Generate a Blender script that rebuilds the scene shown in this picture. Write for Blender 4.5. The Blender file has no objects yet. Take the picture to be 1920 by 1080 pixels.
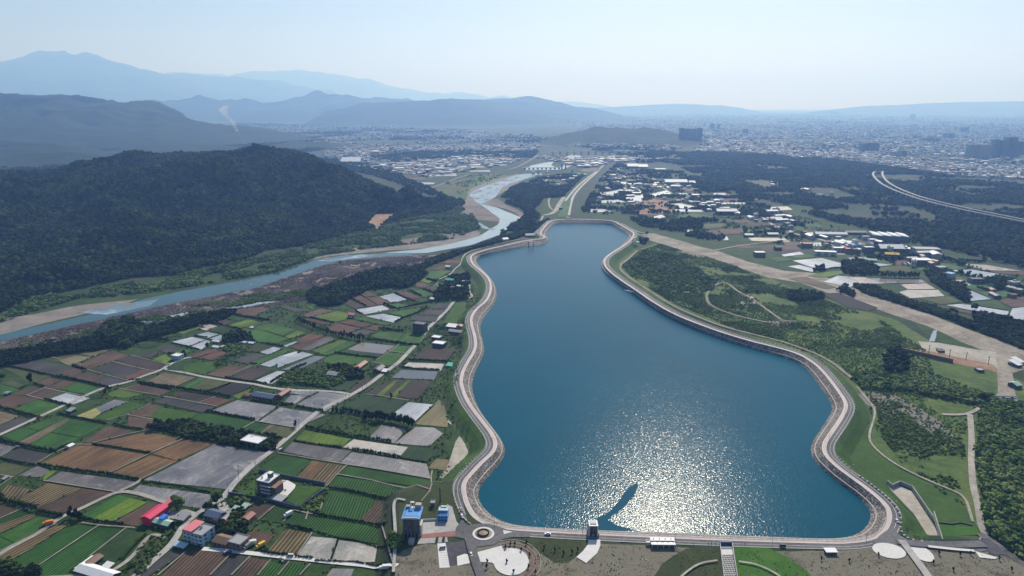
import bpy, bmesh, math, random
import numpy as np
from mathutils import Vector, Matrix
from mathutils.geometry import delaunay_2d_cdt, tessellate_polygon
random.seed(7); RNG = np.random.default_rng(7)
S = bpy.context.scene; COL = S.collection
# ------------------------------------------------------------------ camera, sky, sun, exposure
PITCH = math.radians(14.96); FPX = 1280.0; CAMH = 300.0
cam = bpy.data.objects.new('camera', bpy.data.cameras.new('camera')); COL.objects.link(cam)
cam.location = (0, 0, CAMH); cam.rotation_euler = (math.pi/2 - PITCH, 0, 0)
cam.data.sensor_width = 36; cam.data.lens = 24; cam.data.clip_start = 1; cam.data.clip_end = 150000
S.camera = cam
SUN_EL, SUN_AZ = math.radians(39.5), math.radians(14)      # azimuth clockwise from the view direction (+y)
W = bpy.data.worlds.new('World'); S.world = W; W.use_nodes = True
nt = W.node_tree; bg = nt.nodes['Background']
sky = nt.nodes.new('ShaderNodeTexSky'); sky.sky_type = 'NISHITA'; sky.sun_disc = False
sky.sun_elevation = SUN_EL; sky.sun_rotation = SUN_AZ; sky.altitude = 300; sky.air_density = 1.0; sky.dust_density = 0.9; sky.ozone_density = 1.6
nt.links.new(sky.outputs[0], bg.inputs[0]); bg.inputs[1].default_value = 0.075
ld = bpy.data.lights.new('sun', 'SUN'); ld.energy = 4.2; ld.angle = math.radians(0.5); ld.color = (1.0, 0.975, 0.94)
sun = bpy.data.objects.new('sun', ld); COL.objects.link(sun)
sd = Vector((math.sin(SUN_AZ)*math.cos(SUN_EL), math.cos(SUN_AZ)*math.cos(SUN_EL), math.sin(SUN_EL)))
sun.rotation_euler = sd.to_track_quat('Z', 'Y').to_euler(); sun.location = (0, 0, 900)
S.view_settings.view_transform = 'Standard'; S.view_settings.look = 'None'
S.view_settings.exposure = 0.30; S.view_settings.gamma = 1.0
S.render.engine = 'CYCLES'; S.cycles.use_denoising = True
S.cycles.max_bounces = 5; S.cycles.diffuse_bounces = 2; S.cycles.glossy_bounces = 2; S.cycles.volume_bounces = 2
S.cycles.sample_clamp_indirect = 3.0
HAZE_DENS = .93e-4; HAZE_COL = (.26, .48, 1.0); HAZE_G = .32

# ------------------------------------------------------------------ helpers
SN, CS = math.sin(PITCH), math.cos(PITCH)
def ray(px, py):
    u = (px-960)/FPX; v = (540-py)/FPX
    return u, CS + v*SN, -SN + v*CS
def G(px, py, z=0.0):                       # where the sight line through a photo pixel meets height z
    a, b, c = ray(px, py); t = (z-CAMH)/c
    return (a*t, b*t)
def GY(px, py, Y):                          # the point at forward distance Y
    a, b, c = ray(px, py); t = Y/b
    return (a*t, Y, CAMH + c*t)
def mpp(px, py, z=0):                       # metres per photo pixel there
    return (z-CAMH)/ray(px, py)[2]/FPX
def Zm(x0, y0, s): return lambda pts: [(x0+x/s, y0+y/s) for x, y in pts]

def hsh(ix, iy, seed):
    n = (ix*374761393 + iy*668265263 + seed*974711) & 0x7fffffff
    n = ((n ^ (n >> 13))*1274126177) & 0x7fffffff
    return ((n ^ (n >> 16)) & 0xffff)/65535.0
def vnoise(x, y, seed=0):
    x = np.asarray(x, float); y = np.asarray(y, float)
    ix = np.floor(x).astype(np.int64); iy = np.floor(y).astype(np.int64); fx = x-ix; fy = y-iy
    fx = fx*fx*(3-2*fx); fy = fy*fy*(3-2*fy)
    a = hsh(ix, iy, seed); b = hsh(ix+1, iy, seed); c = hsh(ix, iy+1, seed); d = hsh(ix+1, iy+1, seed)
    return (a*(1-fx)+b*fx)*(1-fy) + (c*(1-fx)+d*fx)*fy
def fbm(x, y, octv=4, seed=0):
    s = 0; a = .5; t = 0
    for k in range(octv):
        s = s + a*vnoise(x*2**k, y*2**k, seed+k*17); t += a; a *= .5
    return s/t
def ridged(x, y, octv=4, seed=0):
    s = 0; a = .5; t = 0
    for k in range(octv):
        s = s + a*(1-np.abs(2*vnoise(x*2**k, y*2**k, seed+k*31)-1)); t += a; a *= .5
    return s/t
def inpoly(x, y, poly):
    x = np.asarray(x); y = np.asarray(y); r = np.zeros(x.shape, bool)
    n = len(poly)
    for i in range(n):
        x1, y1 = poly[i]; x2, y2 = poly[(i+1) % n]
        if y1 == y2: continue
        c = ((y1 > y) != (y2 > y)) & (x < (x2-x1)*(y-y1)/(y2-y1)+x1)
        r ^= c
    return r
def segdist(x, y, pts, closed=True):
    x = np.asarray(x, float); y = np.asarray(y, float); d = np.full(x.shape, 1e18)
    n = len(pts)
    for i in range(n if closed else n-1):
        x1, y1 = pts[i][:2]; x2, y2 = pts[(i+1) % n][:2]
        dx, dy = x2-x1, y2-y1; L = dx*dx+dy*dy+1e-9
        t = np.clip(((x-x1)*dx+(y-y1)*dy)/L, 0, 1)
        d = np.minimum(d, (x-x1-t*dx)**2+(y-y1-t*dy)**2)
    return np.sqrt(d)

# ---- materials
MATS = {}
def newmat(name):
    m = bpy.data.materials.new(name); m.use_nodes = True; MATS[name] = m
    nt = m.node_tree; return m, nt, nt.nodes['Principled BSDF']
def nd(nt, t, **k):
    n = nt.nodes.new(t)
    for a, b in k.items(): setattr(n, a, b)
    return n
def ramp(nt, src, stops):
    r = nd(nt, 'ShaderNodeValToRGB'); nt.links.new(src, r.inputs[0]); e = r.color_ramp.elements
    while len(e) > 1: e.remove(e[-1])
    e[0].position = stops[0][0]; e[0].color = (*stops[0][1], 1)
    for p, c in stops[1:]:
        q = e.new(p); q.color = (*c, 1)
    return r
def coords(nt, uv=False):
    t = nd(nt, 'ShaderNodeTexCoord'); return t.outputs['UV' if uv else 'Object']
def noise(nt, co, scale, detail=4, rough=.6, dist=0):
    n = nd(nt, 'ShaderNodeTexNoise'); n.inputs['Scale'].default_value = scale; n.inputs['Detail'].default_value = detail
    n.inputs['Roughness'].default_value = rough; n.inputs['Distortion'].default_value = dist
    nt.links.new(co, n.inputs['Vector']); return n.outputs['Fac']
def mixc(nt, f, a, b, mode='MIX'):
    m = nd(nt, 'ShaderNodeMix', data_type='RGBA', blend_type=mode)
    for s, v in ((m.inputs[0], f), (m.inputs[6], a), (m.inputs[7], b)):
        if hasattr(v, 'links') or hasattr(v, 'is_linked'): nt.links.new(v, s)
        elif isinstance(v, tuple): s.default_value = (*v, 1) if len(v) == 3 else v
        else: s.default_value = v
    return m.outputs[2]
def bump(nt, h, strength, dist, bsdf):
    b = nd(nt, 'ShaderNodeBump'); b.inputs['Strength'].default_value = strength; b.inputs['Distance'].default_value = dist
    nt.links.new(h, b.inputs['Height']); nt.links.new(b.outputs[0], bsdf.inputs['Normal'])
def simple(name, c, rough=.7, var=.25, scale=.4, spec=.3, metal=0, big=None):
    """one surface colour with blotches: fine noise and a larger patchiness"""
    m, nt, b = newmat(name); co = coords(nt)
    n1 = noise(nt, co, scale, 5, .65); n2 = noise(nt, co, (big or scale*.12), 3, .5)
    lo = tuple(max(0, v*(1-var)) for v in c); hi = tuple(min(1, v*(1+var)) for v in c)
    r1 = ramp(nt, n1, [(.3, lo), (.7, hi)])
    r2 = ramp(nt, n2, [(.35, (1-var*.8,)*3), (.65, (1+var*.4,)*3)])
    nt.links.new(mixc(nt, 1.0, r1.outputs[0], r2.outputs[0], 'MULTIPLY'), b.inputs['Base Color'])
    b.inputs['Roughness'].default_value = rough; b.inputs['Specular IOR Level'].default_value = spec; b.inputs['Metallic'].default_value = metal
    return m
def blotchy(name, stops, scale, bumpd=0, rough=.9, detail=8, dist=.4, scale2=None, bscale=None, spec=.15):
    """vegetation or soil: a ramp through several real surface colours"""
    m, nt, b = newmat(name); co = coords(nt)
    n1 = noise(nt, co, scale, detail, .72, dist)
    if scale2:
        n2 = noise(nt, co, scale2, 6, .75); mm = nd(nt, 'ShaderNodeMath', operation='MULTIPLY_ADD')
        nt.links.new(n2, mm.inputs[0]); mm.inputs[1].default_value = .6; 
        m2 = nd(nt, 'ShaderNodeMath', operation='MULTIPLY_ADD'); nt.links.new(n1, m2.inputs[0]); m2.inputs[1].default_value = .8; m2.inputs[2].default_value = -.2
        nt.links.new(m2.outputs[0], mm.inputs[2]); n1 = mm.outputs[0]
    r = ramp(nt, n1, stops); nt.links.new(r.outputs[0], b.inputs['Base Color'])
    b.inputs['Roughness'].default_value = rough; b.inputs['Specular IOR Level'].default_value = spec
    if bumpd: bump(nt, noise(nt, co, bscale or scale*6, 6, .7), 1.0, bumpd, b)
    return m
def fieldmat(name, c, c2=None, rows=0.0, rough=.85, period=2.2, spec=.2, c3=None, patch=.02):
    """crop or soil: rows run along U; patches of another colour"""
    m, nt, b = newmat(name); uv = coords(nt, True); co = coords(nt)
    c2 = c2 or tuple(v*.7 for v in c)
    mp = nd(nt, 'ShaderNodeMapping'); mp.inputs['Scale'].default_value = (.06, 1, 1); nt.links.new(uv, mp.inputs[0])
    streak = noise(nt, mp.outputs[0], .35, 4, .6)
    r1 = ramp(nt, streak, [(.34, c2), (.62, c)])
    out = r1.outputs[0]
    pn = noise(nt, co, patch, 5, .6, .5)
    r2 = ramp(nt, pn, [(.36, (.62, .64, .66)), (.64, (1.25, 1.2, 1.15))])
    out = mixc(nt, 1.0, out, r2.outputs[0], 'MULTIPLY')
    if c3:
        r3 = ramp(nt, noise(nt, co, patch*1.8, 7, .72, 1.0), [(.52, (0, 0, 0)), (.66, (1, 1, 1))])
        out = mixc(nt, r3.outputs[0], out, c3)
    if rows:
        wv = nd(nt, 'ShaderNodeTexWave', bands_direction='Y'); wv.inputs['Scale'].default_value = 1/(period*3.1416*2)*3.1416*2/ (2*3.1416)*6.2832/ 6.2832
        wv.inputs['Scale'].default_value = .314/period; wv.inputs['Distortion'].default_value = .25; wv.inputs['Detail'].default_value = 1
        nt.links.new(uv, wv.inputs[0])
        rr = ramp(nt, wv.outputs['Fac'], [(.3, (1-rows,)*3), (.7, (1.05,)*3)])
        out = mixc(nt, 1.0, out, rr.outputs[0], 'MULTIPLY')
    fine = ramp(nt, noise(nt, co, .5, 3, .7), [(.3, (.8,)*3), (.7, (1.15,)*3)])
    out = mixc(nt, 1.0, out, fine.outputs[0], 'MULTIPLY')
    nt.links.new(out, b.inputs['Base Color']); b.inputs['Roughness'].default_value = rough; b.inputs['Specular IOR Level'].default_value = spec
    return m
def flatcol(name, c, rough=.6, metal=0, spec=.4):
    m, nt, b = newmat(name); co = coords(nt)
    r = ramp(nt, noise(nt, co, .8, 4), [(.3, tuple(v*.86 for v in c)), (.7, tuple(min(1, v*1.06) for v in c))])
    nt.links.new(r.outputs[0], b.inputs['Base Color'])
    b.inputs['Roughness'].default_value = rough; b.inputs['Metallic'].default_value = metal; b.inputs['Specular IOR Level'].default_value = spec
    return m

# ---- objects
def tag(o, label=None, cat=None, group=None, kind=None):
    if label: o['label'] = label
    if cat: o['category'] = cat
    if group: o['group'] = group
    if kind: o['kind'] = kind
    return o
def link(name, me, mat=None, parent=None, **t):
    o = bpy.data.objects.new(name, me); COL.objects.link(o)
    if mat is not None:
        for m in (mat if isinstance(mat, (list, tuple)) else [mat]): me.materials.append(MATS[m] if isinstance(m, str) else m)
    if parent is not None: o.parent = parent
    tag(o, **t); return o
def mesh(name, v, f, mat=None, parent=None, uv=None, smooth=False, mi=None, **t):
    me = bpy.data.meshes.new(name); me.from_pydata([tuple(p) for p in v], [], [tuple(q) for q in f])
    if uv is not None:
        L = me.uv_layers.new(name='UVMap'); vi = np.zeros(len(me.loops), np.int32); me.loops.foreach_get('vertex_index', vi)
        L.data.foreach_set('uv', np.asarray(uv, np.float32)[vi].ravel())
    if mi is not None: me.polygons.foreach_set('material_index', mi)
    if smooth: me.polygons.foreach_set('use_smooth', [True]*len(me.polygons))
    me.update(); return link(name, me, mat, parent, **t)
def empty(name, loc, rz=0, **t):
    o = bpy.data.objects.new(name, None); COL.objects.link(o); o.location = loc; o.rotation_euler = (0, 0, rz); return tag(o, **t)
class MB:
    """collects shapes for ONE mesh"""
    def __init__(s): s.v = []; s.f = []; s.m = []
    def box(s, c, d, rz=0, mi=0, taper=1.0):
        n = len(s.v); cx, cy, cz = c; a, b, h = d[0]/2, d[1]/2, d[2]/2; ca, sa = math.cos(rz), math.sin(rz)
        for sz in (-1, 1):
            k = taper if sz > 0 else 1
            for sx, sy in ((-1, -1), (1, -1), (1, 1), (-1, 1)):
                x, y = sx*a*k, sy*b*k; s.v.append((cx+x*ca-y*sa, cy+x*sa+y*ca, cz+sz*h))
        for q in ((0, 3, 2, 1), (4, 5, 6, 7), (0, 1, 5, 4), (1, 2, 6, 5), (2, 3, 7, 6), (3, 0, 4, 7)): s.f.append(tuple(n+i for i in q)); s.m.append(mi)
        return s
    def cyl(s, p0, p1, r0, r1=None, k=8, mi=0):
        r1 = r0 if r1 is None else r1; p0 = Vector(p0); p1 = Vector(p1); d = (p1-p0).normalized()
        u = d.orthogonal().normalized(); w = d.cross(u); n = len(s.v)
        for p, r in ((p0, r0), (p1, r1)):
            for i in range(k):
                a = 2*math.pi*i/k; s.v.append(tuple(p+(u*math.cos(a)+w*math.sin(a))*r))
        for i in range(k):
            j = (i+1) % k; s.f.append((n+i, n+j, n+k+j, n+k+i)); s.m.append(mi)
        s.f.append(tuple(n+k+i for i in range(k))); s.m.append(mi); s.f.append(tuple(n+k-1-i for i in range(k))); s.m.append(mi)
        return s
    def prism(s, pts, z0, z1, mi=0):
        n = len(s.v); k = len(pts)
        if sum(pts[i][0]*pts[(i+1) % k][1]-pts[(i+1) % k][0]*pts[i][1] for i in range(k)) < 0: pts = pts[::-1]
        for z in (z0, z1):
            for p in pts: s.v.append((p[0], p[1], z))
        s.f.append(tuple(n+k+i for i in range(k))); s.m.append(mi)
        for i in range(k):
            j = (i+1) % k; s.f.append((n+i, n+j, n+k+j, n+k+i)); s.m.append(mi)
        return s
    def gable(s, w, d, h0, h1, over=.3, th=.15, mi=0):
        """pitched roof, ridge along x, slabs with thickness"""
        a, b = w/2+over, d/2+over; n = len(s.v)
        for x in (-a, a):
            s.v += [(x, -b, h0), (x, 0, h1), (x, b, h0), (x, b, h0+th), (x, 0, h1+th), (x, -b, h0+th)]
        for q in ((0, 6, 7, 1), (1, 7, 8, 2), (2, 8, 9, 3), (3, 9, 10, 4), (4, 10, 11, 5), (5, 11, 6, 0)): s.f.append(tuple(n+i for i in q)); s.m.append(mi)
        for q in ((0, 1, 4, 5), (1, 2, 3, 4), (6, 11, 10, 7), (7, 10, 9, 8)): s.f.append(tuple(n+i for i in q)); s.m.append(mi)
        return s
    def build(s, name, mat, parent=None, **t): return mesh(name, s.v, s.f, mat, parent, mi=s.m if len(set(s.m)) > 1 else None, **t)

def densify(pts, step):
    out = []
    for a, b in zip(pts[:-1], pts[1:]):
        a = np.array(a, float); b = np.array(b, float); n = max(1, int(np.linalg.norm((b-a)[:2])/step))
        for i in range(n): out.append(a+(b-a)*i/n)
    out.append(np.array(pts[-1], float)); return np.array(out)
def smoothline(P, it=2, closed=False):
    P = np.array(P, float)
    for _ in range(it):                      # Chaikin corner cutting
        Q = []
        n = len(P)
        rng = range(n) if closed else range(n-1)
        if not closed: Q.append(P[0])
        for i in rng:
            a, b = P[i], P[(i+1) % n]; Q.append(a*.75+b*.25); Q.append(a*.25+b*.75)
        if not closed: Q.append(P[-1])
        P = np.array(Q)
    return P
def normals2(P, closed=True):
    n = len(P); N = np.zeros((n, 2))
    for i in range(n):
        a = P[i-1] if (closed or i > 0) else P[i]; b = P[(i+1) % n] if (closed or i < n-1) else P[i]
        d = b[:2]-a[:2]; d = d/(np.linalg.norm(d)+1e-9); N[i] = (-d[1], d[0])
    return N
def area(P): return .5*sum(P[i][0]*P[(i+1) % len(P)][1]-P[(i+1) % len(P)][0]*P[i][1] for i in range(len(P)))

# ------------------------------------------------------------------ reservoir outlines (photo pixels -> ground)
HC, HW = 8.0, 0.6                        # crest and water levels
CR = [(1067,410),(1109,410.7),(1153,413),(1169,422),(1193,435),(1195.5,440),(1187,453),(1167,467),(1149,478),(1140,487),(1141,498),(1153,511),(1175,527),(1209,549),(1227,562),
 (1271,588),(1338,614),(1404,635),(1471,651),(1507,662),(1535,678),(1555,695),(1578,723),(1600,753),(1602,770),(1590,793),(1572,820),(1562,836),(1563,852),(1580,870),(1607,890),(1640,913),
 (1670,937),(1687,957),(1690,980),(1680,1003),(1655,1022),(1600,1030),(1540,1029),(1400,1025),(1300,1021),(1180,1016),(1080,1011),(983,1005.5),(935,1001),(900,992),(872,975),(858.7,951.7),(852,929),(851,912),(857,897),(869,884),(889,863),
 (905,850),(914,837),(912,824),(904,810),(883,783),(862,753),(852,724),(852,710),(856,695),(866,677),(880,656),(881,635),(874,610),(873,596),(883,579),(905,563),(913,541),(910,524),(897,510),(880,497),(874,484),(880,476),(909,467),(953,457),(987,449),
 (1012,447.5),(1016,444),(1005.5,438),(1013,428),(1024,415.5),(1038,411.5)]
WR = [(1037,419),(1066,418),(1110,418.5),(1149,420),(1160,428),(1180,440),(1178,447),(1167,460),(1149,471),(1132,487),(1129,500),(1135.5,512),(1167,534),(1198,555),(1240,586),(1315,620),(1382,644),(1449,664),(1502,680),(1522,698),
 (1537,720),(1563,757),(1565,770),(1550,793),(1530,823),(1521.7,840),(1527,860),(1550,883),(1583,910),(1613,930),(1633,950),(1639,967),(1633,984),(1617,1000),(1590,1010),(1540,1012),(1425,1006.5),(1282,1000.5),(1160,997),(1003,991),(962,985),(932,974),
 (909,958),(895,941),(891,925),(901,905),(926,876),(940,858),(943,843),(938,828),(920,803),(897,773),(886,747),(881,722),(888,696),(904,666),(906,649),(899,627),(898,610),(910,590),(927,568),(930,546),(924,532),(913,515),(897,499),(890,488),
 (897,480),(920,475),(964,465),(1005,460.5),(1020,458),(1031,450),(1021,440),(1027,431)]
crest = smoothline([G(x, y, HC) for x, y in CR], 2, True)
shore = smoothline([G(x, y, HW) for x, y in WR], 2, True)
if area(crest) > 0: crest = crest[::-1]                 # clockwise: normals2 points outward
if area(shore) > 0: shore = shore[::-1]
def offset(P, d):                                       # d > 0 outward
    return P + normals2(P)*d
PLAZA = [G(x, y, HC) for x, y in [(748,922),(800,905),(850,905),(880,985),(1300,1000),(1640,1010),(1692,1006),(1843,1010),(1925,1075),(2100,1180),(2100,1500),(690,1500),(741,1085)]]
def inside_crest(x, y): return inpoly(x, y, crest)
def Tz_exact(x, y):
    x = np.atleast_1d(np.asarray(x, float)); y = np.atleast_1d(np.asarray(y, float))
    z = np.zeros(x.shape); near = (x > -800) & (x < 1000) & (y > 180) & (y < 2300)
    if near.any():
        xx, yy = x[near], y[near]
        ic = inpoly(xx, yy, crest); ip = inpoly(xx, yy, PLAZA)
        dc = segdist(xx, yy, crest); dp = segdist(xx, yy, PLAZA)
        s = np.minimum(np.where(ic, 0, np.maximum(0, dc-1.2)), np.where(ip, 0, dp))
        h = HC*np.clip(1-s/15.0, 0, 1); h = h*h*(3-2*h/HC)/HC
        h = np.where(ic & (dc > 4), -3.0, h)
        z[near] = h
    return z
GX0, GX1, GY0, GY1, GST = -820.0, 1020.0, 160.0, 2320.0, 4.0
_gx = np.arange(GX0, GX1+.1, GST); _gy = np.arange(GY0, GY1+.1, GST); _X, _Y = np.meshgrid(_gx, _gy)
_cc = crest; crest = crest[::2]; TG = Tz_exact(_X.ravel(), _Y.ravel()).reshape(_X.shape); crest = _cc
def Tz(x, y):
    x = np.atleast_1d(np.asarray(x, float)); y = np.atleast_1d(np.asarray(y, float))
    u = np.clip((x-GX0)/GST, 0, len(_gx)-1.001); v = np.clip((y-GY0)/GST, 0, len(_gy)-1.001); i = u.astype(int); j = v.astype(int); a = u-i; b = v-j
    z = (TG[j, i]*(1-a)+TG[j, i+1]*a)*(1-b)+(TG[j+1, i]*(1-a)+TG[j+1, i+1]*a)*b
    return np.where((x < -800) | (x > 1000) | (y < 180) | (y > 2300), 0, z)
def GT(px, py):                                         # photo pixel -> point on the terrain
    z = 0.0
    for _ in range(6):
        x, y = G(px, py, z); zn = float(Tz(x, y)[0]); zn = max(zn, 0)
        z = (z+zn)/2 if _ > 2 else zn
    x, y = G(px, py, z); return x, y, max(float(Tz(x, y)[0]), 0)
#PART2
# ------------------------------------------------------------------ materials
g_ = lambda *a: tuple(a)
blotchy('ground_far', [(.25, (.012, .028, .012)), (.45, (.022, .045, .018)), (.55, (.05, .06, .035)), (.62, (.03, .055, .02)), (.72, (.13, .125, .10)), (.8, (.03, .05, .02))], .004, scale2=.03)
blotchy('weed', [(.25, (.010, .022, .007)), (.42, (.022, .048, .013)), (.55, (.035, .07, .018)), (.68, (.055, .085, .025)), (.8, (.085, .085, .05))], .03, .5, scale2=.2)
blotchy('scrub', [(.25, (.03, .06, .016)), (.42, (.055, .10, .026)), (.54, (.09, .135, .032)), (.66, (.14, .145, .055)), (.8, (.22, .19, .14))], .02, .8, scale2=.15)
blotchy('reed', [(.28, (.07, .062, .052)), (.45, (.14, .12, .105)), (.6, (.22, .185, .17)), (.75, (.33, .28, .26))], .02, .8, scale2=.22)
blotchy('gravel', [(.25, (.11, .10, .095)), (.5, (.2, .18, .165)), (.7, (.3, .27, .245))], .03, .4, scale2=.3)
blotchy('soil', [(.25, (.045, .055, .028)), (.4, (.10, .095, .065)), (.5, (.20, .18, .145)), (.58, (.12, .115, .08)), (.7, (.38, .36, .32))], .06, .3, scale2=.9)
blotchy('lawn', [(.25, (.02, .05, .01)), (.5, (.04, .09, .015)), (.7, (.07, .12, .025)), (.85, (.12, .12, .06))], .035, .2, scale2=.3)
blotchy('lawn_bright', [(.25, (.025, .08, .012)), (.5, (.045, .125, .015)), (.7, (.075, .15, .025))], .04, .2, scale2=.3)
blotchy('lawn_dark', [(.25, (.02, .03, .012)), (.5, (.04, .055, .02)), (.75, (.07, .075, .035))], .05, .2, scale2=.3)
blotchy('sand', [(.2, (.2, .18, .14)), (.45, (.34, .31, .26)), (.7, (.5, .47, .41))], .035, .4, scale2=.2)
blotchy('dry_bed', [(.25, (.08, .085, .05)), (.38, (.16, .14, .11)), (.5, (.27, .235, .195)), (.7, (.40, .36, .31))], .025, .5, scale2=.2)
blotchy('orange_soil', [(.25, (.1, .05, .03)), (.5, (.28, .17, .11)), (.75, (.45, .34, .26))], .02, .5, scale2=.13)
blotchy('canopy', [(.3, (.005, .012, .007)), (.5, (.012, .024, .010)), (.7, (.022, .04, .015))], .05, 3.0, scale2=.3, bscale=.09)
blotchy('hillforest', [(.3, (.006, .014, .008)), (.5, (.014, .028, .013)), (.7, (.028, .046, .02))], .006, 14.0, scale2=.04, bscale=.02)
fieldmat('g', (.034, .125, .014), (.018, .065, .010), c3=(.06, .11, .02))
fieldmat('gr', (.030, .12, .014), (.02, .085, .012), rows=.75, period=2.3)
fieldmat('dg', (.022, .06, .022), (.012, .035, .012))
fieldmat('lime', (.11, .175, .018), (.055, .11, .014), c3=(.05, .10, .02))
fieldmat('ol', (.075, .09, .035), (.045, .06, .024))
fieldmat('br', (.125, .074, .052), (.06, .042, .035), c3=(.06, .05, .045))
fieldmat('rb', (.125, .062, .046), (.06, .036, .032))
fieldmat('brr', (.13, .085, .06), (.09, .06, .045), rows=.6, period=2.6)
fieldmat('db', (.058, .042, .040), (.035, .028, .028))
fieldmat('or', (.18, .105, .05), (.09, .055, .03))
fieldmat('tan', (.20, .175, .10), (.15, .135, .075), rows=.25)
fieldmat('tb', (.17, .135, .09), (.11, .085, .06), c3=(.09, .075, .05))
fieldmat('tr', (.20, .155, .075), (.13, .10, .05), rows=.7, period=3.0)
fieldmat('gy', (.13, .125, .135), (.09, .088, .10), c3=(.2, .195, .2))
fieldmat('dk', (.062, .06, .064), (.04, .04, .044))
fieldmat('bk', (.022, .021, .026), (.014, .014, .018))
fieldmat('mud', (.17, .165, .18), (.10, .10, .115), rough=.45, spec=.5, c3=(.3, .29, .28))
fieldmat('pale', (.38, .365, .34), (.3, .29, .275), rough=.5, c3=(.45, .44, .43))
fieldmat('pk', (.36, .30, .28), (.22, .18, .17), rough=.5, c3=(.5, .46, .45))
fieldmat('algae', (.45, .42, .16), (.32, .30, .10), c3=(.2, .2, .15))
fieldmat('sv', (.40, .42, .45), (.27, .29, .33), rough=.3, spec=.6, c3=(.55, .56, .57))
def watermat(name, deep, bscale, bstr, rough=.04, spec=.5, bscale2=None, streak=None):
    m, nt, b = newmat(name); co = coords(nt)
    r = ramp(nt, noise(nt, co, .004, 4, .6), [(.3, tuple(v*.85 for v in deep)), (.7, tuple(v*1.12 for v in deep))])
    out = r.outputs[0]
    if streak:
        out = mixc(nt, ramp(nt, noise(nt, co, .02, 8, .75, 1), [(.5, (0,)*3), (.68, (1,)*3)]).outputs[0], out, streak)
    nt.links.new(out, b.inputs['Base Color']); b.inputs['Roughness'].default_value = rough; b.inputs['IOR'].default_value = 1.333
    b.inputs['Specular IOR Level'].default_value = spec
    h = noise(nt, co, bscale, 1.0, .4)
    b1 = nd(nt, 'ShaderNodeBump'); b1.inputs['Strength'].default_value = bstr; b1.inputs['Distance'].default_value = 1.0
    nt.links.new(h, b1.inputs['Height']); nt.links.new(b1.outputs[0], b.inputs['Normal']); return m
watermat('lake', (.0006, .072, .118), .95, .17, .15, .10)
watermat('lake_calm', (.0006, .070, .115), .4, .03, .03, .22)
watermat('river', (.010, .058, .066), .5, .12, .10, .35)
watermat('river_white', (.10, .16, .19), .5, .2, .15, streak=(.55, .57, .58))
watermat('river_far', (.30, .37, .39), .3, .15, .25)  # silver base colour: the sky's reflection is put into the water colour
watermat('flood', (.13, .135, .15), .3, .03, .12, streak=(.2, .18, .14))
watermat('flood_brown', (.20, .18, .17), .3, .03, .15, streak=(.22, .14, .07))
simple('asphalt', (.115, .113, .12), .85, .3, .35, big=.03); simple('asphalt_dark', (.055, .055, .07), .85, .3, .25)
simple('concrete', (.36, .35, .34), .8, .2, .3); simple('concrete_white', (.62, .61, .60), .8, .08, .4); simple('promenade', (.52, .43, .42), .8, .12, .5)
simple('path', (.33, .31, .28), .9, .25, .3); simple('track', (.26, .235, .20), .95, .3, .2); simple('kerb_white', (.6, .6, .58), .8, .1, 1); simple('black_paint', (.03, .03, .03), .6, .2, 1)
simple('red_paving', (.28, .13, .12), .85, .2, .6)
def riprap():
    m, nt, b = newmat('riprap'); co = coords(nt)
    v = nd(nt, 'ShaderNodeTexVoronoi'); v.inputs['Scale'].default_value = .75; nt.links.new(co, v.inputs['Vector'])
    v2 = nd(nt, 'ShaderNodeTexVoronoi', feature='DISTANCE_TO_EDGE'); v2.inputs['Scale'].default_value = .75; nt.links.new(co, v2.inputs['Vector'])
    sep = nd(nt, 'ShaderNodeSeparateColor'); nt.links.new(v.outputs['Color'], sep.inputs[0])
    r = ramp(nt, sep.outputs[0], [(0, (.10, .088, .08)), (.4, (.21, .185, .168)), (.75, (.34, .30, .275)), (1, (.5, .46, .43))])
    e = ramp(nt, v2.outputs['Distance'], [(0, (.25,)*3), (.12, (1,)*3)])
    big = ramp(nt, noise(nt, co, .05, 5, .7), [(.3, (.8,)*3), (.7, (1.12,)*3)])
    c = mixc(nt, 1.0, mixc(nt, 1.0, r.outputs[0], e.outputs[0], 'MULTIPLY'), big.outputs[0], 'MULTIPLY')
    nt.links.new(c, b.inputs['Base Color']); b.inputs['Roughness'].default_value = .9; b.inputs['Specular IOR Level'].default_value = .2
    bump(nt, v2.outputs['Distance'], 1.0, .9, b)
riprap()
for nme, c, kw in [('white_roof', (.74, .75, .76), {}), ('white_wall', (.55, .54, .52), {}), ('grey_wall', (.33, .32, .31), {}), ('beige_wall', (.42, .37, .31), {}), ('brick_wall', (.22, .13, .10), {}), ('dark_wall', (.075, .075, .085), {}),
    ('pink_roof', (.62, .18, .21), {}), ('magenta_roof', (.62, .02, .10), {}), ('blue_roof', (.05, .27, .62), {}), ('blue_tarp', (.02, .2, .65), {}), ('green_roof', (.35, .5, .42), {}), ('teal_roof', (.03, .42, .3), {}), ('rust_roof', (.25, .09, .065), {}), ('grey_roof', (.30, .31, .33), {}),
    ('dark_roof', (.06, .065, .085), {}), ('slate_blue_roof', (.09, .12, .2), {}), ('yellow_paint', (.7, .42, .04), {}), ('red_paint', (.5, .03, .02), {}), ('orange_paint', (.7, .2, .03), {}), ('wood', (.18, .12, .08), {}), ('pole', (.22, .21, .2), {}), ('tower_blue', (.12, .15, .2), {}), ('light_blue_wall', (.35, .5, .62), {}),
    ('black_rubber', (.02, .02, .02), {}), ('skin', (.4, .25, .18), {}), ('cloth_dark', (.04, .04, .06), {}), ('trunk', (.10, .075, .05), {})]:
    flatcol(nme, c, **kw)
flatcol('glass', (.03, .04, .055), .12, 0, .6); flatcol('car_white', (.75, .75, .76), .25); flatcol('car_silver', (.4, .41, .43), .25, .4); flatcol('car_dark', (.05, .055, .07), .2); flatcol('car_blue', (.05, .2, .5), .25); flatcol('car_red', (.45, .03, .03), .25)
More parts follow.
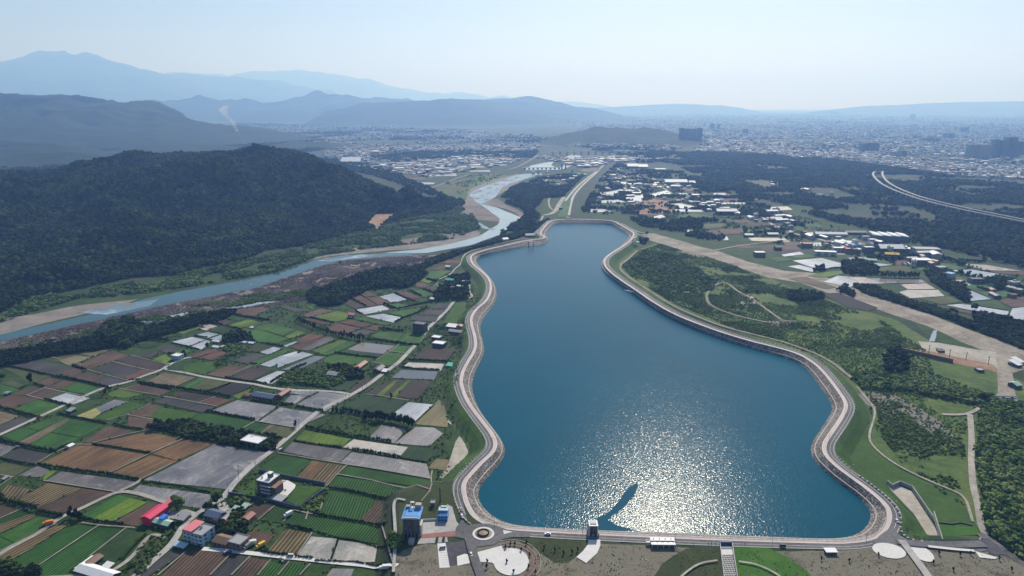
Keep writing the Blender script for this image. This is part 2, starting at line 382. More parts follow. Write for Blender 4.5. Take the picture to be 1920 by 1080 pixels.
def leafmat(name, a, b2, c):
    m, nt, b = newmat(name); co = coords(nt); oi = nd(nt, 'ShaderNodeObjectInfo')
    n = noise(nt, co, .9, 3, .7); mm = nd(nt, 'ShaderNodeMath', operation='MULTIPLY_ADD'); nt.links.new(oi.outputs['Random'], mm.inputs[0]); mm.inputs[1].default_value = .5
    m2 = nd(nt, 'ShaderNodeMath', operation='MULTIPLY'); nt.links.new(n, m2.inputs[0]); m2.inputs[1].default_value = .6; nt.links.new(m2.outputs[0], mm.inputs[2])
    pn = noise(nt, oi.outputs['Location'], .014, 6, .75); m3 = nd(nt, 'ShaderNodeMath', operation='MULTIPLY_ADD'); nt.links.new(pn, m3.inputs[0]); m3.inputs[1].default_value = 2.0; nt.links.new(mm.outputs[0], m3.inputs[2])
    r = ramp(nt, m3.outputs[0], [(.85, a), (1.18, b2), (1.0, c)][:0] or [(.78, a), (.9, tuple((p+q)/2 for p, q in zip(a, b2))), (1.0, b2)])
    m4 = nd(nt, 'ShaderNodeMath', operation='SUBTRACT'); nt.links.new(m3.outputs[0], m4.inputs[0]); m4.inputs[1].default_value = .90
    r = ramp(nt, m4.outputs[0], [(.30, a), (.62, b2), (1.0, c)]); nt.links.new(r.outputs[0], b.inputs['Base Color'])
    b.inputs['Roughness'].default_value = .8; b.inputs['Specular IOR Level'].default_value = .06
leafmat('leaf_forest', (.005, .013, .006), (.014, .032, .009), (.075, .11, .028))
leafmat('leaf_bush', (.035, .075, .016), (.09, .15, .035), (.19, .23, .085))
leafmat('leaf_bright', (.04, .09, .015), (.08, .16, .025), (.15, .21, .06))
leafmat('leaf_reed', (.10, .085, .075), (.21, .175, .16), (.36, .31, .29))
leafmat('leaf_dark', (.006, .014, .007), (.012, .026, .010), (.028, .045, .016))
leafmat('leaf_hedge', (.010, .024, .008), (.02, .042, .012), (.04, .07, .02))

# ------------------------------------------------------------------ terrain sheet
def ground():
    def axis(segs):
        a = []
        for lo, hi, st in segs: a += list(np.arange(lo, hi, st))
        return np.array(a)
    xs = axis([(-60000, -8000, 4000), (-8000, -1000, 500), (-1000, -460, 60), (-460, 820, 5), (820, 1000, 30), (1000, 8000, 500), (8000, 60001, 4000)])
    ys = axis([(-3000, 200, 200), (200, 360, 10), (360, 2150, 5), (2150, 3000, 50), (3000, 10000, 500), (10000, 60001, 4000)])
    X, Y = np.meshgrid(xs, ys); Zv = Tz(X.ravel(), Y.ravel())
    nx, ny = len(xs), len(ys)
    V = np.column_stack([X.ravel(), Y.ravel(), Zv])
    i = np.arange(nx*ny).reshape(ny, nx); F = np.stack([i[:-1, :-1], i[:-1, 1:], i[1:, 1:], i[1:, :-1]], -1).reshape(-1, 4)
    return fastmesh('ground', V, F, 'ground_far', kind='structure')
def fastmesh(name, V, F, mat, parent=None, mi=None, smooth=False, **t):
    me = bpy.data.meshes.new(name); V = np.asarray(V, np.float32); F = np.asarray(F, np.int32); k = F.shape[1]
    me.vertices.add(len(V)); me.vertices.foreach_set('co', V.ravel())
    me.loops.add(F.size); me.loops.foreach_set('vertex_index', F.ravel())
    me.polygons.add(len(F)); me.polygons.foreach_set('loop_start', np.arange(0, F.size, k, dtype=np.int32))
    o = link(name, me, mat, parent, **t)
    if mi is not None: me.polygons.foreach_set('material_index', np.asarray(mi, np.int32))
    me.polygons.foreach_set('use_smooth', np.full(len(F), smooth)); me.update(calc_edges=True); me.validate(); return o
ground()

# ---- hills: ridge lines given by photo pixel and forward distance
def hill(name, ridge, w_front, w_back, cell, amp, seed, mat, nscale, power=1.3, label=None, smooth=True, floor=-6):
    R = np.array([GY(*r[:3]) for r in ridge]); WV = np.array([r[3] if len(r) > 3 else w_front for r in ridge], float)
    x0, x1 = R[:, 0].min()-w_front*.3, R[:, 0].max()+w_front*.3; y0, y1 = R[:, 1].min()-w_front, R[:, 1].max()+w_back
    xs = np.arange(x0, x1, cell); ys = np.arange(y0, y1, cell); X, Y = np.meshgrid(xs, ys)
    H = hillheight(R, X.ravel(), Y.ravel(), w_front, w_back, amp, seed, nscale, power, WV)
    V = np.column_stack([X.ravel(), Y.ravel(), H+floor]); nx, ny = len(xs), len(ys)
    i = np.arange(nx*ny).reshape(ny, nx); F = np.stack([i[:-1, :-1], i[:-1, 1:], i[1:, 1:], i[1:, :-1]], -1).reshape(-1, 4)
    keep = (H[F].max(1) > .5); fastmesh(name, V, F[keep], mat, smooth=smooth, kind='structure')
    return lambda x, y: hillheight(R, x, y, w_front, w_back, amp, seed, nscale, power, WV)+floor
def hillheight(R, x, y, wf, wb, amp, seed, nscale, power, WV=None):
    XS = 2.6 if seed == 3 else 1.3
    best = np.zeros(x.shape)
    wx = x + (fbm(x/nscale, y/nscale, 3, seed+5)-.5)*nscale*.5; wy = y+(fbm(x/nscale+9, y/nscale, 3, seed+6)-.5)*nscale*.5
    for q_, (a, b) in enumerate(zip(R[:-1], R[1:])):
        d = b[:2]-a[:2]; L = (d**2).sum(); t = np.clip(((x-a[0])*d[0]+(y-a[1])*d[1])/L, 0, 1)
        px, py = a[0]+t*d[0], a[1]+t*d[1]; dd = np.hypot((wx-px)*XS, wy-py); zr = a[2]+t*(b[2]-a[2]); w = np.where(wy < py, 1, wb/wf)*(WV[q_]+t*(WV[q_+1]-WV[q_]))*np.clip(zr/R[:, 2].max(), .3, 1)**.5
        z = zr*np.clip(1-dd/w, 0, 1)**power
        best = np.maximum(best, z)
    if seed == 3:                                     # spurs and gullies running down to the river
        r_g = np.clip(best/(R[:, 2].max()), 0, 1); g_g = .5+.5*np.cos(6.2832*(x/360+(fbm(x/300, y/300, 3, 77)-.5)*1.5+(y-1500)/2600)); g2 = .5+.5*np.cos(6.2832*(x/150+(fbm(x/200, y/200, 3, 78)-.5)*2))
        best = best*(1-(.5*g_g+.16*g2)*np.clip(4*r_g*(1-r_g), 0, 1)*np.clip((R[:, 1].mean()-y)/500, 0, 1))
    rd = ridged(x/nscale, y/nscale, 5, seed)-.62
    k = np.clip(best/ (amp*1.2), 0, 1); near = np.clip(1-best/(R[:, 2].max()), .25, 1)
    return np.maximum(best + amp*rd*k*(.4+.6*near)*1.6, 0)
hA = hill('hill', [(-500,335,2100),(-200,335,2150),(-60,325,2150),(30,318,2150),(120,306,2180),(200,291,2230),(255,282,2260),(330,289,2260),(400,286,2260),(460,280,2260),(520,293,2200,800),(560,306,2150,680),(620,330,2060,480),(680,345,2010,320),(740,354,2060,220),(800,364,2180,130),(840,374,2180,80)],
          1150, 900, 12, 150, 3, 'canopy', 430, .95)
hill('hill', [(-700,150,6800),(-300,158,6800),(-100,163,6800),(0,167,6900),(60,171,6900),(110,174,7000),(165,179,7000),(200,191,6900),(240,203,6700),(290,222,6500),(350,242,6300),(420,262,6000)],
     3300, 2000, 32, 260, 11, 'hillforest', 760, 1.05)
hill('hill', [(200,200,14175),(240,199,14580),(290,197,14850),(330,185,15525),(400,182,16200),(440,189,16200),(500,190,16470),(545,179,16875),(590,174,16875),(620,177,16875),(660,188,17280),(720,189,17550),(790,195,18225),(840,205,18900)],
     3400, 3000, 65, 430, 12, 'hillforest', 1100, 1.05)
hill('hill', [(-600,250,4200),(-200,245,4300),(0,262,4200),(60,268,4100),(120,285,3800)], 1100, 900, 30, 50, 14, 'hillforest', 500, 1.3)
hill('hill', [(180,286,4600),(240,276,4700),(300,270,4800),(360,268,4900),(440,274,4800)], 500, 600, 25, 20, 15, 'hillforest', 300, 1.3)
hill('hill', [(520,270,5000),(560,262,5200),(600,264,5200),(640,272,5000)], 450, 500, 25, 16, 16, 'hillforest', 300, 1.3)
hill('hill', [(600,195,17745),(650,190,17745),(700,183,17745),(760,184,17914),(820,196,17914),(860,190,16900),(900,188,16224),(930,187,16055),(985,182,16055),(1020,188,16224),(1060,199,16562),(1090,204,16731)], 3200, 2000, 60, 200, 21, 'hillforest', 1000, 1.2)
hill('hill', [(700,190,13000),(800,186,13000),(840,183,13000),(900,188,13500),(960,192,14000)], 2500, 2500, 100, 120, 24, 'hillforest', 1500, 1.3)
hill('hill', [(-900,120,26250),(-300,112,27125),(-100,110,27650),(0,107,28000),(35,104,28000),(65,98,28000),(100,101,28000),(115,98,28000),(150,103,28000),(175,97,28000),(215,106,28350),(245,119,28700),(280,125,29050),(330,137,29750),(400,146,30275),(450,149,30800),(520,152,31500),(545,165,31850),(620,176,32200),(680,185,32375)],
     9000, 4000, 130, 620, 31, 'hillforest', 2200, 1.1)
hill('hill', [(200,150,42187),(340,135,42187),(430,142,42187),(500,133,42187),(560,132,42187),(620,138,42187),(680,143,42187),(740,163,42968),(800,169,43750),(900,180,43750),(1000,188,43750),(1110,194,44531)], 8000, 4000, 220, 500, 33, 'hillforest', 2600, 1.2)
hill('hill', [(1120,201,25500),(1190,197,27000),(1260,194,27000),(1310,195,27000),(1390,199,27000)], 2000, 2000, 120, 40, 35, 'hillforest', 1500, 1.2)
hill('hill', [(1600,200,25200),(1660,196,25200),(1720,194,25200),(1780,191,25200),(1850,190,25200),(1920,189,25200),(2100,188,25200),(2500,190,25200)], 3000, 3000, 120, 30, 36, 'hillforest', 1500, 1.0)
hG = hill('hill', [(1062,252,5900),(1090,240,6000),(1110,236,6000),(1150,235,6000),(1200,237,6000),(1240,243,5900),(1275,255,5800)], 750, 600, 25, 28, 41, 'hillforest', 300, 1.2)

# ------------------------------------------------------------------ flat sheets (zones, fields, roads)
def roughen(P, amp, step, seed):
    D = densify(list(P)+[P[0]], step)[:-1]
    s = np.arange(len(D)); n = normals2(D)
    k = (fbm(D[:, 0]/(step*2.2), D[:, 1]/(step*2.2), 3, seed)-.5)*2*amp
    return D+n*k[:, None]
def sheet(name, pts, z, mat, rough=0, step=25, seed=0, uvdir=None, world=False, **t):
    P = np.array([G(x, y, z) for x, y in pts]) if not world else np.array(pts, float)[:, :2]
    if area(P) < 0: P = P[::-1]
    if uvdir is None: d = np.array(G(*pts[1])) - np.array(G(*pts[0])) if not world else P[1]-P[0]
    else: d = np.array(uvdir)
    d = d/np.linalg.norm(d)
    if rough: P = roughen(P, rough, step, seed)
    tris = tessellate_polygon([[Vector((p[0], p[1], 0)) for p in P]])
    uv = np.column_stack([P@d, P@np.array([-d[1], d[0]])])
    F = []
    for a, b, c in tris:
        if (P[b][0]-P[a][0])*(P[c][1]-P[a][1])-(P[c][0]-P[a][0])*(P[b][1]-P[a][1]) < 0: b, c = c, b
        F.append((a, b, c))
    t.setdefault('kind', 'structure')
    return mesh(name, [(p[0], p[1], z) for p in P], F, mat, uv=uv, **t)
def strip(name, pts, w, off, mat, smooth=2, drape=True, step=8, zc=None, parent=None, **t):
    """a road ribbon along photo pixels"""
    P = []
    for p in pts:
        if zc is not None: P.append((*G(p[0], p[1], zc), zc))
        elif drape: P.append(GT(*p))
        else: P.append((*G(*p), 0))
    P = np.array(P)
    P = smoothline(P, smooth) if smooth else P
    P = densify(list(P), step); N = normals2(P, False)
    z = (np.maximum(Tz(P[:, 0], P[:, 1]), 0) if (drape and zc is None) else P[:, 2])+off
    L = P[:, :2]+N*w/2; R = P[:, :2]-N*w/2; n = len(P)
    V = [(*L[i], z[i]) for i in range(n)]+[(*R[i], z[i]) for i in range(n)]
    F = [(n+i, n+i+1, i+1, i) for i in range(n-1)]
    t.setdefault('kind', 'structure')
    return mesh(name, V, F, mat, parent, **t)
SEA = [0]
def zone(name, pts, k, mat, rough=6, step=20, **t):
    SEA[0] += 1; return sheet(name, pts, .04+.06*k+.0035*SEA[0], mat, rough=rough, step=step, seed=SEA[0]*13, **t)
zone('farmland', [(-400,1200),(-250,760),(0,672),(150,645),(330,612),(420,580),(560,560),(640,530),(700,512),(850,482),(890,500),(912,560),(880,600),(855,720),(912,830),(850,900),(740,920),(700,1250)], 0, 'weed')
zone('riverbank', [(-400,700),(-100,600),(60,565),(200,540),(330,520),(450,495),(560,470),(660,440),(760,412),(860,385),(890,380),(880,400),(920,430),(900,445),(800,470),(640,480),(520,515),(400,545),(200,590),(0,625),(-400,690)], 1, 'weed', 8)
zone('reed_bed', [(-200,690),(0,638),(130,610),(300,572),(480,538),(600,496),(640,487),(720,480),(800,477),(850,480),(790,505),(700,535),(600,560),(500,575),(420,585),(300,612),(150,640),(0,665),(-200,715)], 2, 'reed', 7)
zone('reed_bed', [(700,470),(760,462),(850,450),(900,437),(880,424),(800,442),(700,458),(640,470)], 2, 'reed', 4)
zone('reed_bed', [(905,382),(930,372),(960,378),(990,395),(1000,410),(985,420),(972,402),(950,392)], 2, 'reed', 4)
zone('reed_bed', [(880,372),(860,395),(895,412),(940,416),(934,405),(905,388)], 2, 'reed', 4)
zone('gravel_bar', [(-150,640),(0,596),(60,590),(150,572),(262,560),(230,572),(150,590),(60,612),(0,628),(-150,665)], 3, 'gravel', 5)
zone('gravel_bar', [(560,492),(620,480),(720,470),(800,466),(870,455),(905,440),(890,437),(800,455),(700,465),(600,480)], 3, 'gravel', 4)
zone('gravel_bar', [(560,515),(620,492),(680,484),(790,478),(800,482),(720,492),(650,500),(590,512)], 3, 'gravel', 5)
zone('gravel_bar', [(870,385),(880,355),(920,338),(970,326),(990,332),(960,350),(930,368),(912,385)], 3, 'gravel', 4)
zone('grassland', [(800,358),(830,345),(880,332),(930,325),(960,330),(900,350),(880,372),(850,372)], 2, 'scrub', 5)
zone('riverbank', [(930,368),(942,350),(960,342),(1015,327),(1060,320),(1120,318),(1100,345),(1062,395),(1060,408),(1000,430),(930,460),(880,478),(850,478),(930,447),(972,412),(985,405),(975,395),(950,385)], 2, 'weed', 5)
zone('scrubland', [(1195,470),(1240,450),(1330,480),(1440,520),(1500,545),(1600,575),(1680,600),(1760,650),(1860,690),(1925,720),(1925,1070),(1845,1008),(1690,1005),(1697,975),(1680,945),(1640,910),(1580,865),(1575,845),(1610,770),(1580,715),(1540,675),(1400,630),(1230,560),(1165,512),(1150,490)], 1, 'scrub', 4)
zone('farmland', [(1200,440),(1240,430),(1400,400),(1500,380),(1700,450),(1950,520),(1990,720),(1860,700),(1700,600),(1500,545),(1330,480)], 0, 'weed', 6)
zone('farmland', [(1130,330),(1250,330),(1400,370),(1500,400),(1450,440),(1300,450),(1200,440),(1170,415),(1075,405)], 0, 'weed', 6)
# dry river bed on the right and other bare ground
zone('dry_riverbed', [(1200,440),(1225,437),(1265,448),(1310,462),(1345,470),(1400,490),(1470,508),(1530,512),(1600,540),(1700,572),(1770,600),(1850,630),(1960,665),(1960,700),(1900,690),(1880,672),(1800,640),(1740,612),(1660,585),(1600,565),(1550,548),(1500,530),(1440,520),(1380,500),(1330,483),(1290,478),(1260,462),(1225,452)], 3, 'dry_bed', 3)
zone('dirt_lot', [(1722,640),(1760,643),(1830,655),(1868,660),(1870,690),(1850,690),(1800,672),(1740,665)], 3, 'sand', 2)
zone('dirt_lot', [(1690,655),(1730,655),(1790,668),(1860,682),(1880,700),(1830,690),(1790,682),(1720,668)], 4, 'orange_soil', 2)
zone('dirt_track', [(1600,740),(1640,735),(1690,745),(1730,770),(1760,790),(1800,830),(1815,845),(1790,835),(1740,805),(1700,790),(1660,775),(1620,755)], 3, 'gravel', 3)
zone('dirt_track', [(1868,662),(1905,650),(1950,660),(1950,680),(1900,700),(1905,740),(1940,800),(1905,770),(1860,770),(1868,735)], 4, 'dry_bed', 2)
zone('sand_lot', [(822,900),(843,870),(856,828),(868,808),(838,790),(850,770),(862,790),(890,810),(897,830),(882,860),(850,898)], 3, 'sand', 2)
zone('sand_lot', [(848,700),(862,700),(850,760),(838,790),(820,800),(800,790),(820,750)], 2, 'soil', 2)
zone('dirt_lot', [(1180,385),(1210,370),(1260,378),(1270,392),(1240,400),(1200,402)], 3, 'orange_soil', 4)
zone('dirt_lot', [(688,420),(705,400),(735,392),(745,398),(730,415),(705,430)], 3, 'orange_soil', 4)
zone('scrub_clearing', [(1380,560),(1405,553),(1420,562),(1410,575),(1395,575)], 3, 'sand', 2)
zone('scrub_clearing', [(1440,602),(1470,600),(1495,604),(1470,612),(1450,612)], 3, 'dry_bed', 1)
zone('thicket_floor', [(1832,770),(1860,755),(1930,762),(2000,780),(2100,1250),(1990,1180),(1900,1060),(1845,1010)], 2, 'weed', 2)

# ---- water
sheet('reservoir_water', shore, HW, 'lake', world=True)
sheet('calm_water', [(1117,998),(1120,975),(1140,962),(1152,948),(1165,930),(1180,915),(1196,905),(1197,912),(1188,930),(1172,952),(1150,966),(1140,975),(1160,985),(1200,997),(1160,998)], HW+.02, 'lake_calm', rough=2.5, step=7, seed=77)
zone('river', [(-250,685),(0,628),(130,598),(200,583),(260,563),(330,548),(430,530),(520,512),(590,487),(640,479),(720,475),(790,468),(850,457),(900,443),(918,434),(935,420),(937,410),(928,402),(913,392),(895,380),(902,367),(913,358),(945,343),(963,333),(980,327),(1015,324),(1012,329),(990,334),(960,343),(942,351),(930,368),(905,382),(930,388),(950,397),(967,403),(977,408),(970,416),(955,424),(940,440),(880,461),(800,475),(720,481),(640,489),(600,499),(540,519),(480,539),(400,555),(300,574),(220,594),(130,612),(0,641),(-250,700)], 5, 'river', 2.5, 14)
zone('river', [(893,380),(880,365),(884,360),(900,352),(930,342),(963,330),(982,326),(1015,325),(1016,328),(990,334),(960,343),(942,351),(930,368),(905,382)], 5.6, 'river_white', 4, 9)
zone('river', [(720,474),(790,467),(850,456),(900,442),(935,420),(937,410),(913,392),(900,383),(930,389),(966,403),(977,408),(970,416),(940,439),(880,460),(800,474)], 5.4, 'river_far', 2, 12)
zone('river', [(145,586),(230,570),(300,560),(280,574),(200,590)], 5.5, 'river_white', 2, 8)
zone('river', [(596,489),(640,480),(680,477),(700,480),(660,485),(620,490)], 5.5, 'river_white', 2, 8)
zone('river', [(884,414),(900,418),(918,428),(930,428),(925,432),(905,428)], 5.6, 'river_white', 2, 8)
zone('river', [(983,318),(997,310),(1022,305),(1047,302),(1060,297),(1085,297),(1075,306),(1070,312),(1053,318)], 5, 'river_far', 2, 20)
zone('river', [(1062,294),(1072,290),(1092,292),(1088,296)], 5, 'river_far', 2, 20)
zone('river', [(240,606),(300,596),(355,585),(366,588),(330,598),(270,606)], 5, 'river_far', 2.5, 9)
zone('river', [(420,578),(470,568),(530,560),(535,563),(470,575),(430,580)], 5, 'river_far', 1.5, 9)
zone('river', [(1742,640),(1750,620),(1758,618),(1752,640)], 5, 'river_far', 1, 6)
zone('river', [(1855,690),(1868,668),(1885,665),(1888,690),(1870,700)], 5, 'river_far', 1, 6) if False else None
for gx, gy, gr_ in [(895,372,4),(905,366,3),(900,358,5),(915,362,3),(918,352,5),(932,354,3),(930,346,5),(945,345,3),(948,338,5),(960,338,3),(968,333,4),(890,362,4),(885,372,4),(884,381,3),(912,374,2.5),(938,338,4),(150,583,9),(195,578,7),(240,570,8),(612,484,5),(650,477,5),(700,478,5),(945,432,4),(960,425,4),(535,520,4),(500,527,4),(470,533,3)]:
    zone('gravel_bar', [(gx-gr_*1.5, gy+gr_*.25), (gx-gr_*.3, gy-gr_*.28), (gx+gr_*1.5, gy-gr_*.2), (gx+gr_*.4, gy+gr_*.3)], 6.2, 'gravel', 2.0, 7)
zone('river_island', [(1033,309),(1038,304),(1050,303),(1060,306),(1054,313),(1042,314)], 6, 'weed', 3, 12)
#PART3
# ------------------------------------------------------------------ reservoir banks
def ringstrip(name, A, B, za, zb, mat, parent=None, **t):
    n = len(A); V = [(*A[i], za if np.isscalar(za) else za[i]) for i in range(n)]+[(*B[i], zb if np.isscalar(zb) else zb[i]) for i in range(n)]
    F = [(i, n+i, n+(i+1) % n, (i+1) % n) for i in range(n)]
    t.setdefault('kind', 'structure'); return mesh(name, V, F, mat, parent, **t)
cz = densify(list(crest)+[crest[0]], 4)[:-1]; CN = normals2(cz)
for _ in range(6): CN = (np.roll(CN, 1, 0)+CN+np.roll(CN, -1, 0))/3; CN /= np.linalg.norm(CN, axis=1)[:, None]
off = lambda d: cz+CN*d
ringstrip('crest_road', off(.3), off(-5.6), HC+.10, HC+.10, 'asphalt')
ringstrip('lane_marking', off(-2.55), off(-2.8), HC+.118, HC+.118, 'kerb_white'); ringstrip('lane_marking', off(.05), off(-.15), HC+.118, HC+.118, 'kerb_white')
ringstrip('kerb', off(.75), off(.3), HC+.25, HC+.25, 'concrete')
ringstrip('kerb', off(-5.6), off(-5.9), HC+.22, HC+.22, 'kerb_white')
ringstrip('promenade', off(-5.9), off(-8.6), HC+.2, HC+.2, 'promenade')
ringstrip('promenade_edge', off(-8.6), off(-9.2), HC+.27, HC+.27, 'concrete_white')
inner = off(-9.2)
bank = densify(list(offset(shore, -3.5))+[offset(shore, -3.5)[0]], 2)
def closest(P, Q):
    out = np.zeros_like(P)
    for i, p in enumerate(P): out[i] = Q[np.argmin(((Q-p)**2).sum(1))]
    return out
foot = closest(inner, bank)
for _ in range(3): foot = (np.roll(foot, 1, 0)+foot*2+np.roll(foot, -1, 0))/4
midr = inner*.5+foot*.5
ringstrip('riprap_slope', inner, midr, HC+.2, (HC+HW)/2-.6, 'riprap')
ringstrip('riprap_berm', midr, midr-CN*.9, (HC+HW)/2-.6, (HC+HW)/2-.7, 'concrete')
ringstrip('riprap_slope', midr-CN*.9, foot, (HC+HW)/2-.7, HW-1.7, 'riprap')
# grass slope outside the crest
rings = [off(.75), off(2.5), off(6), off(10), off(14), off(18.5)]
zr_ = [np.maximum(Tz(r[:, 0], r[:, 1]), 0)+.10 for r in rings]
for r, z in zip(rings[1:], zr_[1:]): pass
V = []; F = []; n = len(cz)
for r, z in zip(rings, zr_): V += [(r[i][0], r[i][1], z[i]) for i in range(n)]
for k in range(len(rings)-1):
    for i in range(n):
        j = (i+1) % n; a, b = k*n+i, k*n+j; m_ = .5*(rings[k+1][i]+rings[k+1][j])
        F.append((a, a+n, b+n, b))
keepF = [f for f in F if not inpoly(np.array([V[f[1]][0]]), np.array([V[f[1]][1]]), cz)[0] and not inpoly(np.array([V[f[1]][0]]), np.array([V[f[1]][1]]), PLAZA)[0]]
mesh('embankment_grass', V, keepF, 'lawn', kind='structure')

# ------------------------------------------------------------------ roads
A = Zm(0,620,6); Bz = Zm(0,780,6); Cz = Zm(0,900,6); D = Zm(240,560,6); E = Zm(240,700,6); Fz = Zm(240,860,4.8); Gz = Zm(520,640,5.3333); Hz = Zm(520,800,5.3333)
I = Zm(520,470,5.3333); J = Zm(1160,290,6); K = Zm(1440,400,6); L = Zm(1640,480,6.75); M = Zm(560,260,6); N = Zm(880,260,6); O = Zm(480,940,6.857); Pz = Zm(1660,640,6.75)
Q = Zm(820,860,4.9083); R_ = Zm(1160,860,4.9079); Sz = Zm(1500,720,3); T = Zm(1160,440,4.5); U = Zm(1520,440,3.6); Vz = Zm(820,380,4.5)
RO = [0]; RLINES = []
def road(pts, w, mat='path', name='road', sm=2, **k):
    RO[0] += 1; RLINES.append(([G(*p) for p in pts], w)); return strip(name, pts, w, .62+.006*RO[0], mat, sm, **k)
road([(418,935),(445,900),(478,868),(511,846),(560,803),(600,768),(650,746),(690,723),(715,703),(745,683),(765,662),(790,635),(800,618),(825,595),(840,580),(853,563)], 5.5, 'concrete')
road([(230,1100),(262,1075),(290,1050),(316,1028),(330,1010),(345,985),(368,965),(385,955),(395,948),(418,935)], 5.0, 'concrete')
road([(-80,852),(0,816),(50,793),(100,770),(150,747),(200,725),(240,718),(270,705),(302,695),(316,685),(345,672),(375,668),(392,661),(420,648)], 4.5, 'concrete')
road([(305,692),(345,699),(380,707),(430,715),(480,721),(505,728),(560,733),(600,733),(645,737),(662,742)], 4.2, 'concrete')
road([(-20,1052),(30,1022),(75,999),(115,970),(145,958),(190,936),(225,921),(262,926),(311,943)], 4.0, 'path')
road([(225,921),(255,908),(262,900)], 3, 'path', sm=1)
road([(380,1030),(440,1035),(520,1044),(575,1050),(640,1057),(700,1062),(745,1062)], 4.0, 'concrete_white')
road([(80,1085),(200,1078),(245,1050),(275,1010),(290,1002),(310,1010)], 3.2, 'path')
road([(1022,430),(1010,437),(960,451),(900,466),(880,472),(868,480),(866,492),(852,505),(845,515),(823,524)], 3.2, 'path')
road([(1035,413),(1022,420),(1012,432),(985,445)], 3.5, 'path')
road([(880,532),(879,548),(887,556),(877,560)], 4, 'path', sm=1)
# thin farm tracks
for pts in [A([(480,270),(700,330),(920,385)]), A([(1265,350),(1500,410),(1740,460),(1800,440)]), A([(980,440),(1200,500),(1450,565)]), A([(480,640),(700,690),(1000,745)]), A([(300,730),(520,640)]), A([(310,730),(480,775),(540,790)]),
    Bz([(390,550),(640,400),(800,340),(870,320),(1040,325)]), Bz([(1220,650),(1700,420),(1930,310)]), Bz([(1560,720),(1640,690),(1930,540)]), Bz([(490,730),(930,800),(1310,860)]), Bz([(0,665),(150,695)]), Bz([(1050,305),(1400,215),(1640,165)]), Bz([(0,790),(130,695)]),
    E([(400,260),(800,335),(1000,375)]), E([(800,330),(990,265)]), E([(0,470),(400,545)]), E([(260,900),(640,735)]), E([(1100,55),(1250,-10),(1400,-80),(1480,-95)]), E([(1240,650),(1440,540)]), E([(1440,540),(1900,620)]), D([(40,640),(240,690),(430,740)]), A([(1340,655),(1600,700),(1800,735)]), A([(1200,1010),(1440,950),(1690,825)]), A([(1440,950),(1850,1030)]),
    Hz([(0,265),(380,330),(690,380),(1060,440),(1530,525)]), Hz([(700,385),(600,475),(530,560),(490,600)]), Hz([(600,480),(1060,560),(1520,630)]), Hz([(1550,440),(1535,525),(1550,620),(1440,750)]), Gz([(870,530),(1080,555),(1320,595)]), Gz([(930,210),(1200,255)]), Gz([(990,190),(1130,105),(1220,30)]), Gz([(1120,100),(1320,130)]),
    O([(20,250),(240,65)]), O([(350,270),(490,115)]), O([(500,120),(620,150),(750,175)]), O([(640,240),(730,-60)]), O([(780,165),(840,100),(860,-60)]), O([(1620,320),(1690,560),(1760,790)]), O([(280,960),(430,780)]), O([(560,960),(700,810)]), O([(520,720),(720,410)]), O([(20,960),(190,760)]),
    Fz([(740,1056),(920,870)]), Fz([(270,1056),(520,845)]), Fz([(930,1056),(1100,885)]), Cz([(0,810),(600,510),(640,500)]), Cz([(330,1040),(1110,520)]), Cz([(1010,865),(1420,545)]), Cz([(920,485),(1100,515),(1520,545)]), Cz([(0,440),(250,330)]), I([(1190,425),(1300,385),(1440,375),(1540,340)]), I([(820,650),(1130,600),(1500,545)]), D([(1070,890),(1240,820),(1400,750)]), D([(1220,390),(1380,320),(1600,255)])]:
    road(pts, 1.1, 'track', 'farm_track', 1)
# east side
road([(853,563),(858,555)], 5, 'concrete', sm=0)
road([(1085,410),(1093,390),(1072,385)], 3, 'path') if False else None
road([(1066,404),(1070,380),(1078,362),(1100,340),(1119,324),(1124,318)], 9, 'concrete')
road([(1060,377),(1080,352),(1100,335),(1118,322),(1130,312),(1145,295),(1160,288)], 8, 'concrete')
road([(1020,404),(1040,400),(1050,380),(1058,370)], 14, 'path'); road([(1018,405),(1015,414),(1005,425)], 5, 'path')
road([(1030,362),(1024,350),(1022,340),(1030,333)], 7, 'path'); road([(1038,369),(1028,373),(1030,388),(1036,394)], 5, 'path')
road([(800,355),(830,345),(860,333),(880,328)], 10, 'track'); road([(955,318),(975,312),(1000,297),(1008,290)], 10, 'track')
road([(1190,441),(1215,450),(1260,463),(1290,473),(1330,472),(1380,462),(1450,453),(1500,450)], 4.5, 'path')
road([(1162,420),(1185,430),(1200,437),(1215,437)], 5, 'path')
road([(1423,403),(1440,415),(1462,433)], 8, 'concrete'); road([(1273,371),(1300,378),(1335,386),(1380,396)], 8, 'concrete')
road([(1462,433),(1510,443),(1540,450),(1560,458),(1600,462)], 8, 'concrete'); road([(1240,352),(1258,360),(1262,368)], 8, 'path')
road(T([(550,490),(660,485),(760,465),(850,410),(910,405),(1000,480),(1100,530),(1200,600),(1340,700),(1380,730),(1500,735)]), 3.5, 'track', 'dirt_path')
road(T([(770,465),(740,510),(750,580),(830,630),(1000,690),(1250,745),(1340,745)]), 3.5, 'track', 'dirt_path')
road([(1153,545),(1163,530),(1190,540)], .6, 'path') if False else None
road([(1172,491),(1163,497),(1163,508),(1185,525),(1220,548),(1262,575),(1300,592),(1350,612),(1400,625),(1470,642),(1530,664),(1560,680),(1590,705),(1625,730)], 4, 'track', 'dirt_path')
road([(1195,470),(1185,480),(1172,491)], 5, 'track', 'dirt_path')
road(Sz([(955,175),(965,300),(962,400),(965,500),(975,600),(1000,680),(1010,760),(1020,810),(1040,850)]), 5, 'path', 'dirt_path')
road(Sz([(800,175),(880,178),(955,172),(1040,120)]), 4, 'path', 'dirt_path')
road(Sz([(320,20),(420,140),(420,190),(385,290),(400,350),(520,450),(700,540),(850,600),(930,640),(970,780)]), 2, 'path', 'dirt_path')
road([(1840,1003),(1870,1028),(1900,1048),(1960,1080),(2050,1130)], 7, 'asphalt')
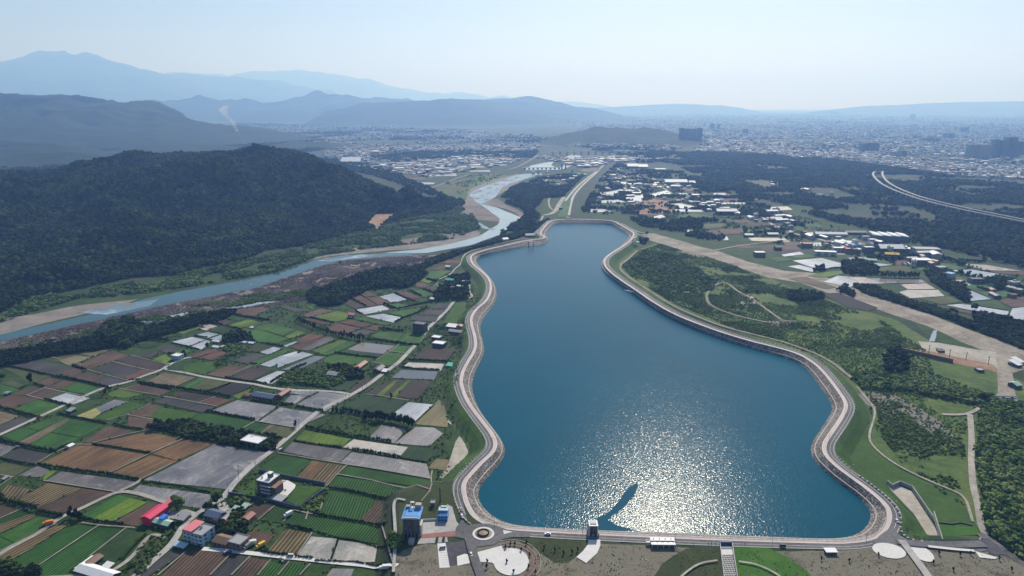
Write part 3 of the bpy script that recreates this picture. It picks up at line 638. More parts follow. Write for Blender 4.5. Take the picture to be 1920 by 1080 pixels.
road([(1680,1016),(1720,1022),(1780,1024),(1845,1022)], 7, 'asphalt')
road([(1690,1015),(1705,1035),(1720,1055),(1745,1090),(1780,1140)], 5, 'concrete')
road(Sz([(720,920),(850,935),(980,945)]), 2.5, 'concrete_white', 'pavement'); road(Sz([(200,940),(330,940),(410,925)]), 2.5, 'concrete_white', 'pavement')
road([(880,1012),(888,1045),(905,1090),(930,1150)], 6, 'asphalt')
road([(1262,1100),(1280,1080),(1310,1058),(1345,1053)], 1.5, 'path', 'dirt_path'); road([(1385,1055),(1420,1060),(1460,1080),(1480,1100)], 1.5, 'path', 'dirt_path')
road([(738,1075),(742,1010),(740,975),(738,950),(742,937),(760,940)], 2.2, 'concrete', 'drain', zc=None)
# highway carriageways over the wooded terrace
for pts, w in (([(1652,322),(1640,321),(1636,326),(1640,333),(1650,343),(1670,354),(1707,368),(1747,380),(1813,395),(1880,408),(1925,417),(2100,450)], 7.5), ([(1655,321),(1654,328),(1662,340),(1680,351),(1710,364),(1750,376),(1816,391),(1882,404),(1927,413),(2100,445)], 7.5)):
    P = []
    for p in pts: P.append((*G(p[0], p[1], 17), 17))
    P = densify(list(smoothline(P, 2)), 12); Nn = normals2(P, False); Lh = P[:, :2]+Nn*w/2; Rh = P[:, :2]-Nn*w/2; n = len(P)
    hw = mesh('highway', [(*p, 17.8) for p in Lh]+[(*p, 17.8) for p in Rh], [(n+i, n+i+1, i+1, i) for i in range(n-1)], 'concrete', kind='structure')
    mb = MB()
    for side in (Lh, Rh):
        for i in range(n-1):
            a, b = side[i], side[i+1]; mb.box(((a[0]+b[0])/2, (a[1]+b[1])/2, 17.2), (np.hypot(*(b-a)), .5, 2.2), math.atan2(b[1]-a[1], b[0]-a[0]))
    for i in range(0, n-1, 4): mb.box((P[i][0], P[i][1], 8.2), (3, 3, 17))
    mb.build('viaduct_girder', 'concrete', kind='structure')

# ------------------------------------------------------------------ plateau surfaces by the dam (level HC)
PK = [0]
def pave(name, pts, mat, z=HC, k=None, rough=0, step=12, **t):
    PK[0] += 1; return sheet(name, pts, z+.05+.012*PK[0], mat, rough=rough, step=step, seed=PK[0]*7, **t)
pave('bare_soil', [(744,1040),(760,1030),(800,1020),(860,1025),(890,1015),(1000,1012),(1180,1022),(1345,1030),(1400,1032),(1560,1034),(1680,1020),(1800,1028),(1850,1025),(1960,1085),(2090,1180),(2090,1400),(700,1400),(741,1090)], 'soil', rough=1.5)
pave('lawn', Q([(720,740),(800,735),(1200,740),(1385,760),(1370,820),(1280,905),(1200,960),(1080,960),(960,880),(880,810),(780,775)]), 'lawn_dark', rough=1)
pave('lawn', R_([(500,900),(620,830),(760,800),(925,800),(945,905),(965,1080),(960,1300),(280,1300),(330,1080),(400,970)]), 'lawn_dark', rough=1)
pave('lawn', R_([(1040,800),(1350,810),(1550,900),(1700,1000),(1780,1080),(1900,1300),(1120,1300),(1085,1080)]), 'lawn_bright', rough=.6)
pave('lawn', [(748,925),(790,915),(850,905),(860,960),(848,985),(800,990),(748,1040)], 'lawn_dark', rough=1)
pave('lawn', Q([(235,400),(300,470),(460,590),(285,612)]), 'lawn_dark')
pave('plaza_forecourt', [(787,975),(850,970),(866,990),(855,1002),(787,1005)], 'concrete'); pave('plaza_forecourt', [(838,945),(848,950),(858,985),(850,992),(838,975)], 'concrete')
pave('red_road', [(785,1002),(856,995),(862,1005),(785,1010)], 'red_paving')
pave('car_park', [(783,1010),(838,1007),(840,1016),(783,1020)], 'concrete')
pave('car_park', Q([(0,780),(75,775),(115,1000),(20,1005)]), 'concrete_white'); pave('car_park', Q([(78,775),(250,755),(300,960),(112,985)]), 'asphalt_dark')
pave('plaza', Q([(180,900),(250,875),(280,880),(300,960),(185,985)]), 'concrete_white')
for k_ in range(7): pave('parking_line', [(783+.0+k_*7.5, 1011), (783.6+k_*7.5, 1011), (783.6+k_*7.5, 1019), (783+k_*7.5, 1019)], 'grey_roof')
for k_ in range(9): pave('parking_line', Q([(20+k_*2, 800+k_*22), (92+k_*2.6, 795+k_*22), (92+k_*2.6, 797+k_*22), (20+k_*2, 802+k_*22)]), 'grey_roof')
pave('junction', Q([(170,640),(225,560),(275,610),(360,600),(440,595),(520,610),(640,650),(740,680),(850,690),(850,722),(700,720),(600,740),(520,790),(370,810),(350,850),(270,800),(250,735),(165,720)]), 'asphalt')
pave('junction', Sz([(450,850),(520,800),(560,850),(640,890),(720,895),(860,900),(1000,905),(1060,900),(1090,925),(1010,945),(760,920),(690,905),(640,920),(620,960),(590,955),(530,905),(400,905)]), 'asphalt')
pave('junction', Sz([(1010,865),(1060,865),(1110,905),(1160,960),(1080,960),(1020,910)]), 'asphalt_dark')
def disc(name, px, py, rx_m, ry_m, mat, z, n=40, a0=0, a1=2*math.pi, hole=0):
    cx, cy = G(px, py, HC); PK[0] += 1; z = z+.05+.012*PK[0]
    if not hole:
        P = [(cx+rx_m*math.cos(2*math.pi*i/n), cy+ry_m*math.sin(2*math.pi*i/n)) for i in range(n)]
        return mesh(name, [(*p, z) for p in P], [tuple(range(n))], mat, kind='structure')
    V = []; 
    for r in (1, hole): V += [(cx+rx_m*r*math.cos(a0+(a1-a0)*i/n), cy+ry_m*r*math.sin(a0+(a1-a0)*i/n), z) for i in range(n+1)]
    return mesh(name, V, [(i, i+1, n+2+i, n+1+i) for i in range(n)], mat, kind='structure')
pave('plaza', Q([(350,865),(590,800),(625,870),(560,1000),(500,955),(390,950)]), 'concrete_white')
disc('plaza', *Q([(680,950)])[0], 11.7, 14, 'concrete_white', HC)
disc('plaza', *Sz([(500,940)])[0], 10.5, 8.5, 'concrete_white', HC); disc('plaza', *Sz([(680,952)])[0], 7, 9.5, 'concrete_white', HC)
pave('plaza', Sz([(985,940),(1110,975),(1100,985),(1010,975)]), 'concrete_white')
pave('plaza', Q([(1390,745),(1500,745),(1500,800),(1470,870),(1370,960),(1280,905),(1340,850),(1385,790)]), 'concrete_white')
for r0, r1 in ((1.25, .96), (1.45, .975), (1.7, .98)): disc('terrace_path', *Q([(680,950)])[0], 11.7*r0, 14*r0, 'red_paving' if r0 < 1.5 else 'path', HC, a0=-2.2, a1=2.0, hole=r1)
# terraces and the basin drain on the lower right
zone('grass_bank', [(1575,870),(1600,830),(1615,800),(1650,850),(1690,880),(1740,905),(1800,930),(1815,960),(1830,985),(1840,1003),(1700,1005),(1690,975),(1670,945),(1640,915),(1600,890)], 4, 'lawn', 2)
zone('grass_bank', [(1592,780),(1612,760),(1630,800),(1625,850),(1660,890),(1640,915),(1600,890),(1570,860),(1568,845)], 3.6, 'lawn', 2)
zone('grass_bank', [(1752,985),(1830,988),(1838,1003),(1765,1005)], 4.4, 'lawn_bright', 1)

# ------------------------------------------------------------------ fields (corner pixels; rows run along the first edge)
FI = [0]; FPOLY = []
FN = dict(g='green_field', gr='green_field', dg='green_field', lime='green_field', ol='grass_field', sv='flooded_field', flood='flooded_field', flood_brown='flooded_field', mud='wet_field', pale='pale_field', pk='pale_field', algae='pond', lawn='grass_field', weed='garden', lawn_dark='garden')
def fld(mat, pts):
    FI[0] += 1; FPOLY.append([G(*q) for q in pts])
    P = np.array(pts, float); c = P.mean(0); P = c+(P-c)*.985
    sheet(FN.get(mat, 'ploughed_field'), [tuple(p) for p in P], .30+.0025*FI[0], mat, rough=.35, step=9, seed=FI[0]*3)
FD = """A g 290,300 560,195 700,230 420,310
A ol 420,310 700,205 1150,170 870,262 640,345 560,340
A tan 900,260 1150,175 1270,205 1050,292
A tan 660,335 850,275 1030,300 780,395
A br 850,390 1250,225 1470,280 1270,350 1000,440
A db 1280,350 1490,285 1860,385 1740,455
A dk 1030,440 1270,360 1590,435 1370,530
A rb 1380,525 1600,435 1740,460 1790,465 1500,560 1440,550
A dk 100,395 350,320 830,415 650,490 560,490
A br 650,485 840,415 960,450 810,520
A br 810,525 990,460 1180,515 1040,580
A dk 1040,580 1200,515 1440,570 1260,650
A ol 30,420 130,410 540,510 390,590 330,590 200,500
A ol 0,590 120,555 280,610 230,650
A g 0,600 230,660 60,720 0,720
A br 400,590 560,525 710,550 520,635
A br 530,640 720,555 850,580 670,665
A br 120,720 390,620 480,640 310,730
A br 320,735 500,645 650,680 440,765
A g 680,660 880,580 1150,655 1120,715 980,720
A ol 450,760 640,680 730,700 560,765
A sv 550,770 740,700 1020,760 800,840
A br -60,800 120,725 300,740 60,850 -60,860
A br 30,860 320,740 430,765 150,875
A g 140,885 420,770 780,865 480,975
A tb -80,890 0,905 220,960 0,1060 -80,1080
A dk 0,1070 240,970 410,1010 230,1080 0,1180 -100,1120
A lime 1210,700 1350,660 1620,715 1400,755 1230,740
A or 1360,650 1560,595 1890,680 1790,730
D tb 170,945 400,830 760,885 520,995
A algae 860,960 1080,865 1140,920 1040,995
A mud 1080,865 1290,775 1450,800 1140,920
A weed 820,880 1010,790 1160,760 1150,800 980,880 860,910
A lawn 1040,990 1460,800 1640,830 1240,1020
E br 20,465 240,345 400,380 220,490
E br 0,480 420,550 200,635 0,610
B g 30,225 290,135 430,165 200,290
B g 290,130 600,10 740,20 440,165
B tb 200,295 440,175 740,25 790,35 560,185 335,315
B g 560,180 800,30 1180,100 900,240
B g 335,320 560,190 900,245 640,390
B gy -80,480 0,300 190,350 0,460
B dk 10,475 210,360 560,435 390,545
B br 880,310 1230,110 1520,175 1350,235 1060,300
B or 1060,305 1640,180 2070,255 1700,410
B or 1710,425 2070,260 2420,310 1990,505
B or 440,540 860,330 1060,330 1660,435 1220,650
B or 1240,650 1690,440 2000,505 1590,715
B ol -80,560 60,520 330,580 150,690 -80,650
B gy 210,670 420,560 560,610 460,690
B lime 460,720 540,620 650,610 500,720 250,690
B gy 500,730 690,620 1560,740 1390,820 1310,860
F mud 0,310 105,235 760,325 690,460 420,410
P0 mud 267,901 403,832 512,848 430,918 352,910
B tr -80,960 80,770 380,830 150,960
B tr 150,960 540,755 920,815 420,1040
B brr 420,1045 930,815 1290,865 870,1065 690,1090
C brr -80,360 0,280 240,330 0,435
C gr -60,460 240,335 330,375 0,510
C tr -60,520 330,380 430,395 0,600
C g 0,620 430,400 620,440 560,490 170,710 0,635
C g -80,700 0,640 160,710 0,790
C tr -60,850 640,505 790,490 200,865 0,940
C gr -60,1000 200,870 800,500 1100,525 330,1040 280,1090 0,1080
C gr 330,1045 1110,525 1400,545 1010,865 800,1010 700,1100 300,1090
C weed 1010,865 1420,545 1640,590 1280,930 1050,900
C g 930,390 1340,165 1460,200 1020,440
C lime 1020,440 1460,200 1660,250 1270,470
C brr 1280,475 1670,255 1830,275 1570,440 1570,520 1440,510
F lawn_dark 0,900 180,700 360,740 80,1056 0,1080
F dk 60,1070 400,830 500,845 170,1070
F brr 280,1070 520,840 700,820 920,850 730,1070
F dk 740,1070 920,870 1100,880 930,1070
F brr 940,1070 1100,885 1270,920 1110,1070
F gr 1160,1070 1280,925 1440,940 1350,1070
F gr 1360,1070 1450,940 1640,950 1550,1070
F weed 1560,1070 1650,950 1770,970 1750,1070
O mud 890,980 980,860 1260,870 1220,980
O weed 1230,980 1260,870 1780,890 1840,980
F brr 1050,480 1160,400 1310,430 1180,550
F gr 1190,555 1320,430 1480,465 1390,580
F brr 1050,690 1130,640 1330,680 1240,790
O gr 360,280 500,140 960,230 1620,330 1660,560 1240,500 700,370
O tr 150,640 390,350 710,410 500,710
O pale 530,700 710,450 1040,480 960,750
O pale 975,750 1065,495 1660,580 1740,760 1400,790
H gr 410,870 520,645 1000,735 930,830 820,945
H brr 820,945 1010,735 1080,760 1060,985
H gr 600,480 720,400 1530,530 1540,620
H gr 520,600 590,490 1530,630 1420,770
P0 gr 488,879 522,852 585,864 553,896
H or 185,515 350,340 490,360 330,540
H tr 330,540 490,360 690,390 490,580
H lawn 80,750 200,590 450,600 220,790
H gy 50,250 150,150 740,245 620,360
H mud 620,360 740,250 1500,370 1540,520 1200,460
H pale 650,205 760,125 1310,205 1220,310
H lime 170,145 280,30 740,120 650,205
G mud 910,970 1040,835 1300,875 1170,1020
G mud 1170,1020 1380,855 1560,860 1660,920 1520,1050
H dg 1240,310 1340,180 1620,245 1500,350
H tan 1500,415 1590,320 1720,330 1690,440
G dg 560,700 860,540 1290,590 1130,740 860,760
G sv 1140,735 1310,605 1560,630 1380,800
G tan 1370,830 1560,650 1680,640 1710,860
G db 890,520 1130,380 1210,385 1060,545
G lime 990,540 1180,385 1220,385 1050,545
G db 1055,548 1220,385 1290,385 1108,552
G lime 1110,550 1300,385 1345,385 1180,550
G db 1190,555 1350,385 1560,400 1400,580
G flood 1140,365 1240,285 1610,300 1570,385
G pale 1250,255 1310,210 1670,225 1640,295
G db 1350,175 1480,65 1790,75 1700,190
G g 950,205 1120,110 1310,130 1200,240
G g 1130,105 1200,45 1410,55 1320,125
G flood_brown 700,80 840,10 1180,45 1070,125 920,120
G dg 610,100 700,85 1070,125 980,165
G g 450,180 580,130 980,170 900,210 700,240 480,215
G db 700,500 870,380 1010,385 820,520
G dg 510,480 600,380 820,400 690,490
G mud 170,640 430,500 760,540 480,700
G mud 60,620 130,535 310,540 170,630
G mud 0,480 420,500 330,540 80,520
E mud 930,420 1230,300 1690,370 1450,535 1300,500
E mud 1470,540 1710,380 2230,465 1890,610
E bk 920,200 1190,100 1400,145 1170,255
E lime 1170,255 1390,170 1360,215 1250,290
E ol 700,170 880,55 1150,100 890,195
E g 600,155 820,45 880,55 700,170
E br 0,165 90,120 490,195 370,250 0,180
E db 480,260 570,200 830,240 690,300
E db 690,300 840,240 980,265 810,325
E rb 820,325 985,270 1160,300 1000,375
E dk 290,325 420,265 780,340 650,400
E dk 650,400 790,340 990,380 830,440
E lawn 220,490 350,380 780,450 700,510 420,540
E gr 700,500 880,445 1420,540 1240,650 900,600
E gr 1250,650 1430,550 1600,575 1460,680
E tb 1460,680 1600,575 1650,580 1500,690
E ol 1500,690 1650,585 1900,625 1780,730
D db 1150,890 1400,770 1650,800 1370,930
D br 880,855 1140,745 1370,765 1080,890
D sv 1390,940 1690,810 1840,830 1620,960
D sv 1480,745 1720,640 1900,590 1920,640 1600,770
G sv 0,215 250,105 360,130 0,265
G flood 40,285 370,145 480,155 210,285
D lawn 600,820 640,740 1000,700 980,800 860,850
D dg 430,800 520,740 640,760 590,815
D rb 660,650 900,570 1060,570 760,665
D rb 790,670 1000,590 1150,605 960,695
D lime 280,680 420,620 490,680 430,735
D g 500,610 620,560 720,580 620,640
D dk 340,580 450,520 600,565 470,620
D dk 100,640 240,585 350,610 240,665
D dg 90,540 220,475 380,510 220,560
D ol 140,400 240,345 510,400 430,440 160,470
D g 300,330 560,260 850,320 700,370 540,370
D lime 430,350 620,290 830,320 620,400
D pk 660,255 730,240 1010,310 880,360 810,340 880,320
D sv 490,485 720,430 870,460 690,535
D sv 700,540 880,465 930,480 830,570 790,570
D sv 750,410 900,375 1020,400 890,445
D sv 920,450 1050,405 1150,420 1060,470
D dg 930,360 1060,315 1250,360 1130,410
D db 800,200 920,190 1190,265 1070,300
D dg 920,185 1020,155 1330,220 1240,250
D br 1110,140 1400,85 1600,115 1370,215
D dg 1390,215 1590,130 1830,150 1610,250
D lime 1130,300 1360,230 1500,265 1380,310 1230,330
D g 1240,385 1400,320 1810,450 1670,510 1480,490
D g 1410,325 1570,270 1890,350 1750,420
D dk 1180,700 1420,610 1560,640 1340,735
D sv 1480,600 1640,540 1730,560 1580,630
D g 1370,720 1760,570 1860,570 1480,740
D lawn_dark 1280,590 1460,500 1620,540 1480,600
I lime 70,860 200,800 290,820 130,880
I rb 120,960 500,860 590,880 230,1000
I sv 60,950 180,905 210,910 90,965
I rb 190,890 330,830 480,850 230,940
I gy 230,990 480,870 590,880 320,1000
I lime 340,1000 640,890 710,905 440,1030
I g 420,1030 720,905 800,925 500,1050
I rb 460,790 600,725 840,775 700,825
I rb 610,715 730,690 960,740 860,770
I rb 870,775 970,745 1060,755 1000,800
I dk 700,830 860,785 980,810 880,850
I g 930,860 1010,815 1270,825 1190,910
I g 1200,910 1290,825 1480,840 1410,935
I lime 350,665 600,600 760,640 680,690 560,715
I br 230,650 430,580 580,600 330,670
I rb 240,680 340,680 530,720 470,745
I db 640,510 700,480 880,560 770,580
I rb 740,460 830,440 1000,550 880,555
I br 810,425 900,400 1000,450 880,465
I br 890,470 1010,455 1130,520 1010,545
I sv 1020,460 1160,425 1300,490 1150,520
I rb 1190,425 1280,405 1440,470 1350,485
I g 1330,400 1430,385 1570,440 1460,465
I db 1480,370 1560,350 1680,390 1600,430
I sv 780,590 1050,545 1130,585 880,640
I sv 880,655 1060,630 1260,670 1160,720
I g 760,680 880,670 1150,730 1060,745
I g 1080,620 1430,570 1400,620 1270,660
I dk 1300,690 1410,645 1620,650 1580,715
I dk 1420,640 1520,590 1690,590 1630,645
I dk 1540,580 1620,525 1720,525 1700,580
I g 1110,540 1220,525 1320,555 1180,585
I g 1120,290 1220,280 1390,365 1310,375
I br 1200,280 1280,265 1520,340 1430,370
I lime 1280,260 1400,245 1560,310 1510,330
I g 1400,240 1640,190 1740,205 1600,280 1520,280
I rb 1640,125 1690,90 1840,95 1800,130
I rb 1530,190 1650,140 1790,140 1700,190
I dg 1660,280 1860,170 1920,210 1920,260
I lime 1560,350 1600,310 1700,340 1680,380
I lawn 1660,720 1780,520 1890,510 1870,640 1790,740
I dk 20,560 90,545 290,600 180,615
I g 290,560 380,530 440,560 350,590
K sv 220,595 350,580 540,625 500,660
K sv 270,530 600,500 830,560 820,605 640,640 540,625
K sv 900,540 1060,540 1400,580 1200,600
K g 0,500 180,490 300,520 100,550
K g 240,480 430,460 550,490 330,510
K sv 150,465 360,430 410,460 180,485
K lime 440,700 640,660 830,640 850,680 620,725
K sv 620,770 780,700 900,710 1050,790 920,830
K pk 830,710 1100,720 1310,790 1050,790
K flood_brown 1100,725 1430,740 1480,780 1310,790
K flood_brown 1430,740 1730,745 1780,780 1480,785
K pk 1490,800 1780,785 1890,850 1570,855
K pale 1470,885 1570,860 1920,860 1990,930 1600,955
K ol 1190,610 1560,590 1640,660 1240,650
K g 1640,605 1820,620 1800,640 1660,640
K bk 590,900 780,890 1240,1060 1130,1100 900,1060
K tb 220,730 430,710 770,830 650,850
K tb 840,70 980,65 1090,110 1060,125
K pk 900,500 1100,490 1130,510 940,530
L sv 950,180 1220,170 1720,250 1300,265
L pk 1070,95 1400,110 1870,190 1400,180
L br 1400,190 1890,195 1890,240 1750,240
L g 700,100 900,90 1180,160 950,180
L pale 880,310 1090,300 1230,370 1000,385
L sv 1130,410 1200,430 1480,545 1200,570
L g 1300,450 1680,450 1820,500 1480,540
L gr 1180,590 1560,560 1680,680 1400,640
L br 1560,550 1890,510 1950,570 1640,610
L br 1660,610 1890,575 1950,640 1740,650
L sv 1740,660 1890,645 2000,660 2000,860 1890,840 1690,790
L sv 900,620 1110,605 1700,700 1690,750 1180,680
L ol 560,535 950,510 1100,580 850,615
L br 800,640 1000,650 1680,790 1400,780
L ol 1330,-10 1500,0 1750,90 1500,80
J sv 0,420 130,385 280,410 240,430
J sv 80,500 140,460 280,445 270,520
J sv 290,460 540,400 600,430 420,480
J tb 600,380 960,350 1090,370 1000,400 800,410
J ol 1000,430 1180,420 1350,470 1200,480
J rb 1120,500 1330,490 1380,520 1200,540
J g 600,690 860,660 1060,700 900,730
J ol 950,780 1180,770 1230,810 960,840
J rb 1110,840 1400,830 1410,890 1180,900
J rb 900,870 1100,850 1170,910 960,920
J sv 1060,940 1220,920 1240,960 1100,965
J lime 1420,850 1720,830 1750,850 1440,870
J sv 380,700 480,675 530,700 420,725
J ol 1340,290 1680,290 1800,380 1640,380
J pale 1360,250 1640,250 1640,285 1450,285
J sv 530,560 680,545 950,600 700,605
J pk 1680,590 1900,580 1960,620 1720,630
J tb 100,165 400,170 420,185 120,180
M ol 1420,590 1800,450 1920,460 1900,560 1660,660 1500,600
M sv 470,230 690,230 680,260 540,265
M sv 390,355 530,330 660,370 440,380
M pk 600,190 760,185 740,205 610,205
M tb 1140,265 1390,235 1380,265 1150,300
M pk 1600,280 1780,270 1790,295 1620,295
M sv 1080,340 1240,325 1260,335 1090,345
M pale 590,465 780,460 780,475 680,480
M sv 1770,320 1880,305 1900,320 1780,325
M pk 1480,215 1690,205 1700,215 1500,222
M sv 1230,520 1380,490 1540,495 1520,510
M sv 1240,560 1320,545 1400,550 1330,575
N sv 0,360 230,355 240,370 0,370
N sv 0,290 130,280 120,300 0,300
N sv 230,290 430,280 420,300 230,305
N pale 10,265 90,258 80,272 20,275
N sv 1250,245 1350,235 1360,250 1270,262
N sv 1410,610 1540,600 1700,570 1920,570 1920,590 1700,600 1620,630 1430,625
N sv 1430,650 1500,630 1640,635 1620,655
N sv 1770,660 1920,635 1980,660 1900,700 1780,690
N g 1010,820 1060,700 1145,690 1100,890 1000,880
N tb 1240,355 1360,320 1480,340 1450,370 1280,370
"""
CR_ = dict(A=A, B=Bz, C=Cz, D=D, E=E, F=Fz, G=Gz, H=Hz, I=I, J=J, K=K, L=L, M=M, N=N, O=O, P0=Zm(0,0,1))
for ln in FD.strip().split("\n"):
    c, m_, *ps = ln.split(); fld(m_, CR_[c]([tuple(float(q) for q in p.split(",")) for p in ps]))

def patchwork(pix, cw, ch, yaw, mats, seed, drop=.3):
    r = random.Random(seed); P = np.array([G(x, y) for x, y in pix]); c = P.mean(0); ca, sa = math.cos(yaw), math.sin(yaw)
    R2 = max(np.hypot(*(P-c).T)); n = int(R2/min(cw, ch))+1; busy = list(FPOLY); k = 0
    for j in range(-n, n):
        x_ = -R2+r.uniform(0, cw)
        while x_ < R2:
            w = cw*r.uniform(.5, 1.6); y0 = j*ch; q = [(x_+1, y0+1), (x_+w-1, y0+1+r.uniform(-2, 2)), (x_+w-1, y0+ch-1), (x_+1, y0+ch-1+r.uniform(-2, 2))]; x_ += w
            W_ = [(c[0]+a*ca-b*sa, c[1]+a*sa+b*ca) for a, b in q]; X_ = np.array([p[0] for p in W_]+[sum(p[0] for p in W_)/4]); Y_ = np.array([p[1] for p in W_]+[sum(p[1] for p in W_)/4])
            if r.random() < drop or not inpoly(X_, Y_, P).all() or any(inpoly(X_, Y_, b).any() for b in busy): continue
            if min(segdist(X_, Y_, l, False).min()-wd for l, wd in RLINES) < 1: continue
            k += 1; FPOLY.append(W_); m_ = r.choice(mats); sheet(FN.get(m_, 'ploughed_field'), W_, .27+.0001*k, m_, rough=1.0, step=14, seed=k, world=True)
MX = ['g', 'ol', 'dg', 'br', 'db', 'sv', 'pk', 'tb', 'g', 'dg', 'ol', 'rb']
patchwork([(1140,335),(1260,345),(1380,372),(1480,400),(1560,425),(1700,470),(1800,500),(1900,540),(1760,575),(1560,500),(1400,470),(1280,440),(1180,400)], 62, 44, -.12, MX, 5, .22)
patchwork([(1085,402),(1128,332),(1160,302),(1225,345),(1205,428),(1175,412)], 70, 60, .25, MX+['sv', 'dg', 'dg'], 9, .35)
patchwork([(640,300),(760,296),(960,296),(900,325),(800,350),(740,330)], 110, 60, .1, MX+['sv', 'pale'], 6, .2)
patchwork([(960,352),(1010,336),(1090,328),(1060,360),(1040,385),(1000,395)], 55, 40, .5, ['g', 'ol', 'dg', 'db'], 7, .4)
patchwork([(1560,395),(1640,420),(1800,455),(1700,440)], 60, 40, -.3, MX, 8, .3)
# ------------------------------------------------------------------ vegetation
def crown_mesh(name, mat, seed, n=90, rx=1.0, rz=1.0, leaf=.34, z0=.35, lumps=6, conic=0, core=True):
    """unit crown: lumps of leaf-sized faces spread through the volume, round a ragged core; height about 1, base at 0"""
    r = np.random.default_rng(seed); V = []; F = []
    cs = []
    for k in range(lumps):
        a = r.uniform(0, 6.283); q = r.uniform(0, .62)*rx*.5; zc = r.uniform(z0, .82)
        if conic: q *= (1-zc)*1.3
        cs.append((q*math.cos(a), q*math.sin(a), zc, r.uniform(.16, .3)*(1 if not conic else 1.25-zc)))
    for k in range(n):
        c = cs[r.integers(lumps)]; d = r.normal(size=3); d /= np.linalg.norm(d); rad = c[3]*r.uniform(.7, 1.12)
        p = np.array([c[0]+d[0]*rad*rx*1.25, c[1]+d[1]*rad*rx*1.25, c[2]+d[2]*rad*rz])
        u = np.cross(d, r.normal(size=3)); u /= np.linalg.norm(u)+1e-6; w = np.cross(d, u)+d*r.uniform(-.6, .6); s_ = leaf*r.uniform(.2, .5)
        m = len(V); V += [p-u*s_, p+w*s_, p+u*s_, p-w*s_*.9]; F += [(m, m+1, m+2, m+3)]
    if core:
        for c in cs:
            bm = bmesh.new(); bmesh.ops.create_icosphere(bm, subdivisions=1, radius=1); m = len(V)
            for v in bm.verts:
                k = r.uniform(.72, 1.0)*c[3]; V.append(np.array([c[0]+v.co.x*k*rx*1.2, c[1]+v.co.y*k*rx*1.2, max(c[2]+v.co.z*k*rz, .02)]))
            F += [tuple(m+v.index for v in f.verts) for f in bm.faces]; bm.free()
    me = bpy.data.meshes.new(name); me.from_pydata([tuple(v) for v in V], [], F); me.materials.append(MATS[mat]); me.update(); return me
def protos(name, mat, k, **kw):
    c = bpy.data.collections.new(name)
    for i in range(k):
        o = bpy.data.objects.new(name, crown_mesh(name, mat, i*11+len(name), **kw)); c.objects.link(o)
    return c
PF = protos('forest_tree', 'leaf_forest', 4, n=60, lumps=5, rx=1.15)
PB = protos('bush', 'leaf_bush', 4, n=36, lumps=4, rx=1.6, z0=.2, leaf=.4)
PG = protos('grass_tuft', 'leaf_bright', 3, n=26, lumps=4, rx=1.7, z0=.15, leaf=.4)
PR = protos('reed_tuft', 'leaf_reed', 3, n=26, lumps=3, rx=1.5, z0=.2, leaf=.4)
PD = protos('dark_tree', 'leaf_dark', 3, n=60, lumps=5, rx=1.0)
def scatter_gn(name, pts, scl, coll, **t):
    """nobody could count these: one object, its points carry the crowns"""
    me = bpy.data.meshes.new(name); me.vertices.add(len(pts)); me.vertices.foreach_set('co', np.asarray(pts, np.float32).ravel())
    a = me.attributes.new('scl', 'FLOAT', 'POINT'); a.data.foreach_set('value', np.asarray(scl, np.float32)); me.update()
    o = bpy.data.objects.new(name, me); COL.objects.link(o); tag(o, kind='stuff', **t)
    ng = bpy.data.node_groups.new(name, 'GeometryNodeTree')
    ng.interface.new_socket('Geometry', in_out='INPUT', socket_type='NodeSocketGeometry'); ng.interface.new_socket('Geometry', in_out='OUTPUT', socket_type='NodeSocketGeometry')
    n = ng.nodes; L = ng.links; gi = n.new('NodeGroupInput'); go = n.new('NodeGroupOutput'); mp = n.new('GeometryNodeMeshToPoints'); ip = n.new('GeometryNodeInstanceOnPoints'); ci = n.new('GeometryNodeCollectionInfo')
    ci.inputs['Collection'].default_value = coll; ci.inputs['Separate Children'].default_value = True; ci.inputs['Reset Children'].default_value = True
    ip.inputs['Pick Instance'].default_value = True
    na = n.new('GeometryNodeInputNamedAttribute'); na.data_type = 'FLOAT'; na.inputs['Name'].default_value = 'scl'
    rv = n.new('FunctionNodeRandomValue'); rv.data_type = 'FLOAT_VECTOR'; rv.inputs[0].default_value = (0, 0, 0); rv.inputs[1].default_value = (.15, .15, 6.283)
    L.new(gi.outputs[0], mp.inputs[0]); L.new(mp.outputs[0], ip.inputs['Points']); L.new(ci.outputs[0], ip.inputs['Instance']); L.new(rv.outputs[0], ip.inputs['Rotation'])
    L.new(na.outputs[0], ip.inputs['Scale']); L.new(ip.outputs[0], go.inputs[0])
    md = o.modifiers.new('scatter', 'NODES'); md.node_group = ng; return o
ALLKEEP = []                                           # clearings: pixel polygons nothing may grow on
def samp(pix, n, z=0, hfun=None, clump=None, clscale=60, thr=.45, keep=None, seed=0, nofield=False, avoid=0):
    """n points over a photo-pixel polygon, even on the ground"""
    r = np.random.default_rng(seed+101); P = np.array([G(x, y, z) for x, y in pix]); lo, hi = P.min(0), P.max(0); out = []
    tot = 0
    while tot < n:
        X = r.uniform(lo[0], hi[0], 60000); Y = r.uniform(lo[1], hi[1], 60000); ok = inpoly(X, Y, P)
        if clump: ok &= fbm(X/clscale, Y/clscale, 4, clump) > thr + r.uniform(-.06, .06, X.shape)
        X, Y = X[ok], Y[ok]; out.append(np.column_stack([X, Y])); tot += len(X)
        if len(out) > 60: break
    A_ = np.vstack(out)[:n]; Zc = hfun(A_[:, 0], A_[:, 1]) if hfun else np.maximum(Tz(A_[:, 0], A_[:, 1]), 0)
    m = np.ones(len(A_), bool)
    for q in (keep or []):
        Q_ = [G(x, y, 0) for x, y in q]; m &= ~inpoly(A_[:, 0], A_[:, 1], Q_)
    if avoid:
        for q, w_ in RLINES: m &= segdist(A_[:, 0], A_[:, 1], q, False) > w_*.5+avoid
    if nofield:
        for q in FPOLY: m &= ~inpoly(A_[:, 0], A_[:, 1], q)
    return np.column_stack([A_[m], Zc[m]])
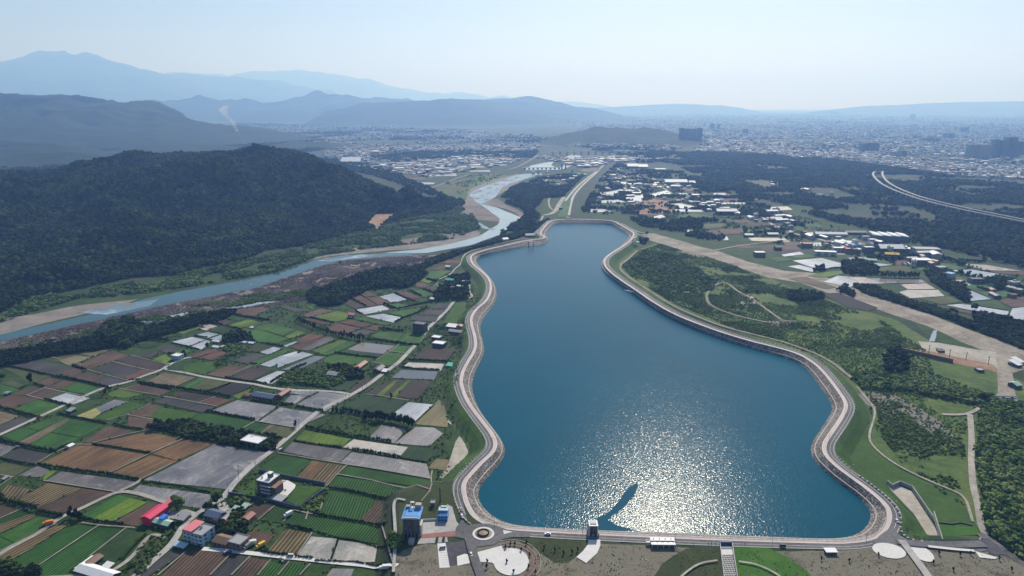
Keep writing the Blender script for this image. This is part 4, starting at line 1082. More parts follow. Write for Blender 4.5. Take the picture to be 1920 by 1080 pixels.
def forest(name, pix, n, coll, s0, s1, label=None, **k):
    P = samp(pix, n, **k); r = np.random.default_rng(n); S_ = r.uniform(s0, s1, len(P)); P[:, 2] -= S_*.08
    return scatter_gn(name, P, S_, coll, label=label or name)
# the near wooded hill
r_ = np.random.default_rng(5); X = r_.uniform(-2300, 0, 260000); Y = r_.uniform(950, 2700, 260000); H = hA(X, Y)
ok = (H > 1) & (X/Y > -1.0)
ok &= ~((Y > 2420) & (r_.uniform(size=X.shape) < .75))
P = np.column_stack([X, Y, H])[ok][:62000]; S_ = r_.uniform(6, 17, len(P))*(.6+.8*fbm(P[:, 0]/90, P[:, 1]/90, 3, 8)); P[:, 2] -= 1
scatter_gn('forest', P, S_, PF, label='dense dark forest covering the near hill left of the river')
MIDF = [(-60,620),(-60,560),(100,470),(300,430),(520,400),(700,380),(850,372),(872,382),(840,398),(760,412),(700,430),(640,445),(560,462),(500,470),(460,487),(390,500),(330,515),(250,520),(180,535),(60,560)]
CLEAR = [[(688,420),(705,400),(735,392),(745,398),(730,415),(705,430)], [(270,483),(310,480),(312,492),(280,497)]]
forest('forest', MIDF, 16000, PF, 6, 12, hfun=lambda x, y: np.maximum(hA(x, y), 0), keep=CLEAR, label='mixed woodland between the hill foot and the river')
forest('shrubs', [(-60,628),(60,560),(200,538),(330,518),(450,492),(560,466),(660,440),(760,410),(860,385),(885,400),(900,428),(850,448),(700,466),(600,480),(520,510),(430,525),(330,542),(250,552),(150,560),(60,585)], 9000, PB, 2.5, 7, clump=4, clscale=45, thr=.42, keep=CLEAR, label='low green shrubs along the far river bank')
forest('reeds', [(-60,690),(0,642),(130,613),(300,575),(480,541),(600,500),(640,490),(720,483),(800,479),(840,482),(790,505),(700,535),(600,560),(500,575),(420,585),(300,612),(150,640),(0,665)], 24000, PR, 1.0, 2.5, clump=7, clscale=18, thr=.34, keep=[[(240,606),(300,596),(355,585),(366,588),(330,598),(270,606)],[(420,578),(470,568),(530,560),(535,563),(470,575),(430,580)]], label='brown and grey reeds on the river flats')
forest('shrubs', [(0,650),(150,625),(300,590),(420,562),(500,548),(560,545),(640,545),(560,560),(480,568),(420,580),(300,610),(150,640),(0,668)], 2600, PB, 2, 4, clump=9, clscale=25, thr=.5, label='green shrubs scattered through the reed flats')
forest('forest', [(-40,690),(0,665),(100,650),(180,634),(260,618),(300,612),(380,592),(420,585),(445,585),(420,600),(300,632),(200,655),(100,668),(0,690)], 2300, PD, 4, 8, label='dark strip of trees between the reed flats and the fields')
forest('forest', [(180,630),(200,612),(235,600),(270,612),(262,640),(240,652),(205,650)], 330, PF, 7, 12, label='dense grove of tall trees at the top of the left fields')
forest('forest', [(575,560),(600,545),(640,530),(700,508),(750,505),(790,500),(800,515),(770,540),(720,540),(690,545),(660,560),(640,572),(600,575)], 1500, PF, 5, 10, label='dark grove between the reed flats and the upper fields')
forest('forest', [(790,505),(850,482),(880,470),(960,450),(1000,436),(1015,425),(1030,412),(1010,420),(985,436),(940,446),(885,466),(850,475),(800,492)], 1700, PF, 5, 9, label='trees along the foot of the far left embankment')
forest('forest', [(945,366),(960,352),(1015,334),(1060,328),(1095,330),(1080,345),(1055,370),(1020,372),(1000,395),(1012,405),(1000,425),(960,440),(930,450),(955,425),(980,412),(985,398),(975,390),(950,382),(938,372)], 4200, PF, 6, 11, clump=3, clscale=90, thr=.4, keep=[[(1015,400),(1050,370),(1075,365),(1065,408),(1035,408)]], label='woodland on the spit between the river and the canal')
forest('shrubs', [(1198,470),(1240,458),(1340,486),(1440,522),(1500,548),(1590,578),(1650,600),(1740,660),(1750,700),(1860,740),(1860,760),(1822,775),(1800,830),(1818,850),(1815,960),(1760,920),(1700,885),(1640,800),(1620,730),(1560,680),(1470,645),(1380,618),(1260,568),(1185,520),(1165,500)], 15000, PB, .9, 2.9, clump=13, clscale=38, thr=.55, avoid=2.2, label='wild green scrub east of the reservoir')
forest('grass', [(1198,470),(1240,458),(1340,486),(1440,522),(1500,548),(1590,578),(1650,600),(1740,660),(1750,700),(1860,740),(1822,775),(1800,830),(1815,960),(1760,920),(1700,885),(1640,800),(1620,730),(1560,680),(1470,645),(1380,618),(1260,568),(1185,520),(1165,500)], 20000, PG, .7, 2.0, clump=23, clscale=50, thr=.44, avoid=1.2, label='bright grass tufts in the scrub east of the reservoir')
forest('forest', [(1195,478),(1210,470),(1260,478),(1300,500),(1330,520),(1340,545),(1300,548),(1240,540),(1200,515),(1178,500)], 1500, PB, 3, 6, label='dense thicket beside the upper right bank')
forest('forest', [(1840,768),(1862,757),(1925,762),(1990,790),(2080,1150),(1990,1120),(1925,1070),(1880,1040),(1850,1000),(1842,920),(1835,850)], 2600, PB, 4, 8, avoid=2, label='dense thicket in the lower right corner')
forest('forest', [(1655,672),(1680,655),(1700,668),(1705,690),(1690,702),(1660,695)], 70, PF, 6, 10, label='dark clump of trees in the middle of the right scrub')
forest('forest', [(1600,712),(1640,700),(1700,712),(1800,735),(1860,745),(1850,762),(1780,750),(1700,735),(1620,730)], 500, PB, 3, 7, label='line of thicket across the right scrub')
forest('forest', [(1480,550),(1500,548),(1540,552),(1545,562),(1500,568),(1478,562)], 130, PF, 6, 10, label='dark clump round the small pond in the right scrub')
forest('forest', [(1600,535),(1640,540),(1700,565),(1760,580),(1800,600),(1920,640),(1930,660),(1860,632),(1780,600),(1700,575),(1620,550)], 1500, PF, 4, 8, label='hedge of trees along the far side of the dry river bed')
forest('forest', [(1825,590),(1870,595),(1935,612),(1935,640),(1880,628),(1830,612)], 300, PD, 6, 11, label='dark trees by the lower right paddies')
TERR = [(1195,290),(1260,283),(1340,285),(1430,290),(1500,296),(1560,300),(1640,311),(1720,322),(1800,335),(1950,350),(1990,520),(1920,505),(1840,482),(1760,465),(1700,455),(1640,432),(1560,415),(1490,395),(1420,380),(1360,362),(1300,352),(1250,345),(1190,325)]
TK = [[(1383,338),(1440,338),(1465,352),(1435,356)], [(1500,352),(1560,352),(1620,372),(1560,375),(1500,362)], [(1160,306),(1260,308),(1300,325),(1240,322),(1160,320)]]
forest('forest', TERR, 30000, PF, 8, 15, clump=31, clscale=160, thr=.41, keep=TK, label='broad belt of dark woodland on the terrace before the city')
forest('forest', [(1086,400),(1128,332),(1160,304),(1225,345),(1210,425),(1175,410),(1150,405)], 2600, PF, 5, 10, clump=38, clscale=60, thr=.5, nofield=True, avoid=3, label='patchy woodland right of the canal')
forest('forest', [(830,345),(880,330),(960,324),(900,350),(860,365)], 160, PB, 3, 7, clump=39, clscale=60, thr=.5, label='sparse shrubs on the grassland by the far river')
forest('forest', [(1110,255),(1230,262),(1270,275),(1260,292),(1200,296),(1120,285),(1075,270)], 3500, PF, 9, 15, clump=32, clscale=250, thr=.42, label='woods before the small flat hill')
forest('forest', [(1165,345),(1200,338),(1290,345),(1345,355),(1480,400),(1600,440),(1700,465),(1920,520),(1920,560),(1700,500),(1600,480),(1500,470),(1400,440),(1300,440),(1200,425),(1170,400)], 4200, PF, 5, 10, clump=33, clscale=70, thr=.56, nofield=True, label='scattered groves between the paddies and farms on the right')
forest('shrubs', [(1165,345),(1200,338),(1345,355),(1480,400),(1700,465),(1920,520),(1920,560),(1700,500),(1500,470),(1400,440),(1200,425),(1170,400)], 5000, PB, 2.5, 5, clump=34, clscale=60, thr=.48, nofield=True, label='shrubs between the paddies on the right')
forest('forest', [(560,310),(640,318),(700,330),(760,350),(790,362),(850,376),(800,350),(760,335),(745,320),(700,310),(640,300),(570,295)], 2500, PF, 7, 12, label='woods behind the hill towards the valley town')
forest('forest', [(690,296),(760,288),(840,280),(900,282),(980,276),(1010,285),(1000,296),(950,300),(900,290),(800,300),(740,305)], 5000, PF, 10, 16, label='long dark belt of trees before the valley town')
forest('forest', [(-60,300),(120,296),(250,272),(420,262),(600,258),(640,275),(560,290),(420,282),(250,284),(100,318),(-60,330)], 9000, PF, 10, 17, hfun=lambda x, y: 0*x+2, clump=35, clscale=250, thr=.4, label='woods and orchards in the side valley behind the near hill')
forest('forest', [(430,230),(700,238),(1000,255),(1100,262),(1060,275),(900,268),(700,262),(560,255),(430,250)], 5000, PF, 12, 20, clump=36, clscale=300, thr=.5, label='tree belts among the houses of the valley town')
forest('forest', [(1000,215),(1300,212),(1920,215),(1990,300),(1800,325),(1640,300),(1400,275),(1280,262),(1100,245)], 9000, PF, 12, 22, clump=37, clscale=400, thr=.52, label='tree belts among the far city districts')
forest('shrubs', [(0,760),(300,600),(560,560),(860,500),(905,560),(870,640),(850,800),(840,900),(740,920),(700,1100),(0,1100)], 16000, PB, .8, 2.2, clump=41, clscale=22, thr=.42, nofield=True, avoid=1, label='weeds and low bushes on the field margins')
for q, n_, lab in (([(480,757),(560,720),(640,745),(600,700),(640,690),(660,715),(590,742)], 0, ''),): pass
for pix, n_, s0, s1, lab in [
    (E([(360,640),(210,600),(300,560),(450,560),(700,540),(900,600),(1200,640),(1330,680),(1700,720),(1650,880),(1250,840),(900,770),(640,730)]), 420, 3, 6, 'bushy orchard belt left of the white roofed barn'),
    (Gz([(20,430),(60,350),(200,290),(330,300),(480,290),(700,330),(660,420),(510,480),(300,440)]), 380, 2.5, 5, 'orchard trees round the farmhouse above the junction'),
    (Gz([(480,270),(560,250),(720,250),(800,300),(860,330),(870,370),(700,380),(600,340)]), 90, 4, 7, 'dark trees behind the low farmhouse'),
    (D([(1060,500),(1100,440),(1180,390),(1340,400),(1440,480),(1390,500)]), 70, 5, 9, 'dark cluster of trees beside the white sheds'),
    (D([(1060,580),(1130,520),(1340,520),(1420,560),(1200,640),(980,770),(960,730),(1150,610)]), 170, 2, 4, 'garden bushes below the white sheds'),
    (Fz([(380,440),(400,350),(500,350),(490,430)]), 1, 7, 8, 'x'),
    (Fz([(760,690),(790,620),(1000,600),(1090,640),(1040,710),(900,720)]), 34, 4, 7, 'dark trees behind the brown sheds in the hamlet'),
    (Fz([(880,440),(920,370),(1060,360),(1100,400),(1040,440)]), 26, 2, 4.5, 'garden bushes beside the tall black house'),
    (Fz([(880,560),(1000,470),(1050,500),(1000,560)]), 14, 4, 6, 'trees between the grey sheds of the hamlet'),
    (Fz([(1560,470),(1760,330),(1740,400),(1700,490)]), 40, 1.5, 3.5, 'bushes outside the walled compound'),
    (Fz([(60,1056),(200,860),(330,730),(360,745),(120,1056)]), 60, 1.2, 2.6, 'shrubs in the triangular orchard plot'),
    (Fz([(0,950),(180,700),(330,690),(360,740),(80,1056)]), 60, 1.5, 3, 'young orchard trees in the triangular plot'),
    (Cz([(0,1020),(60,960),(180,990),(230,1060),(420,1020),(500,1090),(0,1120)]), 46, 5, 8, 'dark trees at the lower left corner'),
    (I([(280,470),(350,380),(480,400),(640,450),(620,490),(520,560),(430,540),(330,520)]), 260, 4, 8, 'trees at the edge of the upper left fields'),
    (I([(1580,430),(1620,370),(1700,330),(1920,330),(1900,490),(1720,510),(1560,500)]), 190, 4, 9, 'dark trees round the farm at the end of the road'),
    (I([(1700,260),(1800,240),(1920,240),(1920,300),(1760,300)]), 60, 4, 7, 'trees behind the teal shed'),
    (I([(1500,800),(1560,750),(1680,740),(1840,840),(1860,960),(1790,970),(1700,900),(1600,840)]), 120, 1.5, 4, 'garden trees around the white sheds by the road'),
    (Hz([(370,870),(520,650),(470,640),(250,800),(300,860)]), 40, 1.5, 3.5, 'dark bushes by the compound wall'),
    (O([(1680,560),(1740,520),(1860,620),(1840,700),(1760,760),(1720,640)]), 34, 2, 4.5, 'bushes by the ditch below the blue roofed office'),
    (K([(830,570),(1000,540),(1180,580),(1230,640),(1240,700),(900,690),(830,640)]), 150, 7, 12, 'tall grove above the flooded paddies'),
    (K([(500,660),(530,610),(640,590),(650,640),(540,665)]), 16, 5, 9, 'two dark trees at the corner of the flooded paddies'),
    (K([(780,870),(850,810),(980,920),(960,945),(800,900)]), 40, 6, 10, 'dark trees beside the black plot'),
    (L([(640,220),(860,200),(880,330),(1120,380),(1190,500),(1180,600),(1100,570),(900,440),(760,360)]), 330, 6, 11, 'thick row of dark trees between the paddies'),
    (J([(220,960),(330,960),(330,1010),(220,1010)]), 26, 5, 9, 'dark trees by the white sculpture'),
    (J([(660,730),(930,760),(940,840),(460,840),(480,800)]), 300, 5, 10, 'plantation of dark trees beyond the reservoir corner'),
    (J([(720,900),(860,870),(1200,930),(1150,970),(850,940)]), 130, 6, 10, 'dark trees along the dry river bed')]:
    if n_ > 5: forest('grove' if n_ < 60 else 'forest', pix, n_, PF if s1 > 5 else PB, s0, s1, label=lab)

PS = protos('dry_tuft', 'leaf_reed', 2, n=20, lumps=3, rx=1.5, z0=.2, leaf=.4)
SOUTH = [(744,1040),(800,1022),(860,1027),(1000,1014),(1345,1032),(1560,1036),(1800,1030),(1850,1028),(1950,1085),(1990,1130),(745,1130)]
NOP = [Q([(340,860),(600,790),(640,860),(840,900),(820,1040),(640,1060),(480,960),(350,960)]), Q([(0,770),(310,750),(400,1080),(0,1010)]), R_([(920,795),(1050,795),(1110,1200),(950,1200)]), Q([(1280,740),(1510,740),(1480,900),(1360,970),(1270,905)]), Sz([(380,890),(760,890),(760,1000),(380,1000)])]
def samph(pix, n, seed, **k):
    P = samp(pix, n, z=HC, seed=seed, **k); m = np.ones(len(P), bool)
    for q in NOP: m &= ~inpoly(P[:, 0], P[:, 1], [G(x, y, HC) for x, y in q])
    return P[m]
P = samph(SOUTH, 1000, 61, clump=61, clscale=14, thr=.46); scatter_gn('dry_tufts', P, RNG.uniform(.3, .8, len(P)), PS, label='dry brown tufts on the bare ground below the dam road')
P = samph(SOUTH, 700, 62, clump=62, clscale=20, thr=.52); scatter_gn('weeds', P, RNG.uniform(.3, .9, len(P)), PB, label='green weeds on the bare ground below the dam road')
# ---- hedges: each hedge one thing, its leaves one mesh
def hedge(pts, h, label, w=None, mat='leaf_hedge', group=None, name='hedge', gap=.0):
    h = h*.8
    P = np.array([GT(*p)[:2] for p in pts]); P = densify(list(P), h*.55); w = w or h*.55; r = np.random.default_rng(int(abs(P[0][0]*7+P[0][1]*3)))
    V = []; F = []
    for p in P:
        if r.uniform() < gap: continue
        hh = h*r.uniform(.7, 1.15); z0 = max(float(Tz(p[0], p[1])[0]), 0)
        bm = bmesh.new(); bmesh.ops.create_icosphere(bm, subdivisions=1, radius=1); m = len(V); c = p+r.normal(size=2)*w*.12
        for v in bm.verts:
            k = r.uniform(.75, 1.15); V.append((c[0]+v.co.x*w*.62*k, c[1]+v.co.y*w*.62*k, z0+hh*.5+v.co.z*hh*.5*k))
        F += [tuple(m+v.index for v in f.verts) for f in bm.faces]; bm.free()
        for _ in range(5):
            d = r.normal(size=3); d /= np.linalg.norm(d); q = np.array([c[0]+d[0]*w*.6, c[1]+d[1]*w*.6, z0+hh*.55+d[2]*hh*.5]); u = r.normal(size=3)*h*.16; e = r.normal(size=3)*h*.16; m = len(V)
            V += [tuple(q-u), tuple(q+e), tuple(q+u)]; F.append((m, m+1, m+2))
    return mesh(name, V, F, mat, label=label, cat='hedge', group=group)
HG = 'hedges between the fields'
for pts, h, lab in [
    (A([(80,400),(340,455),(470,490),(560,500)]), 3.5, 'dark hedge below the dark grey plot at the far left'),
    (A([(575,515),(740,540),(850,560),(1000,590),(1250,655)]), 4, 'long dark hedge above the green field left of the crossroads'),
    (A([(380,600),(500,635)]), 3.5, 'short hedge beside the big dark tree, upper left fields'),
    (A([(505,775),(650,810),(800,850)]), 3.5, 'hedge along the lower side of the pale dried paddy'),
    (A([(0,870),(150,905),(300,945),(440,980)]), 4, 'hedge between the green field and the road at the left edge'),
    (A([(820,400),(960,440)]), 4, 'short hedge below the pale yellow field'),
    (A([(650,935),(850,980),(1190,1050)]), 3, 'hedge along the yellow algae pond'),
    (A([(1550,585),(1700,605),(1920,660)]), 4, 'hedge below the tan field right of the crossroads'),
    (A([(1460,560),(1560,550)]), 3, 'tiny hedge at the bend of the left road'),
    (Bz([(0,260),(60,300),(250,340),(450,380),(640,405)]), 4.5, 'thick hedge below the four green fields at the left'),
    (Bz([(0,480),(200,530),(390,555)]), 3, 'hedge under the olive plot at the left edge'),
    (Bz([(430,550),(600,580),(700,590),(900,630),(1200,660),(1400,690),(1560,725)]), 4, 'long hedge between the orange field and the grey field'),
    (Bz([(1050,325),(1300,360),(1690,420)]), 3, 'dotted hedge across the orange ploughed fields'),
    (Bz([(1280,90),(1400,130),(1600,155)]), 3, 'hedge under the brown field below the pond'),
    (Bz([(650,385),(720,350),(800,320)]), 4, 'hedge beside the small white hut'),
    (Bz([(0,900),(40,960),(200,1000),(400,1050)]), 6, 'row of dark bushes across the striped fields, lower left'),
    (Cz([(430,370),(560,390),(690,420)]), 5, 'row of dark bushes left of the country lane end'),
    (Cz([(900,440),(1100,480),(1250,490),(1380,505)]), 4, 'hedge below the olive green strip field'),
    (E([(150,130),(300,140),(500,165),(850,220),(1150,270)]), 4.5, 'long dark hedge below the lime and tan fields'),
    (E([(900,200),(1000,180),(1150,120)]), 2.5, 'hedge on the edge of the black field'),
    (E([(890,430),(1100,475),(1420,525)]), 4, 'hedge below the silver wet field'),
    (E([(1400,310),(1650,345),(1860,360)]), 4, 'hedge below the dark roofed farm'),
    (D([(270,340),(400,370),(540,390)]), 4.5, 'hedge between the olive fields by the grove'),
    (D([(240,460),(330,460),(430,480)]), 6, 'dark bushes below the olive field by the grove'),
    (D([(750,420),(890,440)]), 3, 'hedge between the silver ponds'), (D([(490,500),(690,545),(800,575)]), 2.5, 'hedge along the lower side of the silver ponds'),
    (D([(790,220),(900,260),(1060,300)]), 5, 'dark hedge under the narrow brown field by the reeds'), (D([(1070,150),(1200,185),(1370,215),(1600,250)]), 4, 'dark hedge below the tree nursery'),
    (D([(1100,310),(1280,350)]), 3.5, 'hedge above the small green square field'), (D([(1100,890),(1300,930),(1560,960)]), 3.5, 'hedge by the road below the brown fields'),
    (D([(1560,510),(1740,540)]), 4, 'dark hedge at the corner of the silver strips'), (D([(1610,950),(1700,890),(1900,780),(2000,740)]), 4.5, 'dark hedge along the silver strips'),
    (Gz([(575,115),(700,140),(980,170)]), 3.5, 'hedge below the dark green strip field'), (Gz([(1180,20),(1300,35),(1410,40)]), 3.5, 'hedge above the square green fields'),
    (Gz([(1320,190),(1500,195),(1700,210)]), 4, 'dark hedge between the dark brown plot and the pale plot'), (Gz([(1230,260),(1400,280),(1620,290)]), 3.5, 'hedge between the pale plot and the pond'),
    (Gz([(0,630),(150,640)]), 4, 'dark hedge left of the grey striped field'), (Gz([(195,655),(450,700)]), 4, 'dark hedge below the grey striped field'),
    (Gz([(560,710),(700,700),(860,740),(880,770)]), 7, 'tall dark hedge below the big green square field'),
    (Gz([(290,865),(450,905),(600,930),(700,955),(890,970)]), 5, 'long dark hedge below the brown striped plot'), (Gz([(900,980),(1000,985),(1130,1010)]), 4.5, 'dark hedge between the grey wet plots'),
    (Gz([(170,1000),(400,1040),(640,1060)]), 3, 'hedge below the lime coloured field'), (Hz([(760,235),(950,260),(1220,310)]), 4, 'hedge through the wet grey plots'),
    (Hz([(1230,320),(1350,345),(1500,365)]), 2.5, 'low hedge below the dark green plot'), (Hz([(520,615),(700,640),(850,670),(1090,715)]), 3, 'hedge between the green row crops'),
    (Hz([(370,880),(600,920),(820,960),(1060,985)]), 3.5, 'dark hedge above the long green crop rows'), (O([(400,320),(550,340),(720,390)]), 3.5, 'dark hedge above the tan striped plot'),
    (O([(800,400),(1050,480),(1250,500),(1660,580)]), 2, 'low hedge above the pale square plots'), (O([(80,650),(200,680),(420,700)]), 3.5, 'round bushes beside the concrete lane'),
    (O([(520,720),(720,740)]), 3, 'reddish hedge below the left pale plot'), (O([(760,770),(1000,780),(1300,790),(1660,805)]), 2.5, 'low hedge below the right pale plot'), (O([(960,750),(1060,490)]), 1.6, 'thin hedge dividing the two pale plots'),
    (Fz([(960,330),(1260,385),(1530,440)]), 2, 'hedge outside the compound wall'), (Fz([(130,205),(400,240),(560,270),(740,310)]), 2.5, 'weedy bank below the big dried paddy'),
    (Cz([(1640,620),(1500,760),(1380,900)]), 2, 'hedge along the small orchard lane'),
    (I([(330,670),(450,700),(560,720)]), 3.5, 'hedge round the lime green field'), (I([(720,470),(800,510),(890,555)]), 3.5, 'hedge between the two dark plots by the ponds'), (I([(800,430),(870,465)]), 3, 'short hedge on the tan plot by the ponds'),
    (I([(1180,425),(1280,475),(1380,510)]), 3.5, 'hedge beside the silver pond, upper fields'), (I([(1330,400),(1440,455)]), 3.5, 'hedge left of the small green field'), (I([(1460,385),(1580,435)]), 3, 'hedge below the dark plot near the farm'),
    (I([(1100,550),(1200,585),(1400,545),(1600,500)]), 4.5, 'hedge along the winding track'), (I([(1500,290),(1590,315)]), 6, 'dark bushes in the upper green fields'), (I([(780,600),(850,640)]), 3.5, 'hedge beside the upper silver pond'),
    (I([(1180,715),(1270,670),(1400,625),(1500,570)]), 4, 'hedge on the lower edge of the pond field'), (I([(1180,250),(1300,215),(1500,170)]), 5, 'bushes on the edge of the reed flats'), (I([(890,890),(1100,910),(1250,930),(1410,945)]), 4, 'dark hedge above the muddy pond'),
    (I([(1020,780),(1100,790),(1250,810)]), 4.5, 'bushes at the corner of the green fields'), (K([(640,640),(730,620),(830,610)]), 4, 'hedge between the paddies and the lime field'),
    (L([(860,700),(1000,690),(1040,720)]), 6, 'dark bushes in the lower right paddies'), (L([(1300,400),(1420,440),(1680,420)]), 6, 'dark hedge above the striped vegetable plot'), (L([(1060,60),(1300,80),(1400,70)]), 8, 'line of trees by the tan slope'),
    (J([(1820,680),(1900,690)]), 9, 'row of tall trees at the paddies'), (Pz([(720,640),(900,670),(1100,700)]), 3, 'bank of bushes in the right scrub')]:
    hedge(pts, h, lab, group=None)
# ---- single trees
def tree_proto(name, h, r, mat, kind, seed):
    e = empty(name, (0, 0, -50))
    mb = MB(); mb.cyl((0, 0, 0), (0, 0, h*.55), h*.03, h*.015, 6)
    for k in range(4):
        a = k*1.6+seed; z = h*(.3+.07*k); mb.cyl((0, 0, z), (math.cos(a)*r*.55, math.sin(a)*r*.55, z+h*.22), h*.013, h*.006, 4)
    mb.build('trunk', 'trunk', e)
    me = crown_mesh('crown', mat, seed, n=150, rx=2*r/h*(1.0), rz=1.0, leaf=.13, z0=.22 if kind != 'round' else .38, lumps=9, conic=kind == 'cone')
    o = link('crown', me, None, e); o.scale = (h, h, h); return e
TP = {'round': tree_proto('broadleaf_tree', 8, 4.2, 'leaf_forest', 'round', 3), 'tall': tree_proto('casuarina_tree', 11, 2.6, 'leaf_dark', 'tall', 5), 'cone': tree_proto('conifer_tree', 7, 1.8, 'leaf_dark', 'cone', 9), 'light': tree_proto('broadleaf_tree', 8, 4.2, 'leaf_bush', 'round', 13)}
USED = set()
def copy_tree(src, **t):
    c = src.copy(); COL.objects.link(c)
    for ch in list(src.children):
        d = ch.copy(); COL.objects.link(d); d.parent = c
        for g in ch.children:
            q = g.copy(); COL.objects.link(q); q.parent = d
    return tag(c, **t)
def place(kind, px, py, h, label, group=None, base={'round': 8, 'tall': 11, 'cone': 7, 'light': 8}):
    x, y, z = GT(px, py)
    if kind not in USED: USED.add(kind); o = TP[kind]
    else: o = copy_tree(TP[kind])
    o.location = (x, y, z); o.rotation_euler = (0, 0, random.uniform(0, 6.28)); s = h/base[kind]; o.scale = (s, s, s*random.uniform(.9, 1.1))
    tag(o, label, 'tree', group); return o
def row(kind, pts, n, h, label, group, jit=.4):
    P = np.array(pts, float); L_ = np.r_[0, np.cumsum(np.hypot(*np.diff(P, axis=0).T))]
    for i in range(n):
        t_ = (i+.5)/n*L_[-1]; x = np.interp(t_, L_, P[:, 0]); y = np.interp(t_, L_, P[:, 1])
        place(kind, x+random.uniform(-jit, jit), y+random.uniform(-jit, jit), h*random.uniform(.75, 1.2), label, group)
row('tall', Gz([(880,770),(960,790),(1060,790),(1160,810),(1300,845),(1370,860)]), 16, 10, 'tall slim dark tree in the row by the grey wet plots', 'tall trees in the row by the grey plots')
row('tall', I([(190,700),(300,750),(420,800),(500,830),(600,850),(750,880),(870,900)]), 26, 8.5, 'dark tree in the long row above the muddy pond', 'trees in the long row through the upper fields')
row('tall', K([(1260,720),(1400,722),(1560,728),(1700,722)]), 16, 12, 'slim tree in the row by the brown paddies', 'slim trees in the row by the brown paddies')
row('cone', E([(1430,700),(1500,715),(1600,725),(1720,740)]), 7, 5, 'small pointed dark tree behind the white roofed barn', 'pointed trees behind the white roofed barn')
row('tall', Cz([(780,430),(850,440),(930,455)]), 5, 8, 'dark tree in the clump at the end of the farm lane', 'trees in the clump at the lane end')
row('light', D([(1410,215),(1500,190),(1600,160),(1780,160),(1700,200),(1550,225),(1450,228)]), 22, 3.5, 'small round tree of the nursery plot near the side channel', 'nursery trees near the side channel', 3)
for kd, p, h, lab in [('tall', A([(340,600)])[0], 13, 'big dark tree standing alone in the olive fields at the upper left'), ('round', A([(30,560)])[0], 9, 'round dark tree at the left edge of the photo'), ('cone', E([(1885,605)])[0], 9, 'lone pointed dark tree by the road below the wet grey field'),
    ('light', Fz([(440,450)])[0], 11, 'tall yellow green tree beside the magenta roof'), ('round', Fz([(800,400)])[0], 9, 'dark round tree at the junction above the grey sheds'), ('round', Fz([(725,470)])[0], 8, 'dark round tree left of the road junction'), ('tall', Fz([(410,660)])[0], 9, 'dark thin tree left of the pink roofed house'),
    ('tall', D([(630,650)])[0], 11, 'tall dark tree right of the small white house'), ('round', D([(465,630)])[0], 4, 'small round tree left of the small white house'), ('tall', D([(890,560)])[0], 9, 'dark feathery tree by the white sheds'), ('round', E([(290,640)])[0], 9, 'big dark round tree at the left end of the orchard belt'),
    ('tall', A([(1185,720)])[0], 8, 'dark tree at the bend of the main left road'), ('tall', Gz([(1140,570)])[0], 7, 'small lone tree on the green strip'), ('tall', Gz([(800,160)])[0], 6, 'lone tree on the hedge below the muddy pond'), ('round', L([(1265,690)])[0], 11, 'lone dark tree above the silver paddy strip'),
    ('round', Sz([(1030,100)])[0], 12, 'big dark tree beside the small bridge at the right'), ('round', T([(1080,490)])[0], 6, 'left of two lone dark trees in the scrub'), ('round', T([(1170,495)])[0], 6.5, 'right of two lone dark trees in the scrub'), ('round', T([(1125,560)])[0], 5, 'dark bush by the sandy clearing'),
    ('tall', L([(230,100)])[0], 12, 'dark tree by the yard of the white roofed works'), ('round', J([(318,900)])[0], 9, 'dark tree beside the reservoir corner'), ('round', I([(1075,545)])[0], 6, 'dark round tree at the corner of the upper silver pond'), ('round', I([(628,135)])[0], 7, 'single dark bush on the pale sand bar')]:
    place(kd, *p, h, lab)
for (x, y), h in zip(Q([(625,830),(672,800),(710,800),(770,850),(850,900),(455,1010),(460,960),(820,790),(980,830),(1080,850),(1160,880),(1240,870),(640,960),(905,1060),(840,1010),(1290,850),(700,1050)]), [3]*20):
    place('tall', x, y, 3.4, 'thin young tree planted on the lawns below the dam', 'young trees planted below the dam')
for (x, y) in Sz([(120,990),(275,1000),(440,965),(780,960),(900,965),(960,960),(1120,990),(750,1010),(860,1050),(1190,1050)]): place('tall', x, y, 3.2, 'thin young tree on the bare ground at the lower right', 'young trees on the bare ground at the lower right')
